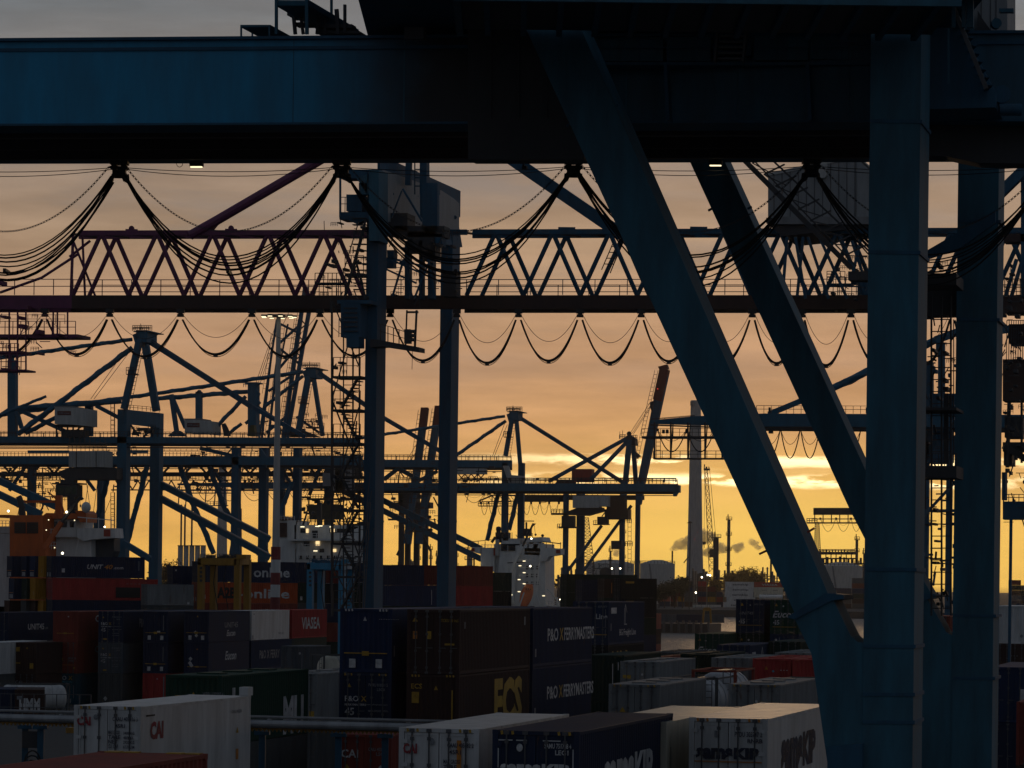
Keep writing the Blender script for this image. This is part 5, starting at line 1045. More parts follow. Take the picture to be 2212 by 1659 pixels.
def beyond(px, py, Y, dist, yaw=13.5):
    """survey point of a corner moved along the row by dist metres"""
    a = R(yaw); c = P(px, py, Y); q = c + Vector((math.sin(a), math.cos(a), 0)) * dist
    x = q.x / q.y * F; z = (q.z - H) / q.y * F; co, si = math.cos(ROLL), math.sin(ROLL); return (CX + x * co + z * si, CY + x * si - z * co, q.y)
a, b_, y_ = beyond(880, 1316, 147, 14.4)
stack(a, b_, y_, [(HQ, L45, 'dry', 'navy', 'dark navy container lettered white along its side, upper one behind the faded brown', FERRY()), (HQ, L45, 'dry', 'navy', 'dark navy container lettered in white along its side, lower of two behind the yellow lettering', FERRY())], group=g)
a, b_, y_ = beyond(735, 1314, 148, 14.4)
stack(a, b_, y_, [(HQ, L45, 'dry', 'dkblue', 'dark container hidden behind the blue lock bar container', [])], group=g)
stack(1238, 1299, 219, [
    (HQ, L40, 'dry', 'dkblue', 'dark container with a white open gable emblem on its side', [('D', 'Line', .35, 1.75, .34, 'white'), ('D', 'BGFU 4521', .5, 2.5, .14, 'dim', dict(width=.6)), ('sq', .6, .7, 1.0, .05, 'yellow'), ('sq', 1.0, 1.4, .03, 2.0, 'dim'),
        ('logo', 5.2, 1.35, 1.0), ('S', 'BG Freight Line', 3.6, .62, .42, 'white', dict(width=5.6)), ('Ssq', 1.7, 2.3, 1.8, .4, 'white'), ('Ssq', .8, 1.2, .25, .5, 'dim')]),
    (HQ, L40, 'dry', 'black', 'black container with yellow lettering under the gable emblem container', [('S', 'MSC', 1.2, .9, 1.5, 'yellow', dict(width=5.5, bold=.05))])], group=g)
# stack of three-high rows on the left (tops just under eye level)
Y1 = 306; g2 = 'three-high rows on the left of the yard'
def row(px, tiers, Y=Y1, py=1320): return stack(px, py, Y, tiers, group=g2)
row(115, [(HQ, L40, 'dry:plain', 'rust', 'red container end with a yellow lock bar, top tier on the left', [('sq', 0, .85, 1.7, .05, 'yellow'), ('sq', .0, .85, .3, .14, 'yellow'), ('disc', .3, 2.4, .14, .14, 'white'), ('S', 'CAI', 4.6, 1.9, .6, 'white', dict(width=2.4))]),
          (HQ, L40, 'dry', 'rust', 'red door end with white letters and yellow stickers, middle tier on the left', [('D', 'CAI', -1.0, 2.15, .26, 'white'), ('tri', -.8, 1.75, .24, .22, 'orange'), ('sq', -.35, 1.3, .28, .28, 'yellow'), ('sq', .9, .5, .2, .2, 'yellow'), ('D', 'MAX G', .3, 1.35, .18, 'dim'), ('D', 'TARE', .3, 1.1, .18, 'dim'), ('sq', 0, .8, 1.9, .05, 'orange'), ('S', 'CAI', 4.6, 1.9, .6, 'dim', dict(width=2.4))]),
          (HQ, L45, 'dry:plain', 'teal', 'dark teal end with white letters and a yellow cross, bottom tier on the left', [('D', 'P&O', -.85, 2.3, .38, 'white'), ('D', 'X', .35, 2.3, .38, 'yellow'), ('D', 'FERRYMASTERS', -.85, 2.05, .14, 'teal', dict(width=1.6)), ('sq', .45, .35, .3, .4, 'white'), ('sq', .9, 1.2, .06, 1.2, 'dim')])])
row(213, [(HQ, L45, 'dry', 'navy', 'navy door end numbered 45, top tier beside the red lock bar end', PO() + [('S', 'P&O X FERRYMASTERS', 4.4, 1.4, .8, 'dim', dict(width=8.4))]),
          (HQ, L45, 'dry', 'slate', 'dull slate door end numbered 45, middle tier beside the red door end', PO()),
          (HQ, L40, 'dry:plain', 'dkgrey', 'dark grey corrugated end with a white diamond, bottom tier left of the yard', [('dia', -.45, .55, .4, .45, 'white')])])
row(310, [(HQ, L40, 'reefer:plain', 'navy', 'navy end with a yellow lock bar and two papers, top tier of its column', [('bar',), ('sq', .3, 1.0, .3, .14, 'white'), ('sq', .75, 1.8, .05, 1.4, 'dim'), ('S', 'SE', 6.0, 1.4, 1.1, 'dim', dict(width=3.4))]),
          (HQ, L40, 'reefer:plain', 'navy', 'navy end with a yellow lock bar and two papers, middle tier of its column', [('bar',), ('sq', .75, 1.8, .05, 1.4, 'dim')]),
          (HQ, L40, 'dry:plain', 'red', 'bright red corrugated end, bottom tier behind the white lettered box', [('tri', .2, 2.35, .16, .16, 'white'), ('sq', .85, 1.6, .1, 2.0, 'dim')])])
row(398, [(HQ, L40, 'reefer:plain', 'navy', 'navy container with papers and white hazard diamonds, top tier, small lettering on side', [('bar',), ('tri', .1, 2.35, .16, .2, 'yellow'), ('dia', 0, .62, .34, .34, 'white'), ('dia', -.1, .95, .3, .3, 'white'), ('S', 'UNIT45', 4.6, 1.35, .5, 'dim', dict(width=4.0)), ('S', 'Eucon', 5.2, .55, .55, 'white', dict(width=2.6, shear=.3))]),
          (HQ, L40, 'reefer:plain', 'navy', 'navy container with hazard diamonds by its lock bar and a white word on the side', [('sq', .1, .62, 1.9, .05, 'yellow'), ('sq', .1, .62, .3, .14, 'yellow'), ('dia', -.55, 1.35, .4, .4, 'white'), ('dia', -.6, .95, .4, .4, 'white'), ('dia', -.45, .75, .4, .4, 'white'), ('tri', .1, 2.2, .18, .18, 'orange'), ('S', 'Eucon', 4.8, 1.2, .8, 'white', dict(width=3.4, shear=.3))]),
          (HQ, L40, 'dry', 'dkgrey', 'dark container under the navy one with hazard diamonds')])
def row2(px, d, tiers, Y=Y1): a, b_, y_ = beyond(px, 1320, Y, d); return stack(a, b_, y_, tiers, group=g2)
row2(398, 12.8, [(HQ, L40, 'reefer', 'white', 'plain white container in the top tier, left of the bright red one', [('sq', 0, 1, .05, 1, 'black'), ('Ssq', .7, 2.55, .3, .1, 'black'), ('Ssq', .4, .3, .4, .4, 'steel' if 'steel' in INK else 'dim'), ('S', 'TRPU 551', 8.5, .5, .2, 'dim', dict(width=1.8))]),
                 (HQ, L45, 'dry', 'dkblue', 'dark blue container with dim lettering under the plain white one', [('S', 'P&O X FERRY', 2.6, 1.1, .8, 'dim', dict(width=6.5))])])
row2(398, 25.9, [(HQ, L40, 'dry', 'red', 'bright red container with large white letters in the top tier', [('S', 'VIASEA', 3.3, .95, 1.15, 'white', dict(width=6.4))])])
row2(115, 13, [(HQ, L40, 'dry', 'brown', 'brown container behind the red lock bar end')])
row2(213, 14.6, [(HQ, L40, 'dry', 'dkblue', 'dark blue container behind the navy 45 door end')])
row2(310, 13, [(HQ, L40, 'dry', 'brown', 'brown container behind the two-paper navy end')])
stack(-34, 1322, 312, [(HQ, L40, 'dry', 'navy', 'navy container at the left frame edge with small white lettering on its side', [('S', 'UNIT45', 5.0, 1.2, .55, 'white', dict(width=4.2)), ('S', '.com', 9.4, 1.2, .3, 'dim')])], group=g2)
a, b_, y_ = beyond(-34, 1322, 312, 12.9); stack(a, b_, y_, [(HQ, L40, 'dry', 'brown', 'dark brown container behind the one at the left frame edge', [('S', 'CRT', 3.2, 2.0, .5, 'dim')])], group=g2)
row(25, [(HQ, L40, 'dry:plain', 'brown', 'brown end with yellow stickers two tiers high at the far left', [('sq', -.6, 2.25, .35, .4, 'yellow'), ('tri', .3, 2.3, .2, .2, 'yellow'), ('sq', .75, .75, .35, .5, 'yellow'), ('sq', -.6, 1.0, .5, .1, 'yellow')]),
         (HQ, L40, 'dry', 'brown', 'red-brown container low at the far left with small white letters', [('D', 'CAI', -.8, 2.0, .3, 'dim'), ('D', '- - - -', .3, 2.2, .2, 'dim')])], 300, 1387)
row(-62, [(HQ, L40, 'reefer', 'white', 'pale container cut off by the left frame edge', []), (HQ, L40, 'dry', 'dkgrey', 'dark container below the pale one at the left frame edge')], 296, 1387)
stack(607, 1395, 270, [(HQ, L20, 'dry', 'slate', 'grey-blue door end beside the cream tank', [('disc', .4, 2.3, .2, .2, 'white'), ('sq', .6, 1.5, .06, 1.6, 'dim')])], group=g2)
stack(672, 1412, 262, [(ST, L20, 'tank', 'cream', 'cream tank container half hidden behind the ladder tower')], group=g2, yaw=62)
# low boxes by the open yard, far left
stack(-28, 1488, 270, [(ST, L20, 'dry:plain', 'navy', 'navy box end low down at the left frame edge')], group='low boxes on the left', ztop=ST, yaw=-8)
stack(32, 1488, 270, [(ST, L20, 'dry:plain', 'brown', 'red-brown box end with bold white letters low on the left', [('D', 'HMM', -.85, .8, 1.0, 'white', dict(width=1.7, bold=.06)), ('sq', -.8, 1.9, .5, .3, 'dim')])], group='low boxes on the left', ztop=ST, yaw=-8)
stack(0, 1487, 284, [(ST, L20, 'tank', 'white', 'white tank lying beside the red-brown box low on the left')], group='low boxes on the left', yaw=76, anchor=1, ztop=ST)
# second line from the front
g3 = 'boxes in the second line from the front'
stack(358, 1457, 136, [(HQ, L40, 'dry:plain', 'green', 'dark green container with yellow warning stickers behind the white lettered box', [('sq', -.55, 1.9, .5, .3, 'yellow'), ('tri', .0, 1.75, .5, .5, 'yellow'), ('hatch',), ('D', 'WBBU 122207 4', .4, 2.0, .2, 'dim', dict(width=.9)), ('D', 'DN0G', .6, 1.75, .16, 'dim'), ('Ssq', 1.6, 1.6, .4, 1.5, 'white'), ('sq', -.5, .6, .9, .6, 'dim'), ('S', 'MU', 8.5, .2, 1.5, 'white', dict(width=3, bold=.05))])], group=g3)
stack(595, 1453, 182, [(HQ, L40, 'dry', 'grey', 'grey container with framed door end standing over the pipe', [('sq', .35, .75, .35, .3, 'dim'), ('sq', .9, .65, .3, .3, 'yellow'), ('hatch',), ('D', '----', -.9, .3, .12, 'white')]),
                       (HQ, L40, 'dry', 'dkgrey', 'dark grey door end seen below the pipe, under the framed grey one', [('sq', -.2, .6, .3, .2, 'dim'), ('tri', -.2, .9, .2, .2, 'dim')])], group=g3)
stack(690, 1451, 186, [(HQ, L40, 'dry:plain', 'steel', 'light ribbed container end right of the framed grey door', [('sq', .3, .35, 1.6, .1, 'red'), ('tri', -.5, .3, .2, .2, 'red')])], group=g3)
stack(727, 1585, 140, [(HQ, L40, 'dry', 'rust', 'red door end with white letters just below the pipe', [('D', 'CAI', -1.0, 1.9, .34, 'white'), ('D', 'CAIU 45319 5', .2, 2.2, .14, 'dim', dict(width=.85)), ('D', 'L5G1', .55, 2.0, .14, 'dim'), ('tri', -.75, 1.45, .25, .2, 'yellow'), ('dia', .75, 1.5, .2, .2, 'white'), ('sq', .6, 1.2, .16, .35, 'white')])], group=g3)
# ---- right half, behind the front boxes
g4 = 'boxes on the right behind the front line'
stack(1590, 1294, 278, [(HQ, L45, 'dry', 'navy', 'navy door end with white number 45 and small lettering, left of the green one', [('tri', -.7, 2.35, .26, .26, 'yellow'), ('disc', .0, 2.4, .1, .1, 'white'), ('D', 'UNIT45', -.9, 1.6, .24, 'dim', dict(width=1.2, shear=.3)), ('D', '45', -.95, .85, .38, 'white'), ('sq', 0, .7, 2.0, .05, 'yellow'), ('D', '- - - -', .3, 1.1, .1, 'dim'), ('D', 'UNTU 11846', .3, 2.4, .14, 'dim', dict(width=.8))]),
                        (HQ, L45, 'dry', 'dkgreen', 'dark green door end below the navy 45 end', [('tri', -.7, 2.3, .22, .22, 'yellow'), ('disc', -.1, 2.35, .18, .18, 'white'), ('D', '- - - -', .3, 2.3, .14, 'dim')])], group=g4)
stack(1664, 1295, 276, [(HQ, L45, 'dry', 'green', 'green door end with a large white script word and number 45', [('tri', -.7, 2.35, .26, .26, 'yellow'), ('disc', -.1, 2.35, .14, .14, 'white'), ('D', 'Eucon', -1.0, 1.4, .55, 'white', dict(width=1.95, shear=.3)), ('D', '45', -.95, .8, .38, 'white'), ('sq', 0, .6, 2.0, .05, 'yellow'), ('D', '- - - -', .3, 1.0, .1, 'dim')]),
                        (HQ, L45, 'dry:plain', 'dkblue', 'dark blue ribbed end below the green 45 end', [('sq', -.4, 1.6, .06, 2.0, 'dim'), ('disc', -.7, 2.4, .2, .2, 'white')])], group=g4)
stack(1501, 1368, 272, [(HQ, L45, 'dry', 'green', 'green container with a white script word, low beside the water', [('tri', -.8, 2.3, .24, .24, 'yellow'), ('disc', -.3, 2.3, .14, .14, 'white'), ('D', 'Eucon', -1.0, 1.25, .55, 'white', dict(width=2.0, shear=.3)), ('sq', -.1, 1.05, 1.9, .1, 'dim'), ('D', '- - - -', .3, 2.3, .12, 'dim')])], group=g4)
stack(1549, 1392, 239, [(HQ, L40, 'dry', 'dkblue', 'blue-roofed container with a small white gable emblem in front of the green doors', [('tri', -.6, 2.1, .26, .26, 'orange'), ('disc', .0, 2.1, .2, .24, 'white'), ('D', 'BGFU 4321', .4, 2.2, .16, 'dim', dict(width=.7)), ('logo', 5.2, 1.3, 1.0), ('Ssq', 1.7, 2.1, 1.6, .5, 'white')])], group=g4)
stack(1660, 1385, 246, [(HQ, L40, 'dry', 'dkgreen', 'dark green ribbed container to the right of the blue-roofed one')], group=g4)
stack(1340, 1428, 200, [(HQ, L40, 'dry', 'grey', 'grey door end with roof hatches, upper left of the grey group', [('hatch',), ('sq', -.8, 1.95, .5, .22, 'yellow'), ('sq', -.8, 1.2, .5, .16, 'yellow'), ('disc', .15, 2.1, .14, .14, 'white'), ('D', '- - - - -', .3, 2.1, .16, 'dim'), ('Ssq', 1.0, .9, .8, .7, 'orange')])], group=g4)
stack(1266, 1414, 206, [(HQ, L40, 'dry:plain', 'dkgreen', 'dark green end in shade right of the tall middle stack', [('sq', .5, 1.6, .05, 1.5, 'white'), ('sq', .85, 2.2, .05, .5, 'white')]), (HQ, L40, 'dry:plain', 'dkgreen', 'dark green end one tier lower in shade right of the tall stack', [('sq', .4, 1.9, .05, 1.0, 'white'), ('sq', .8, 1.9, .05, 1.0, 'white')])], group=g4)
stack(1315, 1477, 153, [(HQ, L40, 'dry', 'grey', 'grey door end with an orange label on its side, left of the tank', [('hatch',), ('tri', -.55, 1.6, .3, .26, 'yellow'), ('sq', -.9, .9, .3, .1, 'yellow'), ('Ssq', 1.5, .95, 1.6, 1.1, 'orange'), ('S', 'TSI', 1.0, .7, .5, 'black', dict(width=1.0)), ('D', '- - - - -', .25, 2.2, .16, 'dim'), HZ])], group=g4)
stack(1574, 1477, 153, [(HQ, L40, 'dry', 'grey', 'grey door end with roof hatches right of the tank', [('hatch',), ('tri', -.6, .7, .4, .34, 'yellow'), ('disc', .1, 2.1, .14, .14, 'white'), ('D', '- - - - -', .3, 2.1, .16, 'dim'), ('Ssq', 1.3, .7, 1.5, .9, 'orange'), ('S', 'ISI', .8, .5, .5, 'black', dict(width=1.0)), HZ])], group=g4)
stack(1494, 1446, 176, [(ST, L20, 'tank:red', 'steel', 'grey tank container in a red frame with dark letters, between two grey doors', [('S', 'HOYER', 2.6, .55, .55, 'black', dict(width=2.8)), ('tri', -.3, .7, .3, .3, 'yellow')])], group=g4)
stack(1452, 1462, 172, [(ST, L20, 'tank', 'steel', 'smooth white tank end peeking over the left grey container')], group=g4)
stack(1672, 1467, 176, [(ST, L20, 'tank', 'white', 'white domed tank end behind the right grey container')], group=g4)
stack(1537, 1420, 214, [(HQ, L40, 'dry', 'grey', 'grey door end left of the red ones behind the tank', [('hatch',), ('D', '- - -', .3, 2.2, .2, 'dim'), ('sq', -.7, 2.2, .5, .1, 'dim')])], group=g4)
stack(1626, 1422, 208, [(HQ, L40, 'dry:plain', 'red', 'red container end with white markings behind the right grey container', [('tri', -.35, 2.2, .24, .24, 'orange'), ('disc', .1, 2.1, .14, .14, 'teal'), ('D', '- - -', .55, 2.1, .22, 'white'), ('sq', .7, 1.5, .6, .1, 'yellow'), ('hatch',)])], group=g4)
stack(1712, 1424, 206, [(HQ, L40, 'dry:plain', 'red', 'second red container end, partly behind the crane foot', [('tri', .5, 1.5, .2, .2, 'yellow'), ('hatch',)])], group=g4)
stack(1674, 1409, 232, [(HQ, L40, 'dry', 'grey', 'pale-roofed container row end behind the red ones', [('hatch',)])], group=g4)
stack(1380, 1421, 222, [(HQ, L40, 'dry', 'rust', 'red-roofed container behind the upper grey door end', [('hatch',)])], group=g4)
stack(1470, 1412, 224, [(HQ, L40, 'dry:plain', 'dkgreen', 'dark green end between the red roof and the grey door', [('sq', -.4, 1.6, .05, 1.6, 'white'), ('hatch',)])], group=g4)
stack(1400, 1408, 250, [(HQ, L40, 'dry', 'dkgrey', 'low grey roof just in front of the water', [('hatch',)])], group=g4)
stack(1383, 1325, 550, [(ST, L20, 'dry:plain', 'salmon', 'salmon container end with rust streaks at the quay edge', []), (ST, L20, 'dry:plain', 'brown', 'red-brown container end under the salmon one')], group=g4)
# ---- right of the crane legs
g5 = 'boxes seen right of the crane legs'
stack(2150, 1308, 250, [(HQ, L40, 'reefer:plain', 'white', 'white container end at the right frame edge', [('dia', .8, .6, .3, .3, 'dim')]), (HQ, L40, 'dry', 'brown', 'brown container below the white one at the right edge', [('D', '- - -', 0, 1.9, .25, 'dim'), ('D', '# #', .0, 1.0, .3, 'dim')])], group=g5)
stack(2196, 1305, 262, [(HQ, L45, 'dry', 'navy', 'dark door end numbered 45 at the right frame edge', PO())], group=g5)
stack(2140, 1440, 170, [(HQ, L40, 'reefer', 'blue', 'blue container low at the right frame edge', [('sq', .6, 1.4, .6, .7, 'white'), ('D', 'smiles', .2, .6, .2, 'white')]), (HQ, L40, 'dry', 'navy', 'navy container under the low blue one at the right edge')], group=g5)
stack(2196, 1516, 150, [(HQ, L40, 'dry', 'rust', 'rusty red container cut off at the lower right corner')], group=g5)
stack(1995, 1330, 300, [(HQ, L40, 'dry', 'rust', 'red container seen through the ladder between the crane legs')], group=g5)
# ---- front line
g6 = 'big boxes along the bottom of the picture'
def SAM(ink): return [('D', 'sams', -1.0, 1.66, .42, ink, dict(width=1.15, bold=.06)), ('D', 'KIP', .18, 1.66, .31, ink, dict(width=.78, bold=.06)), ('haz', 'orange' if ink == 'navy' else 'yellow')]
stack(160, 1523, 113.5, [(HQ, L40, 'reefer', 'white', 'white refrigerated container with dark red letters at lower left', [('D', 'CAI', -1.1, 2.22, .28, 'red', dict(width=.5, bold=.04)), ('D', 'CAAU 405316 3', .2, 2.38, .14, 'navy', dict(width=.92)), ('D', '45R1', .3, 2.15, .13, 'navy'),
    ('D', 'MAX GROSS', .05, 1.92, .13, 'navy', dict(width=.42)), ('D', 'TARE', .05, 1.76, .13, 'navy'), ('D', 'NET', .05, 1.6, .13, 'navy'), ('D', 'CU. CAP', .05, 1.44, .13, 'navy', dict(width=.36)), ('D', '34000KG', .6, 1.92, .1, 'navy', dict(width=.4)), ('D', '4800KG', .6, 1.76, .1, 'navy', dict(width=.4)), ('D', '29200KG', .6, 1.6, .1, 'navy', dict(width=.4)), ('D', '67.7CU.M', .6, 1.44, .1, 'navy', dict(width=.4)),
    ('disc', -.42, 2.5, .16, .2, 'dim'), HZ, ('S', 'CAI', 1.0, 1.75, .55, 'red', dict(width=1.35, bold=.05)), ('Ssq', 1.0, 2.55, .9, .06, 'black'), ('S', 'CAAU 405316', 9.9, 2.3, .12, 'dim', dict(width=1.2)), ('Stri', 10.6, 1.55, .3, .26, 'yellow'), ('Ssq', 10.6, .75, .3, .4, 'orange'), ('unit',), ('sq', -.45, .28, .3, .25, 'orange')])], group=g6)
stack(862, 1571, 97, [(HQ, L40, 'reefer', 'white', 'white door end with dark red letters and a rust streak, centre of the front line', [('D', 'CAI', -1.08, 2.15, .27, 'red', dict(width=.42, bold=.04)), ('D', 'CAAU 405482 2', .26, 2.34, .13, 'navy', dict(width=.8)), ('D', '45R1', .32, 2.14, .13, 'navy'), ('D', 'MAX GROSS', .15, 1.86, .12, 'navy', dict(width=.5)), ('D', 'TARE', .15, 1.7, .12, 'navy'), ('disc', -.22, 2.5, .18, .22, 'dim'), HZ, ('sq', .62, 1.7, .14, 1.7, 'orange')])], group=g6)
stack(1064, 1576, 90, [(HQ, L45, 'dry', 'navy', 'navy corrugated container with large white letters on end and side, front line', SAM('white') + [('disc', -.45, 2.42, .18, .22, 'white'), ('D', 'SAMU 751748 4', .25, 2.42, .13, 'white', dict(width=.75)), ('D', 'LEG1', .55, 2.24, .13, 'white'), ('sq', -.85, 2.62, .4, .03, 'white'), ('sq', -.4, 2.62, .3, .03, 'white'), ('sq', .45, 2.62, .5, .03, 'white'), ('sq', 1.05, 1.7, .03, 1.4, 'white'), ('sq', -1.05, 1.7, .03, 1.4, 'white'),
    ('S', 'sams', 3.3, .95, 1.3, 'white', dict(width=4.3, bold=.05)), ('S', 'KIP', 7.7, .95, .98, 'white', dict(width=2.8, bold=.05))])], group=g6)
stack(1272, 1556, 101.5, [(HQ, L45, 'reefer', 'cream', 'cream refrigerated container with a bare sunlit roof behind the navy one', [('Ssq', .8, 1.6, .12, 1.0, 'dim')])], group=g6)
stack(1489, 1549, 101, [(HQ, L45, 'reefer', 'white', 'white door end with bold dark letters and black frame, right of the front line', SAM('navy') + [('D', 'PVDU 303747 2', .2, 2.33, .15, 'navy', dict(width=.85)), ('D', 'RNRB', .6, 2.14, .13, 'navy'), ('sq', -.38, 2.4, .1, .2, 'dim'), ('sq', 0, 1.55, 2.1, .035, 'orange'), ('D', '- - -', .2, .15, .1, 'dim'),
    ('S', 'sams', 2.8, 1.15, 1.3, 'navy', dict(width=4.5, bold=.06)), ('S', 'KIP', 7.4, 1.15, .98, 'navy', dict(width=2.9, bold=.06))])], group=g6)
a, b_, y_ = beyond(217, 1622, 71, -12.19)
stack(a, b_, y_, [(HQ, L40, 'dry', 'rust', 'rusty red container at the bottom left corner with yellow edge marks on its roof', [('edge',)])], group=g6)
# ================================================================ container rows behind, shown nearly broadside
YW = 66
def wide(px, py, Y, tiers, grp='stacks in front of the ships'):
    return stack(px, py, Y, tiers, yaw=YW, anchor=1, group=grp)
# left block: near edge between end and side at px
wide(112, 1201, 412, [(2.70, L40, 'dry', 'navy', 'long navy container with white and orange lettering at the top of the left back stack', [('S', 'UNIT', 4.6, 1.15, .55, 'white', dict(width=2.1, shear=.25)), ('S', '40', 6.85, 1.15, .55, 'orange', dict(width=1.1, shear=.25)), ('S', '.com', 8.05, 1.15, .36, 'white', dict(width=1.3)), ('Ssq', 1.5, .9, .4, .5, 'white'), ('Ssq', 11.4, 1.6, .1, 1.2, 'dim'), ('sq', -.5, .4, .3, .5, 'white'), ('sq', .5, .4, .3, .5, 'white')])])
wide(114, 1249, 410, [(2.70, L45, 'dry', 'red', 'long red container with a dark worn patch in the left back stack', [('S', '- - - -', 9.6, 2.0, .3, 'dim', dict(width=1.8)), ('Ssq', 9.8, 1.0, 3.2, 1.3, 'brown' if 'brown' in INK else 'black')]), (2.70, L45, 'dry', 'navy', 'long navy container under the worn red one, lettered in white and orange', [('S', 'UNIT', 4.6, .75, .55, 'white', dict(width=2.1, shear=.25)), ('S', '40', 6.85, .75, .55, 'orange', dict(width=1.1, shear=.25))])])
k = 0
for px, py, Y, col, lab in ((94, 1201, 414, 'mustard', 'mustard yellow container end in the top row of the left back stack'), (75, 1201, 416, 'blue', 'blue container end left of the mustard one in the top row'), (57, 1201, 418, 'navy', 'navy container end second left of the mustard one'), (26, 1201, 421, 'navy', 'navy container end at the left edge of the back stack'),
                            (112, 1249, 413, 'blue', 'blue container end beside the worn red side'), (76, 1249, 415, 'mustard', 'mustard end in the second row of the left back stack'), (58, 1249, 417, 'dkgreen', 'dark green container end beside the second mustard one'), (30, 1249, 420, 'dkblue', 'dark blue container end at far left of the second row'),
                            (93, 1297, 414, 'mustard', 'mustard end in the third row of the left back stack'), (76, 1297, 416, 'brown', 'brown container end in the third row left of mustard'), (56, 1297, 418, 'dkgrey', 'dark grey container end in the third row'), (20, 1297, 421, 'brown', 'brown container end at the left of the third row')):
    c = P(px, py, Y); a = R(YW); rx = Vector((math.cos(a), -math.sin(a), 0)); ctr = c - rx * 1.219
    d = [('sq', -.55, .4, .28, .5, 'white'), ('sq', .0, .4, .28, .5, 'white'), ('sq', .55, .4, .28, .5, 'white'), ('sq', 0, .85, 2.0, .06, 'orange')] if 'navy' in col or 'blue' in col else [('sq', .5, .8, .1, .5, 'dim')]
    container(Vector((ctr.x, ctr.y, c.z - 2.7)), YW, 2.70, L40, 'dry:plain', col, lab, d, 'stacks in front of the ships')
# ground-level boxes carrying those rows
for k, (px, Y) in enumerate(((94, 414), (75, 416), (57, 418), (26, 421))):
    c = P(px, 1345, Y); a = R(YW); rx = Vector((math.cos(a), -math.sin(a), 0)); ctr = c - rx * 1.219; z = P(px, 1297, Y).z - 2.7
    hh = round(z / 2, 3)
    for q in (0, 1): container(Vector((ctr.x, ctr.y, hh * q)), YW, hh, L40, 'simple', 'brown', 'plain container under the ' + ('mustard', 'blue', 'navy', 'leftmost')[k] + ' column, ' + ('on the ground', 'one up')[q], (), 'bottom containers hidden under the stacks')
wide(318, 1262, 408, [(2.6, L20, 'dry', 'grey', 'short grey container right of the worn red one', [('Ssq', 5.4, .3, .3, .3, 'white')]), (2.6, L20, 'dry', 'dkgrey', 'short dark grey container under the short grey one', [])])
wide(374, 1222, 430, [(2.6, L20, 'dry', 'navy', 'navy container left of the yellow straddle carrier', [('Ssq', .4, 2.0, .2, .2, 'white'), ('S', '- -', 5.0, 2.0, .3, 'dim')]), (2.6, L20, 'dry', 'dkblue', 'dark blue container with a white script word left of the straddle carrier', [('S', 'Finn', 1.8, .9, 1.1, 'white', dict(width=4.0, shear=.3))]), (2.6, L20, 'dry', 'navy', 'navy container with small papers low left of the straddle carrier', [('S', 'Bull', .2, .3, .8, 'dim', dict(width=1.8)), ('Ssq', 4.6, .5, .3, .6, 'white')])])
wide(428, 1212, 424, [(2.7, L45, 'dry', 'navy', 'long navy container with big white lettering behind the straddle carrier', [('S', 'online', 7.6, .75, 1.25, 'white', dict(width=5.0)), ('Ssq', 6.6, 1.3, .1, 1.5, 'dim')]),
                      (2.7, L45, 'dry', 'orange', 'long orange red container with big white and black lettering behind the straddle carrier', [('S', 'A2B', 2.6, .7, 1.3, 'black', dict(width=2.6, bold=.05)), ('S', '-online', 5.4, .7, 1.2, 'white', dict(width=7.2)), ('Ssq', .9, .8, .3, .5, 'white'), ('sq', .4, .5, .3, .5, 'white'), ('sq', -.4, .5, .3, .5, 'white')]),
                      (2.7, L45, 'dry', 'rust', 'rust container under the orange red one', [])])
wide(612, 1214, 436, [(2.7, L20, 'dry', 'navy', 'navy container right of the mast foot, top row', []), (2.7, L20, 'dry', 'dkgreen', 'dark green container right of the mast foot, second row', [('Ssq', 2.6, .6, .3, .5, 'white')]), (2.7, L20, 'dry', 'dkgrey', 'dark grey container right of the mast foot', [])])
wide(648, 1216, 440, [(2.7, L20, 'dry', 'darkred', 'dark red container left of the bright blue carrier', [('sq', 0, .6, 2, .06, 'orange')]), (2.7, L20, 'dry', 'black', 'black container left of the bright blue carrier', [('Ssq', .5, .6, .3, .5, 'white'), ('Ssq', 1.4, .6, .3, .5, 'white')])])
wide(735, 1215, 444, [(2.7, L20, 'dry', 'dkblue', 'dark blue container beneath the stair tower', [('Ssq', .6, 1.2, .3, .4, 'white')]), (2.7, L20, 'dry', 'dkgreen', 'dark green container beneath the stair tower', [])])
wide(826, 1220, 440, [(2.75, L20, 'dry', 'navy', 'navy container just right of the near crane leg', []), (2.75, 9.0, 'dry', 'blue', 'blue container low right of the near crane leg', [('Ssq', 7.2, 1.2, .06, 2.0, 'white')])])
wide(860, 1220, 450, [(2.75, L40, 'dry', 'darkred', 'long dark red container between the two crane legs, upper', []), (2.75, L40, 'dry', 'darkred', 'long dark red container between the two crane legs, lower', [('Ssq', 10.6, 1.4, .06, 1.8, 'white')])])
wide(978, 1222, 452, [(2.75, L20, 'dry', 'rust', 'rusty container right of the second crane leg, upper', []), (2.75, L20, 'dry', 'red', 'red container right of the second crane leg, lower', [('sq', .2, 1.2, .06, 1.8, 'white')])])
wide(1024, 1236, 480, [(2.75, L20, 'dry', 'dkgreen', 'dark green container against the white ship, upper', []), (2.75, L20, 'dry', 'black', 'black container against the white ship, lower', [])])
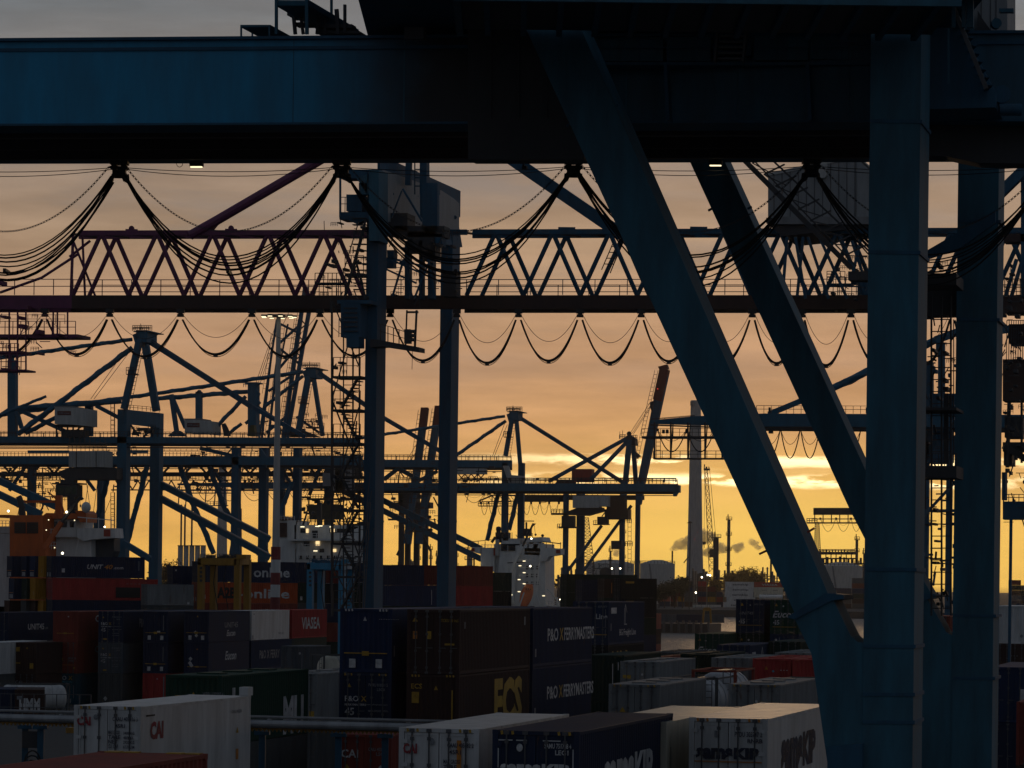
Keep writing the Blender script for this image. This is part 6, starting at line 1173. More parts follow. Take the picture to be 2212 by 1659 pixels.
# dark block right of the white ship
for k, (px, py, Y, ln, col, col2, lab) in enumerate(((1225, 1240, 510, L40, 'dkgreen', 'dkgreen', 'dark green container right of the white ship'), (1258, 1252, 502, L20, 'navy', 'navy', 'navy container in the dark block right of the white ship'), (1306, 1250, 495, L20, 'brown', 'dkgreen', 'brown ribbed container in the dark block'), (1340, 1249, 487, L20, 'black', 'black', 'black container at the right end of the dark block'))):
    wide(px, py, Y, [(2.9, ln, 'dry', col, lab + ', upper tier', [('Ssq', 1.6, 2.3, 1.4, .3, 'yellow')] if k == 3 else [('Ssq', 1.2, 1.5, .1, 1.6, 'orange'), ('Ssq', 1.8, 1.5, .1, 1.6, 'orange')] if k == 2 else []), (2.9, ln, 'dry', col2, lab + ', lower tier', [('Ssq', 1.6, 2.3, 1.4, .3, 'yellow')] if k == 3 else [])], 'dark block right of the white ship')
# ================================================================ ships
def lamp_at(root, x, y, Y, r, hot=True):
    g = MB(); g.ball(P(x, y, Y), r * .5, 8, 6); g.build('deck_light', M['lamp_hot' if hot else 'lamp'], root)
hullm = mat('ship_hull', (.012, .03, .05), .5)
# orange and white ship, left
S = thing('cargo_ship', 'ship with an orange funnel block and white bridge at the left', 'ship', P(100, 1255, 545) * 1); S.location = (P(100, 1255, 545).x, 545, -3); ORG[S.name] = Vector(S.location); Y = 540
sp = lambda name, m, fn, dY=0: part(S, Y + dY, name, m, fn)
fb_ = sp('funnel_casing', M['orange'], lambda g: g.rect(21, 1113, 92, 1300, 6), -6)
for x0 in (31, 58):
    g = X(Y - 6.1); g.rect(x0, 1128, x0 + 24, 1152, .1); lv = g.build('louvre', K_, fb_)
    for k in range(5): g = X(Y - 6.25); g.rect(x0, 1129.5 + k * 4.6, x0 + 24, 1131 + k * 4.6, .14); g.build('louvre_slat', mat('louvre_brown', (.08, .03, .015), .6), fb_)
sp('funnel_pipe', K_, lambda g: (g.t([(47, 1115), (47, 1096), (43, 1078), (40, 1072)], 13, n=12), g.t([(36, 1095), (55, 1095)], 3)), -5)
sp('superstructure', M['white'], lambda g: (g.rect(-30, 1153, 21, 1400, 8), g.rect(94, 1160, 197, 1400, 9), g.rect(-20, 1137, 20, 1152, 6)))
br = sp('bridge', M['white'], lambda g: (g.pr([(95, 1122), (165, 1122), (162, 1160), (95, 1160)], 8), g.pr([(165, 1141), (247, 1141), (249, 1162), (200, 1165), (180, 1169), (165, 1160)], 4)), -1)
g = X(Y - 1.1)
for x0, x1 in ((112, 124), (131, 145), (150, 160)): g = X(Y - 1.1); g.pr([(x0, 1126), (x1, 1126), (x1 - 1, 1139), (x0 + 1, 1139)], .08); g.build('window', M['glass'], br)
sp('orange_roof', M['orange'], lambda g: (g.pr([(84, 1120), (100, 1108), (167, 1109), (167, 1121)], 9), g.pr([(162, 1103), (180, 1103), (186, 1110), (186, 1128), (172, 1128)], 5), g.rect(-10, 1112, 20, 1118, 5), g.rect(94, 1118, 103, 1140, 3)), -2)
sp('mast', M['orange'], lambda g: (g.rect(119, 1070, 131, 1110, 1), g.rect(52, 1081, 120, 1086, 1), g.b((103, 1062), (122, 1078), 3), g.b((131, 1085), (138, 1108), 4)), 0)
sp('deck_crane', M['orange'], lambda g: (g.b((96, 1185), (133, 1128), 9, .8), g.rect(88, 1170, 98, 1200, 1.5)), -9); sp('deck_crane_tip', K_, lambda g: (g.b((130, 1132), (172, 1076), 6, .6), g.pr([(168, 1074), (174, 1072), (179, 1077), (174, 1081), (168, 1080)], .6), g.b((173, 1080), (173, 1098), .8), g.rect(172, 1090, 174.4, 1095, .2)), -9)
sp('deck_railing', M['white'], lambda g: (g.r((95, 1161), (163, 1161), 18, 8, 1), g.r((100, 1187), (122, 1187), 16, 5, 1), g.b((168, 1117), (246, 1124), 2), [g.b((x, 1118), (x, 1141), 1.5) for x in (187, 213, 240)], g.b((172, 1158), (162, 1198), 1.2), g.b((106, 1185), (122, 1140), 1.2), g.r((-10, 1137), (20, 1137), 12, 7, 1)), -3)
sp('antenna_dome', M['white'], lambda g: (g.ball(P(186, 1096, Y - 2), .8, 12, 8, 1.15), g.b((186, 1103), (186, 1121), 1.5))); sp('wing_light', M['red'], lambda g: g.rect(224, 1144, 237, 1159, .4), -3)
sp('hull', hullm, lambda g: g.rect(-80, 1310, 300, 1420, 14)); sp('bulwark', hullm, lambda g: g.pr([(196, 1168), (246, 1163), (246, 1190), (240, 1205), (300, 1300), (196, 1300)], 3), 2)
for x, y, r in ((18, 1104, .35), (144, 1106, .35), (135, 1195, .38), (226, 1138, .25)): lamp_at(S, x, y, Y - 10, r)
for x, y in ((105, 1123), (161, 1124), (100, 1145), (118, 1183)): lamp_at(S, x, y, Y - 9, .2, False)
# white ship at centre-left
S = thing('cargo_ship', 'white ship superstructure with lit deck windows behind the lamp mast', 'ship', (P(690, 1255, 600).x, 600, -3)); Y = 600
sp('superstructure', M['white'], lambda g: (g.rect(600, 1124, 640, 1400, 8), g.rect(636, 1134, 790, 1166, 6), g.rect(638, 1166, 800, 1400, 7)))
sp('funnel_casing', M['brown'], lambda g: (g.rect(600, 1129, 619, 1160, .3), g.rect(601, 1116, 619, 1124, 4)), -.35)
g = X(Y - .2)
for x0, x1, y0, y1 in ((649, 660, 1142, 1151), (674, 686, 1146, 1162), (712, 724, 1142, 1151), (690, 700, 1185, 1194), (728, 760, 1142, 1150), (656, 668, 1170, 1180)): g = X(Y - .2); g.rect(x0, y0, x1, y1, .15); g.build('window', M['glass'], S)
g = X(Y - .22)
for x0, x1, y0, y1 in ((661, 666, 1142, 1151), (714, 723, 1142, 1150), (682, 690, 1169, 1178), (718, 726, 1186, 1192)): g = X(Y - .22); g.rect(x0, y0, x1, y1, .1); g.build('lit_window', mat('lit_window', (.8, .6, .3), .5, dirt=0, emit=(1, .72, .35, 1.1)), S)
sp('deck_edge', M['white'], lambda g: (g.rect(622, 1164, 800, 1168, 2), g.r((634, 1164), (790, 1164), 12, 8, .9), g.b((650, 1172), (666, 1205), 1.6)), -2)
sp('mast', K_, lambda g: (g.b((690, 1085), (690, 1134), 9), g.r((640, 1134), (760, 1134), 13, 8, 1), g.b((655, 1134), (665, 1100), 3), g.ball(P(677, 1109, Y), .42 * 1.0, 10, 6), [g.b((640 + k * 13, 1134), (650 + k * 13, 1100 + (k * 7) % 20), 1.4) for k in range(9)]))
for x, y in ((653, 1138), (692, 1136), (716, 1138), (685, 1137), (681, 1190)): g = X(Y - 2.3); g.rect(x - 4, y - 1, x + 4, y + 1, .2); g.build('deck_light', M['lamp'], S)
sp('deck_railing', M['white'], lambda g: (g.r((640, 1206), (760, 1206), 12, 7, .9), g.r((600, 1124), (636, 1124), 9, 7, .9), g.r((638, 1186), (700, 1186), 10, 7, .8)), -2)
for k in range(8): g = X(Y - .25); g.rect(646 + k * 15, 1200, 652 + k * 15, 1208, .15); g.build('window', M['glass'], S)
sp('hull', hullm, lambda g: g.rect(560, 1330, 830, 1420, 12))
# white ship with the orange lifeboat, centre
S = thing('cargo_ship', 'white ship stern with a slanted orange lifeboat in the centre', 'ship', (P(1120, 1255, 640).x, 640, -3)); Y = 640
sup = sp('superstructure', M['white'], lambda g: (g.rect(1067, 1175, 1178, 1420, 8), g.rect(1082, 1163, 1123, 1178, 7)))
sp('stair_tower_white', M['white'], lambda g: (g.pr([(1080, 1178), (1122, 1178), (1116, 1225), (1108, 1305), (1066, 1310), (1066, 1285), (1078, 1225)], 1)), -1.2)
sp('accommodation_block', M['white'], lambda g: (g.pr([(1038, 1183), (1068, 1183), (1068, 1235), (1038, 1235)], 6), g.pr([(1020, 1182), (1040, 1182), (1040, 1197), (1030, 1195), (1020, 1191)], 3)), -1)
for x0, x1 in ((1082, 1095.5), (1098, 1113)): g = X(Y - 1.4); g.rect(x0, 1177, x1, 1190, .1); g.build('window', M['glass'], S)
wh = sp('wheelhouse', M['white'], lambda g: (g.pr([(1132, 1162), (1170, 1160), (1174, 1170), (1132, 1172)], 7), g.pr([(1133, 1184), (1172, 1184), (1172, 1200), (1133, 1198)], 6), g.rect(1139, 1172, 1142, 1185, 6), g.pr([(1152, 1172), (1164, 1172), (1160, 1185), (1152, 1185)], 5), g.b((1171, 1171), (1166, 1185), 2)))
sp('bridge_wing', M['white'], lambda g: g.pr([(1167, 1183), (1212, 1185), (1212, 1198), (1186, 1202), (1179, 1212), (1167, 1212)], 3), -1)
g = X(Y - 1.3); g.rect(1201, 1188, 1210, 1195, .15); g.rect(1018, 1184, 1025, 1191, .15); g.build('wing_light', M['red'], S)
sp('funnel', K_, lambda g: (g.rect(1070, 1150, 1084, 1172, 2), g.ball(P(1077, 1143, Y), .55 * 1.0, 10, 6), g.b((1077, 1138), (1077, 1160), 8, .8), g.rect(1086, 1150, 1098, 1168, 2), g.b((1070, 1160), (1062, 1172), 5))); sp('funnel_pipe', M['pale'], lambda g: g.rect(1070, 1165, 1077, 1200, .6), -1.5); sp('stripe', M['red'], lambda g: g.rect(1066, 1184, 1069, 1200, .3), -1.5)
sp('mast', K_, lambda g: (g.b((1137, 1128), (1137, 1160), 3.4), g.rect(1121, 1124.5, 1153, 1126.5, .3), g.rect(1129, 1142, 1146, 1158, 1.2), g.r((1126, 1162), (1150, 1162), 10, 6, 1), g.ball(P(1172, 1157, Y), .5 * .6, 8, 6), g.ball(P(1157, 1155, Y), .22, 8, 6), g.r((1178, 1170), (1212, 1174), 0, 30, 1), g.b((1173, 1170), (1212, 1175), 1.6), [g.b((x, 1171), (x, 1185), 1.2) for x in (1180, 1194, 1211)], g.b((1020, 1170), (1062, 1166), 1.4), [g.b((x, 1169), (x, 1183), 1.2) for x in (1020, 1033, 1048)]))
sp('deck_crane', M['white'], lambda g: (g.b((1090, 1282), (1112, 1213), 5, .7), g.b((1112, 1215), (1128, 1180), 7, .8)), -5); sp('deck_crane_tip', K_, lambda g: (g.b((1128, 1182), (1151, 1133), 3.2, .6), g.pr([(1149, 1130), (1157, 1131), (1152, 1136)], .5), g.b((1154, 1134), (1157, 1158), .7), g.b((1096, 1216), (1134, 1214), 2.2), g.b((1088, 1260), (1096, 1262), 3), g.b((1085, 1278), (1098, 1279), 3)), -5)
sp('deck_edge', M['white'], lambda g: (g.rect(1095, 1308, 1216, 1312, 5), g.r((1162, 1308), (1214, 1308), 9, 6, 1), g.r((1104, 1308), (1125, 1308), 9, 6, 1), g.b((1182, 1272), (1201, 1294), 2.4), g.b((1203, 1290), (1206, 1308), 3), [g.rect(1122 + 0 * k, 1175 + k * 17, 1176, 1176 + k * 17, .4) for k in range(1, 7)], g.b((1167, 1195), (1158, 1285), 2)), -6)
sp('window_row', K_, lambda g: [g.rect(1136 + 11 * (k % 3), 1222 + 17 * (k // 3), 1141 + 11 * (k % 3), 1230 + 17 * (k // 3), .1) for k in range(9)], -.12)
g = X(Y - 7); lb = MB()
p, q = P(1143, 1262, Y - 7), P(1131, 1312, Y - 12); n_ = 10; t_ = (q - p); ring = 12
for k in range(n_ + 1):
    f_ = k / n_; rr = .98 * math.sin(math.pi * (.12 + .80 * f_)) ** .6; c = p.lerp(q, f_)
    for j in range(ring): an = 2 * math.pi * j / ring; lb.v.append(c + Vector((math.cos(an) * rr * 1.25, math.sin(an) * rr, 0)))
for k in range(n_):
    for j in range(ring): a = k * ring + j; b = k * ring + (j + 1) % ring; lb.f.append((a, b, b + ring, a + ring))
lb.f.append(tuple(range(ring))); lb.f.append(tuple(n_ * ring + j for j in range(ring)))
lbo = lb.build('lifeboat', M['orange'], None, True); tag(lbo, 'orange free-fall lifeboat on its slanted ramp at the ship stern', 'lifeboat')
g = X(Y - 9.5)
for x in (1137, 1142, 1147): g.rect(x - 1.5, 1271, x + 1, 1274, .2)
g.build('window', M['glass'], lbo)
sp('lifeboat_ramp', M['white'], lambda g: (g.b((1121, 1312), (1132, 1280), 2.4), g.b((1147, 1312), (1158, 1282), 2.4), g.b((1158, 1282), (1166, 1308), 2.4), g.b((1158, 1282), (1158, 1308), 2)), -13)
sp('deck_railing', M['white'], lambda g: [g.r((x0, y), (x1, y), 7, 7, .7) for x0, x1, y in ((1122, 1178, 1212), (1122, 1178, 1229), (1122, 1178, 1246), (1122, 1178, 1263), (1078, 1120, 1225), (1040, 1068, 1183))], -3)
sp('exhaust_mast', M['steel'], lambda g: (g.b((1098, 1140), (1098, 1165), 1.4), g.b((1106, 1150), (1106, 1165), 1.2), g.b((1092, 1147), (1104, 1147), 1), g.b((1114, 1155), (1120, 1163), 1.2)), -1)
for x, y, r, h_ in ((1145.5, 1223, .34, 1), (1148, 1163.5, .3, 1), (1210, 1295, .26, 1)): lamp_at(S, x, y, Y - 8, r, True)
for x, y in ((1132, 1212), (1132, 1237), (1132, 1261), (1104, 1285), (1123, 1222), (1121, 1252), (1121, 1278), (1174, 1287), (1068, 1287), (1082, 1308)): g = X(Y - 7); g.rect(x - 2.6, y - .9, x + 2.6, y + .9, .2); g.build('deck_light', M['lamp'], S)
sp('hull', mat('hull_blue', (.02, .035, .09), .5), lambda g: (g.rect(1010, 1312, 1225, 1420, 14), g.pr([(1062, 1284), (1082, 1284), (1096, 1310), (1060, 1314)], 2)), -5)
for x in (1013, 1034): lamp_at(S, x, 1225, Y - 2, .3, True)
sp('deck_post', K_, lambda g: (g.b((1024, 1205), (1024, 1240), 3), g.b((1011, 1230), (1036, 1230), 1.6), g.rect(1018, 1222, 1030, 1236, 1)), -2)
for x in (1352, 1334): lamp_at(S, x - 12, 1228 - 0, Y - 30, .3, True)
# ================================================================ near quay edge, jetty, far bank
j = thing('jetty', 'timber pile jetty with containers on it in front of the water', 'jetty', ground_of(1440, 985))
g = X(985); g.leg(1200, 1534, 1346, 20, 985, -3.5); g.build('quay_wall', M['black'], j)
for k in range(9): x = 1402 + k * 16; g = X(984.6); a = P(x, 1345, 985); g.tube([Vector((a.x, 984.4, -4)), Vector((a.x, 984.4, a.z + .2))], .4, 8); g.build('timber_pile', M['steel'], j)
for k in range(9): x = 1406 + k * 14; a = P(x, 1346, 987); g = MB(); g.tube([a, a + Vector((0, 0, .8))], .35, 8); g.build('bollard', M['steel'], j)
zj = P(1470, 1346, 985).z
for px, col, ln, lab in ((1418, 'slate', L20, 'slate container on the jetty, leftmost'), (1434, 'navy', L40, 'navy container on the jetty'), (1460, 'lightblue', L20, 'pale blue container on the jetty'), (1485, 'slate', L40, 'long grey container on the jetty behind the yellow frame')):
    c = P(px, 1346, 990); container(Vector((c.x, 990 + (px - 1418) * .1, zj)), 68, 2.6, ln, 'dry:plain', col, lab, (), 'containers on the jetty')
yf = thing('spreader_frame', 'yellow portal spreader frame standing on the jetty', 'frame', (P(1525, 1255, 986).x, 986, zj))
g = X(986); g.b((1518, 1346), (1521, 1316), 4, .4); g.b((1536, 1346), (1534, 1316), 4, .4); g.build('leg', M['yellow'], yf); g = X(986); g.pr([(1517, 1317), (1522, 1312), (1532, 1312), (1538, 1317), (1535, 1320), (1520, 1320)], .6); g.build('top_beam', M['yellow'], yf)
qw = MB(); qw.box((-600, 1470, -6), (900, 1479.5, .2)); struct(qw.build('far_quay_wall', M['black']))
# far stacks: each coloured block is a container
rs = random.Random(21); fw = 'far containers across the water'
cols = ['navy', 'dkblue', 'slate', 'brown', 'dkgrey', 'rust', 'darkred', 'dkgreen', 'blue']
bad = {}
def far(px0, px1, py, Y, col, lab=None, text=None, ink='navy', zt=None):
    a, b = P(px0, py, Y), P(px1, py, Y); w_ = b.x - a.x
    root = thing('shipping_container', lab, 'container', (a.x + w_ / 2, Y, a.z - 2.65), fw); g = MB(); g.box((a.x, Y, a.z - 2.65), (b.x - .12, Y + 2.44, a.z)); g.build('body', C[col], root)
    g = MB(); n = max(3, int(w_ / .9))
    for k in range(n + 1): x = a.x + .05 + (w_ - .3) * k / n; g.box((x, Y - .04, a.z - 2.55), (x + .1, Y - .002, a.z - .1))
    g.build('side_rib', C[col], root)
    if text: letter(root, text, FRONT, Vector((-w_ * .25, -.06, .8)), 1.0, INK[ink], width=w_ * .55)
FY = 1700; z5 = [P(1590, 1236, FY).z - 2.68 * k for k in range(6)]
def yz(px, z, Y): z_ = (z - H) / Y * F; u = px - CX; return CY - z_ + u * math.tan(ROLL)
names = ('top', 'second', 'third', 'fourth', 'fifth')
zb = 13.0
for k in range(5): z = zb - k * 2.66; x0 = 1567 + (0, 0, -1, 3, -4)[k]; far(x0, x0 + 62, yz(x0, z, FY), FY, 'white', names[k] + ' white container of the lettered column on the far bank', 'samskip')
for k, (c, t_, ink) in enumerate((('red', 'VIASEA', 'white'), ('cream', '- -', 'navy'), ('cream', 'UNIFEED', 'navy'), ('dkgrey', None, None), ('slate', None, None))): z = zb - k * 2.66; far(1630, 1692, yz(1630, z, FY), FY + 3, c, names[k] + ' container of the column beside the white lettered one across the water', t_, ink or 'navy')
lx = 0
for px0, px1, tops in ((1425, 1448, 3), (1449, 1463, 4), (1464, 1478, 5), (1479, 1496, 5), (1508, 1526, 5), (1528, 1546, 4), (1548, 1562, 3), (1697, 1726, 5), (1727, 1760, 4), (1762, 1800, 5), (1801, 1840, 4), (1841, 1880, 6), (2180, 2206, 6), (2207, 2230, 5)):
    lx += 1; cs = rs.sample(cols, 6) if lx != 1 else ['grey', 'salmon', 'navy', 'dkblue', 'navy', 'navy']
    if lx == 3: cs[0] = 'lightblue'; cs[3] = 'mustard'
    if lx == 5: cs[0] = 'red'; cs[1] = 'darkred'
    if lx == 6: cs[2] = 'mustard'
    ordn = ('first', 'second', 'third', 'fourth', 'fifth', 'sixth', 'seventh', 'eighth', 'ninth', 'tenth', 'eleventh', 'twelfth', 'thirteenth', 'fourteenth')[lx - 1]
    for k in range(tops): z = 2.66 * (tops - k) - .3; c = cs[k % 6]; far(px0, px1, yz(px0, z, FY), FY + 8 + lx, c, f'{c.replace("dk", "dark ").replace("lightblue", "light blue").replace("darkred", "dark red")} container, tier {k + 1} of the {ordn} far column across the water', 'samskip' if lx in (8, 9) and k == tops - 2 else None, 'white')
for x0, x1, z, ln in ((1640, 1690, 5.3, 9), (1655, 1700, 2.4, 9)):
    a = P(x0, 1300, 1690); b = P(x1, 1300, 1690); t_ = thing('tank_container', 'white tank ' + ('above' if z > 3 else 'below') + ' in the pair on the far bank', 'tank container', (a.x, 1690, z - 1.3)); g = MB(); g.tube([(a.x, 1690, z), (b.x, 1690, z)], 1.25, 12); g.build('tank_shell', M['white'], t_); g = MB(); g.box((a.x - .2, 1688.6, -.3 if z < 3 else z - 1.5), (b.x + .2, 1691.4, z - 1.27)); g.build('frame', M['steel'], t_)
bg_ = thing('low_building', 'low pale shed roof on the far bank', 'building', (P(1520, 1255, 1660).x, 1660, -.3)); g = X(1660); g.rect(1497, 1307, 1543, 1312, 20); g.build('roof', M['pale'], bg_); g = X(1661); a = P(1499, 1312, 1661); b = P(1541, 1312, 1661); g.box((a.x, 1661, -.3), (b.x, 1678, a.z)); g.build('wall', M['grey'], bg_)
# chimney
ch = thing('chimney', 'tall pale tapering power station chimney behind the big brace', 'chimney', (P(1502, 1255, 2150).x, 2150, -.3)); Y = 2150
a = P(1503, 865, Y); g = MB(); bx = P(1501, 1255, Y).x; g.tube([Vector((bx, Y, -.3)), Vector(((bx * .7 + a.x * .3), Y, 45)), Vector((a.x, Y, a.z))], 6.2, 24, 3.3); g.build('stack', M['concrete'], ch)
g = X(Y - 4); g.rect(1491, 867, 1498, 876, 4); g.build('sampling_box', M['grey'], ch); g = X(Y - 6); g.rect(1500, 1164, 1500.8, 1165, .3); g.rect(1506, 1150, 1506.6, 1150.6, .3); g.build('beacon', M['redlamp'], ch)
g = X(Y - 9); g.rect(1510, 1238, 1530, 1262, 2); a = P(1520, 1253, Y - 9.5); g.tube([a, a + Vector((0, .5, 0))], 3, 16); g.build('duct_opening', K_, ch)
ch2 = thing('chimney', 'broad pale chimney in haze left of the second crane column', 'chimney', (P(480, 1255, 2300).x, 2300, -.3)); a = P(481, 1000, 2300); g = MB(); bx = P(479, 1255, 2300).x; g.tube([Vector((bx, 2300, -.3)), Vector((a.x, 2300, a.z))], 4.2, 20, 2.6); g.build('stack', M['concrete'], ch2)
ch3 = thing('chimney', 'slim chimney between the left crane columns', 'chimney', (P(520, 1255, 2250).x, 2250, -.3)); a = P(519, 1089, 2250); g = MB(); bx = P(519, 1255, 2250).x; g.tube([Vector((bx, 2250, -.3)), Vector((a.x, 2250, a.z - 3))], 1.35, 12, 1.1); g.tube([Vector((a.x, 2250, a.z - 3)), Vector((a.x, 2250, a.z))], .6, 8); g.build('stack', M['brown'], ch3)
# refinery columns, masts, lattice towers
def column(label, x, yt, wpx, Y, m, kit=3):
    o = thing('process_column', label, 'process column', (P(x, 1255, Y).x, Y, -.3)); a = P(x, yt, Y); bx = P(x, 1255, Y).x; r = wpx * Y / F / 2
    g = MB(); g.tube([Vector((bx, Y, -.3)), Vector((bx, Y, a.z))], r, 12, r * .85); g.build('shell', m, o)
    g = MB()
    for k in range(kit):
        z = a.z * (1 - .18 * k) - .5; g.tube([Vector((bx, Y, z)), Vector((bx, Y, z + .5))], r * 1.6, 10); g.rail(Vector((bx - r * 1.5, Y - r, z)), Vector((bx + r * 1.5, Y - r, z)), 2, 1.6, .25)
        g.beam(Vector((bx - r * .5, Y, z)), Vector((bx - r * .5, Y, z + 3.5)), .5, .5)
    g.build('platform', K_, o); return o
for i, (lab, x, yt, w_, Y, m, kit) in enumerate((('thick dark stack with spiky top right of the chimney', 1546, 1160, 13, 1850, M['black'], 1), ('tall refinery column with platforms right of the chimney', 1573, 1122, 8, 1950, M['steel'], 6), ('process column left of the second crane leg', 903, 1158, 7, 2000, M['steel'], 3), ('slim process column between legs and white ship', 930, 1186, 5, 2000, M['steel'], 2), ('round-topped vessel left of the white ship', 1014, 1188, 14, 1950, M['grey'], 3),
        ('thin refinery column right of the big brace foot', 1880 - 1, 1165, 6, 1900, M['black'], 2), ('column on the refinery rack between brace and leg', 1850, 1165, 7, 1900, M['black'], 3), ('slim column at the right end of the refinery rack', 1866, 1195, 5, 1900, M['steel'], 1), ('small vessel column behind the white tank farm', 1318, 1190, 5, 1900, M['steel'], 3), ('thin column behind crane legs near the tank', 1345 + 2, 1150, 5, 1990, M['black'], 3), ('slim vent column near the round-topped vessel', 943, 1200, 3, 1980, M['black'], 2), ('dark vessel column left of the white ship bridge', 985, 1180, 6, 1980, M['black'], 3), ('column with pipework beside the golden trees', 1665, 1205, 5, 1800, M['black'], 1))):
    column(lab, x, yt, w_, Y, m, kit)
for i, x in enumerate((392, 400, 415)):
    o = thing('silo', ('first', 'second', 'third')[i] + ' thin vent pipe rising from the silo row at left', 'pipe', (P(x, 1255, 1800).x, 1800, -.3)); a = P(x, 1090, 1800); g = MB(); g.tube([Vector((a.x, 1800, -.3)), a], .5, 8); g.build('pipe', M['steel'], o)
for i in range(5):
    x = 390 + i * 12.3; o = thing('silo', ('leftmost', 'second', 'middle', 'fourth', 'rightmost')[i] + ' silo of the pale row of five between the left crane legs', 'silo', (P(x, 1255, 1780).x, 1780, -.3), 'row of silos'); a = P(x, 1179, 1780); g = MB(); g.tube([Vector((a.x, 1780, -.3)), a], 1.4, 14); g.build('shell', M['concrete'], o); g = MB(); g.box((a.x - 1.5, 1778, a.z), (a.x + 1.5, 1781, a.z + .3)); g.build('roof_walk', M['steel'], o)
def tank(label, x0, x1, yt, Y):
    o = thing('storage_tank', label, 'storage tank', (P((x0 + x1) / 2, 1255, Y).x, Y, -.3)); a, b = P(x0, yt, Y), P(x1, yt, Y); r = (b.x - a.x) / 2; cx = (a.x + b.x) / 2
    g = MB(); g.tube([Vector((cx, Y + r, -.3)), Vector((cx, Y + r, a.z))], r, 40); g.build('shell', M['pale'], o)
    g = MB(); g.tube([Vector((cx, Y + r, a.z + .01)), Vector((cx, Y + r, a.z + 2.2))], r * .98, 40, r * .3); g.build('roof', M['pale'], o)
    g = MB(); pts = [Vector((cx + math.cos(k * .2) * r * 1.0, Y + r - math.sin(k * .2) * r * 1.0, a.z)) for k in range(17)]
    for p, q in zip(pts[:-1], pts[1:]): g.rail(p, q, 1.6, 3, .2)
    g.build('handrail', K_, o)
    g = MB(); g.beam(Vector((cx - r * .5, Y + r * .12, a.z)), Vector((cx - r * .2, Y - .2, 0)), .9, .4); g.build('stair', M['grey'], o)
tank('white oil storage tank right of the dark crane legs', 1384, 1460, 1217, 1900); tank('white oil storage tank behind the dark crane legs', 1268, 1372, 1216, 2000); tank('oil tank between brace and crane leg under the pipe rack', 1776, 1868, 1222, 1800)
rk = thing('pipe_rack', 'refinery pipe rack silhouetted between brace and crane leg', 'pipe rack', (P(1820, 1255, 1880).x, 1880, -.3)); Y = 1880
part(rk, Y, 'rack_deck', K_, lambda g: (g.rect(1768, 1192, 1846, 1198, 6), g.rect(1768, 1205, 1850, 1208, 6), g.rect(1776, 1216, 1866, 1219, 6), g.r((1770, 1192), (1846, 1192), 5, 7, 1.4)))
part(rk, Y, 'rack_post', K_, lambda g: [g.leg(1772 + k * 11, 1774 + k * 11, 1192, .6) for k in range(8)] + [g.rect(1776 + k * 9, 1208 - (k * 5) % 7, 1780 + k * 9, 1216, 2) for k in range(10)] + [g.rect(1772 + k * 6.3, 1189 - (k % 3), 1774 + k * 6.3, 1192, 1) for k in range(12)])
def lattice_tower(label, x0, y0, x1, y1, w0, w1, Y, cat='lattice crane'):
    o = thing('lattice_tower', label, cat, (P(x1, 1255, Y).x, Y, -.3)); g = X(Y); n = 16
    for sx in (-1, 1):
        for dy in (0, 3): g.b((x0 + sx * w0, y0), (x1 + sx * w1, y1), 1.3, .35, Y + dy, Y + dy)
    for k in range(n):
        t0, t1 = k / n, (k + 1) / n; xa, xb = x0 + (x1 - x0) * t0, x0 + (x1 - x0) * t1; ya, yb = y0 + (y1 - y0) * t0, y0 + (y1 - y0) * t1; wa, wb = w0 + (w1 - w0) * t0, w0 + (w1 - w0) * t1
        g.b((xa - wa, ya), (xb + wb, yb), .9); g.b((xa + wa, ya), (xb - wb, yb), .9); g.b((xa - wa, ya), (xa + wa, ya), .9)
    g.build('lattice', K_, o); return o
t_ = lattice_tower('slender lattice crane jib beside the tall chimney', 1525, 1012, 1539, 1236, 3, 7, 2050)
part(t_, 2050, 'jib_head', K_, lambda g: (g.rect(1520, 1012, 1533, 1016, 1.5), g.b((1522, 1003), (1521, 1014), 2), g.t([(1526, 1008), (1526, 1012)], 4), g.b((1531, 1008), (1532, 1014), 2), g.b((1533, 1016), (1548, 1180), .8)))
part(t_, 2050, 'hook_block', K_, lambda g: (g.b((1522, 1016), (1521, 1170), .6), g.rect(1518, 1170, 1524, 1176, 1), g.b((1521, 1176), (1521, 1184), 1.4), g.rect(1532, 1186, 1541, 1204, 3)))
lattice_tower('lattice pylon mast behind the dark crane legs', 1267, 1118, 1274, 1240, 4, 12, 1950, 'pylon'); lattice_tower('short lattice mast under the small far boom', 1765, 1128, 1766, 1200, 4, 7, 1900, 'pylon')
lp = thing('lamp_mast', 'thin dark floodlight mast left of the tall chimney', 'lamp post', (P(1490, 1255, 1500).x, 1500, -.3)); part(lp, 1500, 'mast', K_, lambda g: (g.leg(1489.6, 1491.4, 1126, .4), g.pr([(1483, 1130), (1490, 1126), (1497, 1130)], 1), g.b((1477, 1216), (1487, 1203), 2)))
lp = thing('lamp_mast', 'thin mast between the left crane columns', 'lamp post', (P(342, 1255, 1300).x, 1300, -.3)); part(lp, 1300, 'mast', K_, lambda g: (g.leg(341.2, 342.8, 1138, .3)))
lp = thing('lamp_mast', 'lamp mast with arms behind the tall left crane leg', 'lamp post', (P(274, 1255, 1100).x, 1100, -.3)); part(lp, 1100, 'mast', K_, lambda g: (g.leg(273, 275, 1052, .3), g.b((270, 1052), (285, 1052), 1.4)))
cr_ = thing('cable_reel', 'big dark cable reel with spoked rim under the dark crane', 'cable reel', (P(1308, 1239, 1170).x, 1170, P(1308, 1253, 1170).z)); a = P(1308, 1238, 1170); g = MB(); g.tube([a, a + Vector((0, 1.5, 0))], 2.1, 20); g.build('drum', K_, cr_)
g = MB(); g.tube([a + Vector((math.cos(k * .2618) * 3.3, 0, math.sin(k * .2618) * 3.3)) for k in range(25)], .09, 5)
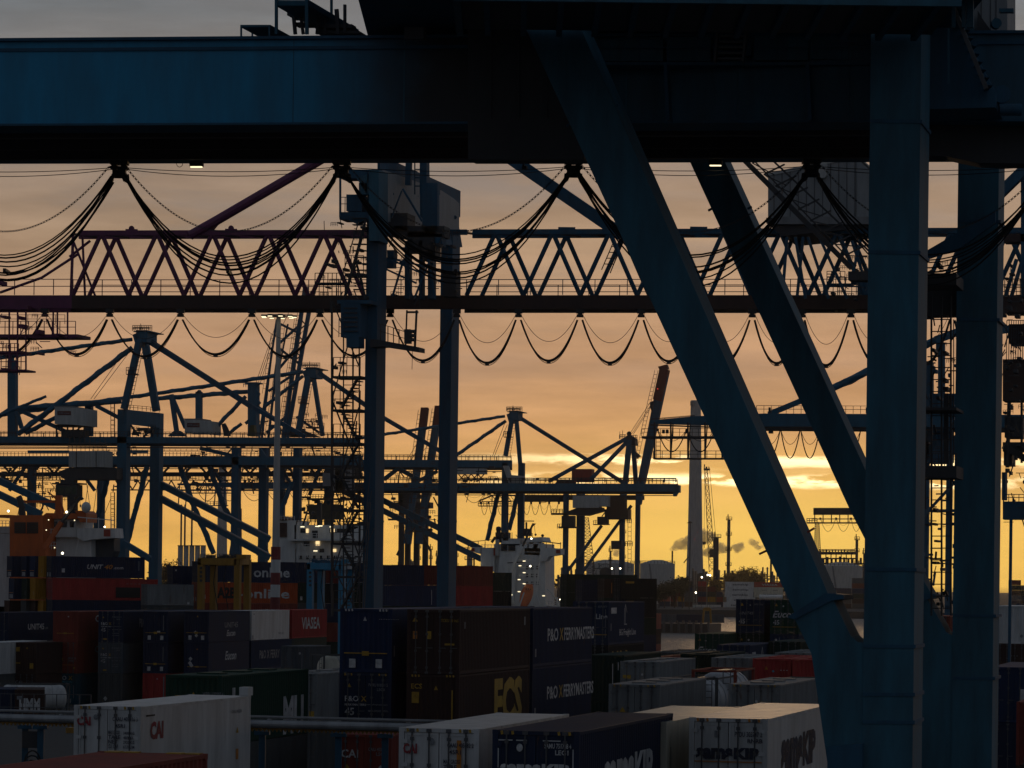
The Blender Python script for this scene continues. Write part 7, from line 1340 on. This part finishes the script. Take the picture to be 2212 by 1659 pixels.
for k in range(24): g.beam(a + Vector((math.cos(k * .2618) * 2.0, 0, math.sin(k * .2618) * 2.0)), a + Vector((math.cos(k * .2618) * 3.3, 0, math.sin(k * .2618) * 3.3)), .08, .08)
g.build('spoked_rim', K_, cr_); g = MB(); g.box((a.x - .3, 1170.2, 0), (a.x + .3, 1171, a.z)); g.build('post', K_, cr_)
# smoke plumes: homogeneous vapour in lumpy shapes
sm = bpy.data.materials.new('smoke'); sm.use_nodes = True; t = sm.node_tree; t.nodes.clear(); v = t.nodes.new('ShaderNodeVolumePrincipled'); v.inputs['Density'].default_value = .17; v.inputs['Anisotropy'].default_value = .35; v.inputs['Color'].default_value = (.97, .96, .97, 1); oo = t.nodes.new('ShaderNodeOutputMaterial'); t.links.new(v.outputs[0], oo.inputs['Volume'])
def plume(label, pts, Y, dens=1):
    g = MB(); rs = random.Random(len(pts) * 13 + int(pts[0][0]))
    for x, y, r in pts:
        for k in range(7): rr = r * (.6 + .4 * rs.random()); c = P(x + (rs.random() - .5) * r * 1.4, y + (rs.random() - .5) * r * 1.0, Y + rs.random() * 6); g.ball(c, rr * Y / F, 8, 6, .85)
    o = g.build('smoke_plume', sm); tag(o, label, 'smoke'); bpy.ops if False else None
    md = o.modifiers.new('remesh', 'REMESH'); md.mode = 'VOXEL'; md.voxel_size = .6; md2 = o.modifiers.new('smooth', 'SMOOTH'); md2.iterations = 2; tx = bpy.data.textures.new('smoke_lumps', 'CLOUDS'); tx.noise_scale = 4; tx.noise_depth = 3; md3 = o.modifiers.new('lumps', 'DISPLACE'); md3.texture = tx; md3.strength = 4.5; md3.mid_level = .5; return o
plume('broad pale smoke plume drifting behind the tall chimney', [(1453, 1187, 4), (1457, 1184, 6), (1463, 1181, 8), (1470, 1177, 10), (1478, 1173, 11), (1486, 1169, 12), (1496, 1166, 13), (1507, 1163, 14), (1517, 1160, 15), (1526, 1158, 15), (1534, 1160, 12)], 2300)
plume('low smoke cloud between the chimney and the refinery column', [(1523, 1195, 7), (1533, 1192, 10), (1544, 1189, 11), (1556, 1187, 12), (1566, 1190, 10)], 2300)
plume('small dark smoke puff right of the refinery column', [(1591, 1182, 8), (1597, 1183, 9), (1602, 1180, 7), (1596, 1189, 6)], 2300); plume('smoke puff nearest the big brace', [(1626, 1172, 7), (1632, 1176, 8), (1640, 1182, 7)], 2300)
plume('thin smoke behind the dark crane legs', [(1330, 1196, 6), (1336, 1190, 7), (1341, 1187, 6)], 2300)
o = thing('vent_stack', 'thin vent stack giving off the broad smoke plume', 'chimney', (P(1452, 1255, 2290).x, 2290, -.3)); part(o, 2290, 'stack', K_, lambda g: g.leg(1450.6, 1453.6, 1190, .9))
# trees
def tree(label, x, Y, hpx, wpx, bare=False, seed=1):
    rs = random.Random(seed); o = thing('tree', label, 'tree', (P(x, 1255, Y).x, Y, -.3), 'trees along the far bank'); b0 = Vector((P(x, 1255, Y).x, Y, -.3)); hh = hpx * Y / F; ww = wpx * Y / F / 2
    g = MB(); g.tube([b0, b0 + Vector((0, 0, hh * .5))], .35, 6, .2); tips = []
    for k in range(26):
        an = rs.random() * 6.283; z0 = hh * (.2 + .5 * rs.random()); p = b0 + Vector((0, 0, z0)); q = b0 + Vector((math.cos(an) * ww * (.3 + .7 * rs.random()), math.sin(an) * ww * .7, z0 + (hh - z0) * (.4 + .6 * rs.random()))); g.tube([p, (p + q) / 2 + Vector((0, 0, .4)), q], .14, 4, .05); tips.append(q)
        for j in range(5): d = Vector((rs.gauss(0, 1), rs.gauss(0, .6), abs(rs.gauss(.8, .8)))) * ww * .22; g.tube([q.lerp(p, rs.random() * .6), q + d], .06, 3, .03); tips.append(q + d)
    g.build('trunk', M['bark'], o); g = MB()
    for q in tips:
        for j in range(9 if bare else 16):
            c = q + Vector((rs.gauss(0, .9), rs.gauss(0, .9), rs.gauss(0, .7))); s = .22 + .3 * rs.random(); n_ = Vector((rs.gauss(0, 1), rs.gauss(0, 1), rs.gauss(0, 1))).normalized(); u = n_.cross(Vector((.3, .5, .8))).normalized() * s; v_ = n_.cross(u) * .7
            i = len(g.v); g.v += [c - u, c + v_, c + u, c - v_]; g.f.append((i, i + 1, i + 2, i + 3))
    g.build('crown', M['twigs' if bare else 'foliage'], o)
tr = 0
for x, Y, h_, w_, bare, lab in ((362, 1500, 62, 44, False, 'round dark tree left of the pale silos'), (378, 1520, 50, 30, False, 'smaller dark bush touching the silos'), (1578, 1800, 50, 26, True, 'bare tree right of the refinery column'), (1596, 1810, 56, 32, True, 'tall bare tree in the golden light'), (1616, 1820, 60, 34, True, 'spreading bare tree next to the big brace'), (1634, 1815, 52, 30, True, 'bare tree touching the brace edge'), (1608, 1790, 46, 28, True, 'low bare tree in front of the golden ones'),
        (1436, 1600, 34, 36, False, 'dark bush below the white oil tank'), (1458, 1610, 40, 34, False, 'dark bush left of the thin floodlight mast'), (1475, 1620, 46, 26, False, 'dark tree at the foot of the floodlight mast'), (1424, 1605, 26, 24, False, 'low bush at the left of the far bank'), (348, 1490, 34, 26, False, 'low bush beside the left crane leg'), (486, 2100, 60, 22, True, 'thin tree behind the broad left chimney'), (552, 1700, 40, 18, True, 'small bare tree right of the straddle carrier'), (1545, 1780, 44, 24, True, 'bare tree behind the dark stack')):
    tr += 1; tree(lab, x, Y, h_ * 1.25, w_ * 1.2, bare, tr)
g = MB(); rs = random.Random(5)
for k in range(2600):
    x = 300 + rs.random() * 1600; Y = 2100 + rs.random() * 250; a = P(x, 1255, Y); z = rs.random() ** 2 * 16; c = Vector((a.x, Y, z)); s = .8 + rs.random() * 1.4; n_ = Vector((rs.gauss(0, 1), rs.gauss(0, 1), rs.gauss(0, 1))).normalized(); u = n_.cross(Vector((.3, .5, .8))).normalized() * s; v_ = n_.cross(u) * .7; i = len(g.v); g.v += [c - u, c + v_, c + u, c - v_]; g.f.append((i, i + 1, i + 2, i + 3))
o = g.build('tree_belt', M['foliage']); o['kind'] = 'stuff'; o['label'] = 'distant dark belt of trees along the horizon'
rf = thing('refinery', 'dense dark refinery pipework along the horizon behind the cranes', 'refinery', (P(1250, 1255, 1960).x, 1960, -.3))
g = X(1960); rs = random.Random(8)
for x0, x1, y0, n in ((835, 1005, 1205, 34), (1180, 1290, 1208, 22), (1340, 1425, 1212, 16), (1478, 1535, 1225, 10), (1548, 1690, 1214, 30), (1772, 1870, 1205, 18), (360, 640, 1222, 26)):
    for k in range(n):
        x = x0 + rs.random() * (x1 - x0); y = y0 + rs.random() ** .6 * (1252 - y0); ww = .8 + rs.random() * (1.4 if y < 1225 else 3.5); g.leg(x, x + ww, y, 1 + rs.random() * 3, 1950 + rs.random() * 30)
        if rs.random() < .5: yy = y + 6 + rs.random() * 14; g.b((x, yy), (x + 8 + rs.random() * 22, yy), 1 + rs.random() * 1.4, .6)
        if rs.random() < .4: g.rect(x - 2, y + 3, x + ww + 2, y + 4, 1.5)
o = g.build('pipework', M['steel'], rf); o['kind'] = 'stuff'
# far shore lights
for i, (x, y) in enumerate(((1465, 1252), (1487, 1256), (1534, 1243), (1516, 1247), (1447, 1316), (1473, 1315), (1503, 1280), (1529, 1242))):
    o = thing('lamp_post', ('far shore lamp left of the chimney foot', 'far shore lamp near the thin mast', 'far shore lamp right of the chimney duct', 'far shore lamp at the chimney duct', 'far quay edge lamp, left', 'far quay edge lamp, second', 'lamp above the far stacks', 'lamp beside the dark stack')[i], 'lamp post', (P(x, 1255, 1650).x, 1650, -.3)); a = P(x, y, 1650); g = MB(); g.beam(Vector((a.x, 1650.2, -.3)), Vector((a.x, 1650.2, a.z)), .16, .16); g.build('post', K_, o); g = MB(); g.ball(a, .45, 6, 4); g.build('lamp_head', M['lamp_hot'], o)

# ================================================================ evening haze over the port
hz = bpy.data.materials.new('haze'); hz.use_nodes = True; t = hz.node_tree; t.nodes.clear(); v = t.nodes.new('ShaderNodeVolumePrincipled'); v.inputs['Density'].default_value = .000024; v.inputs['Color'].default_value = (.93, .92, .90, 1); v.inputs['Anisotropy'].default_value = .7
oo = t.nodes.new('ShaderNodeOutputMaterial'); t.links.new(v.outputs[0], oo.inputs['Volume'])
g = MB(); g.box((-3100, -260, -8), (3100, 7100, 150)); o = g.build('haze', hz); o['kind'] = 'stuff'
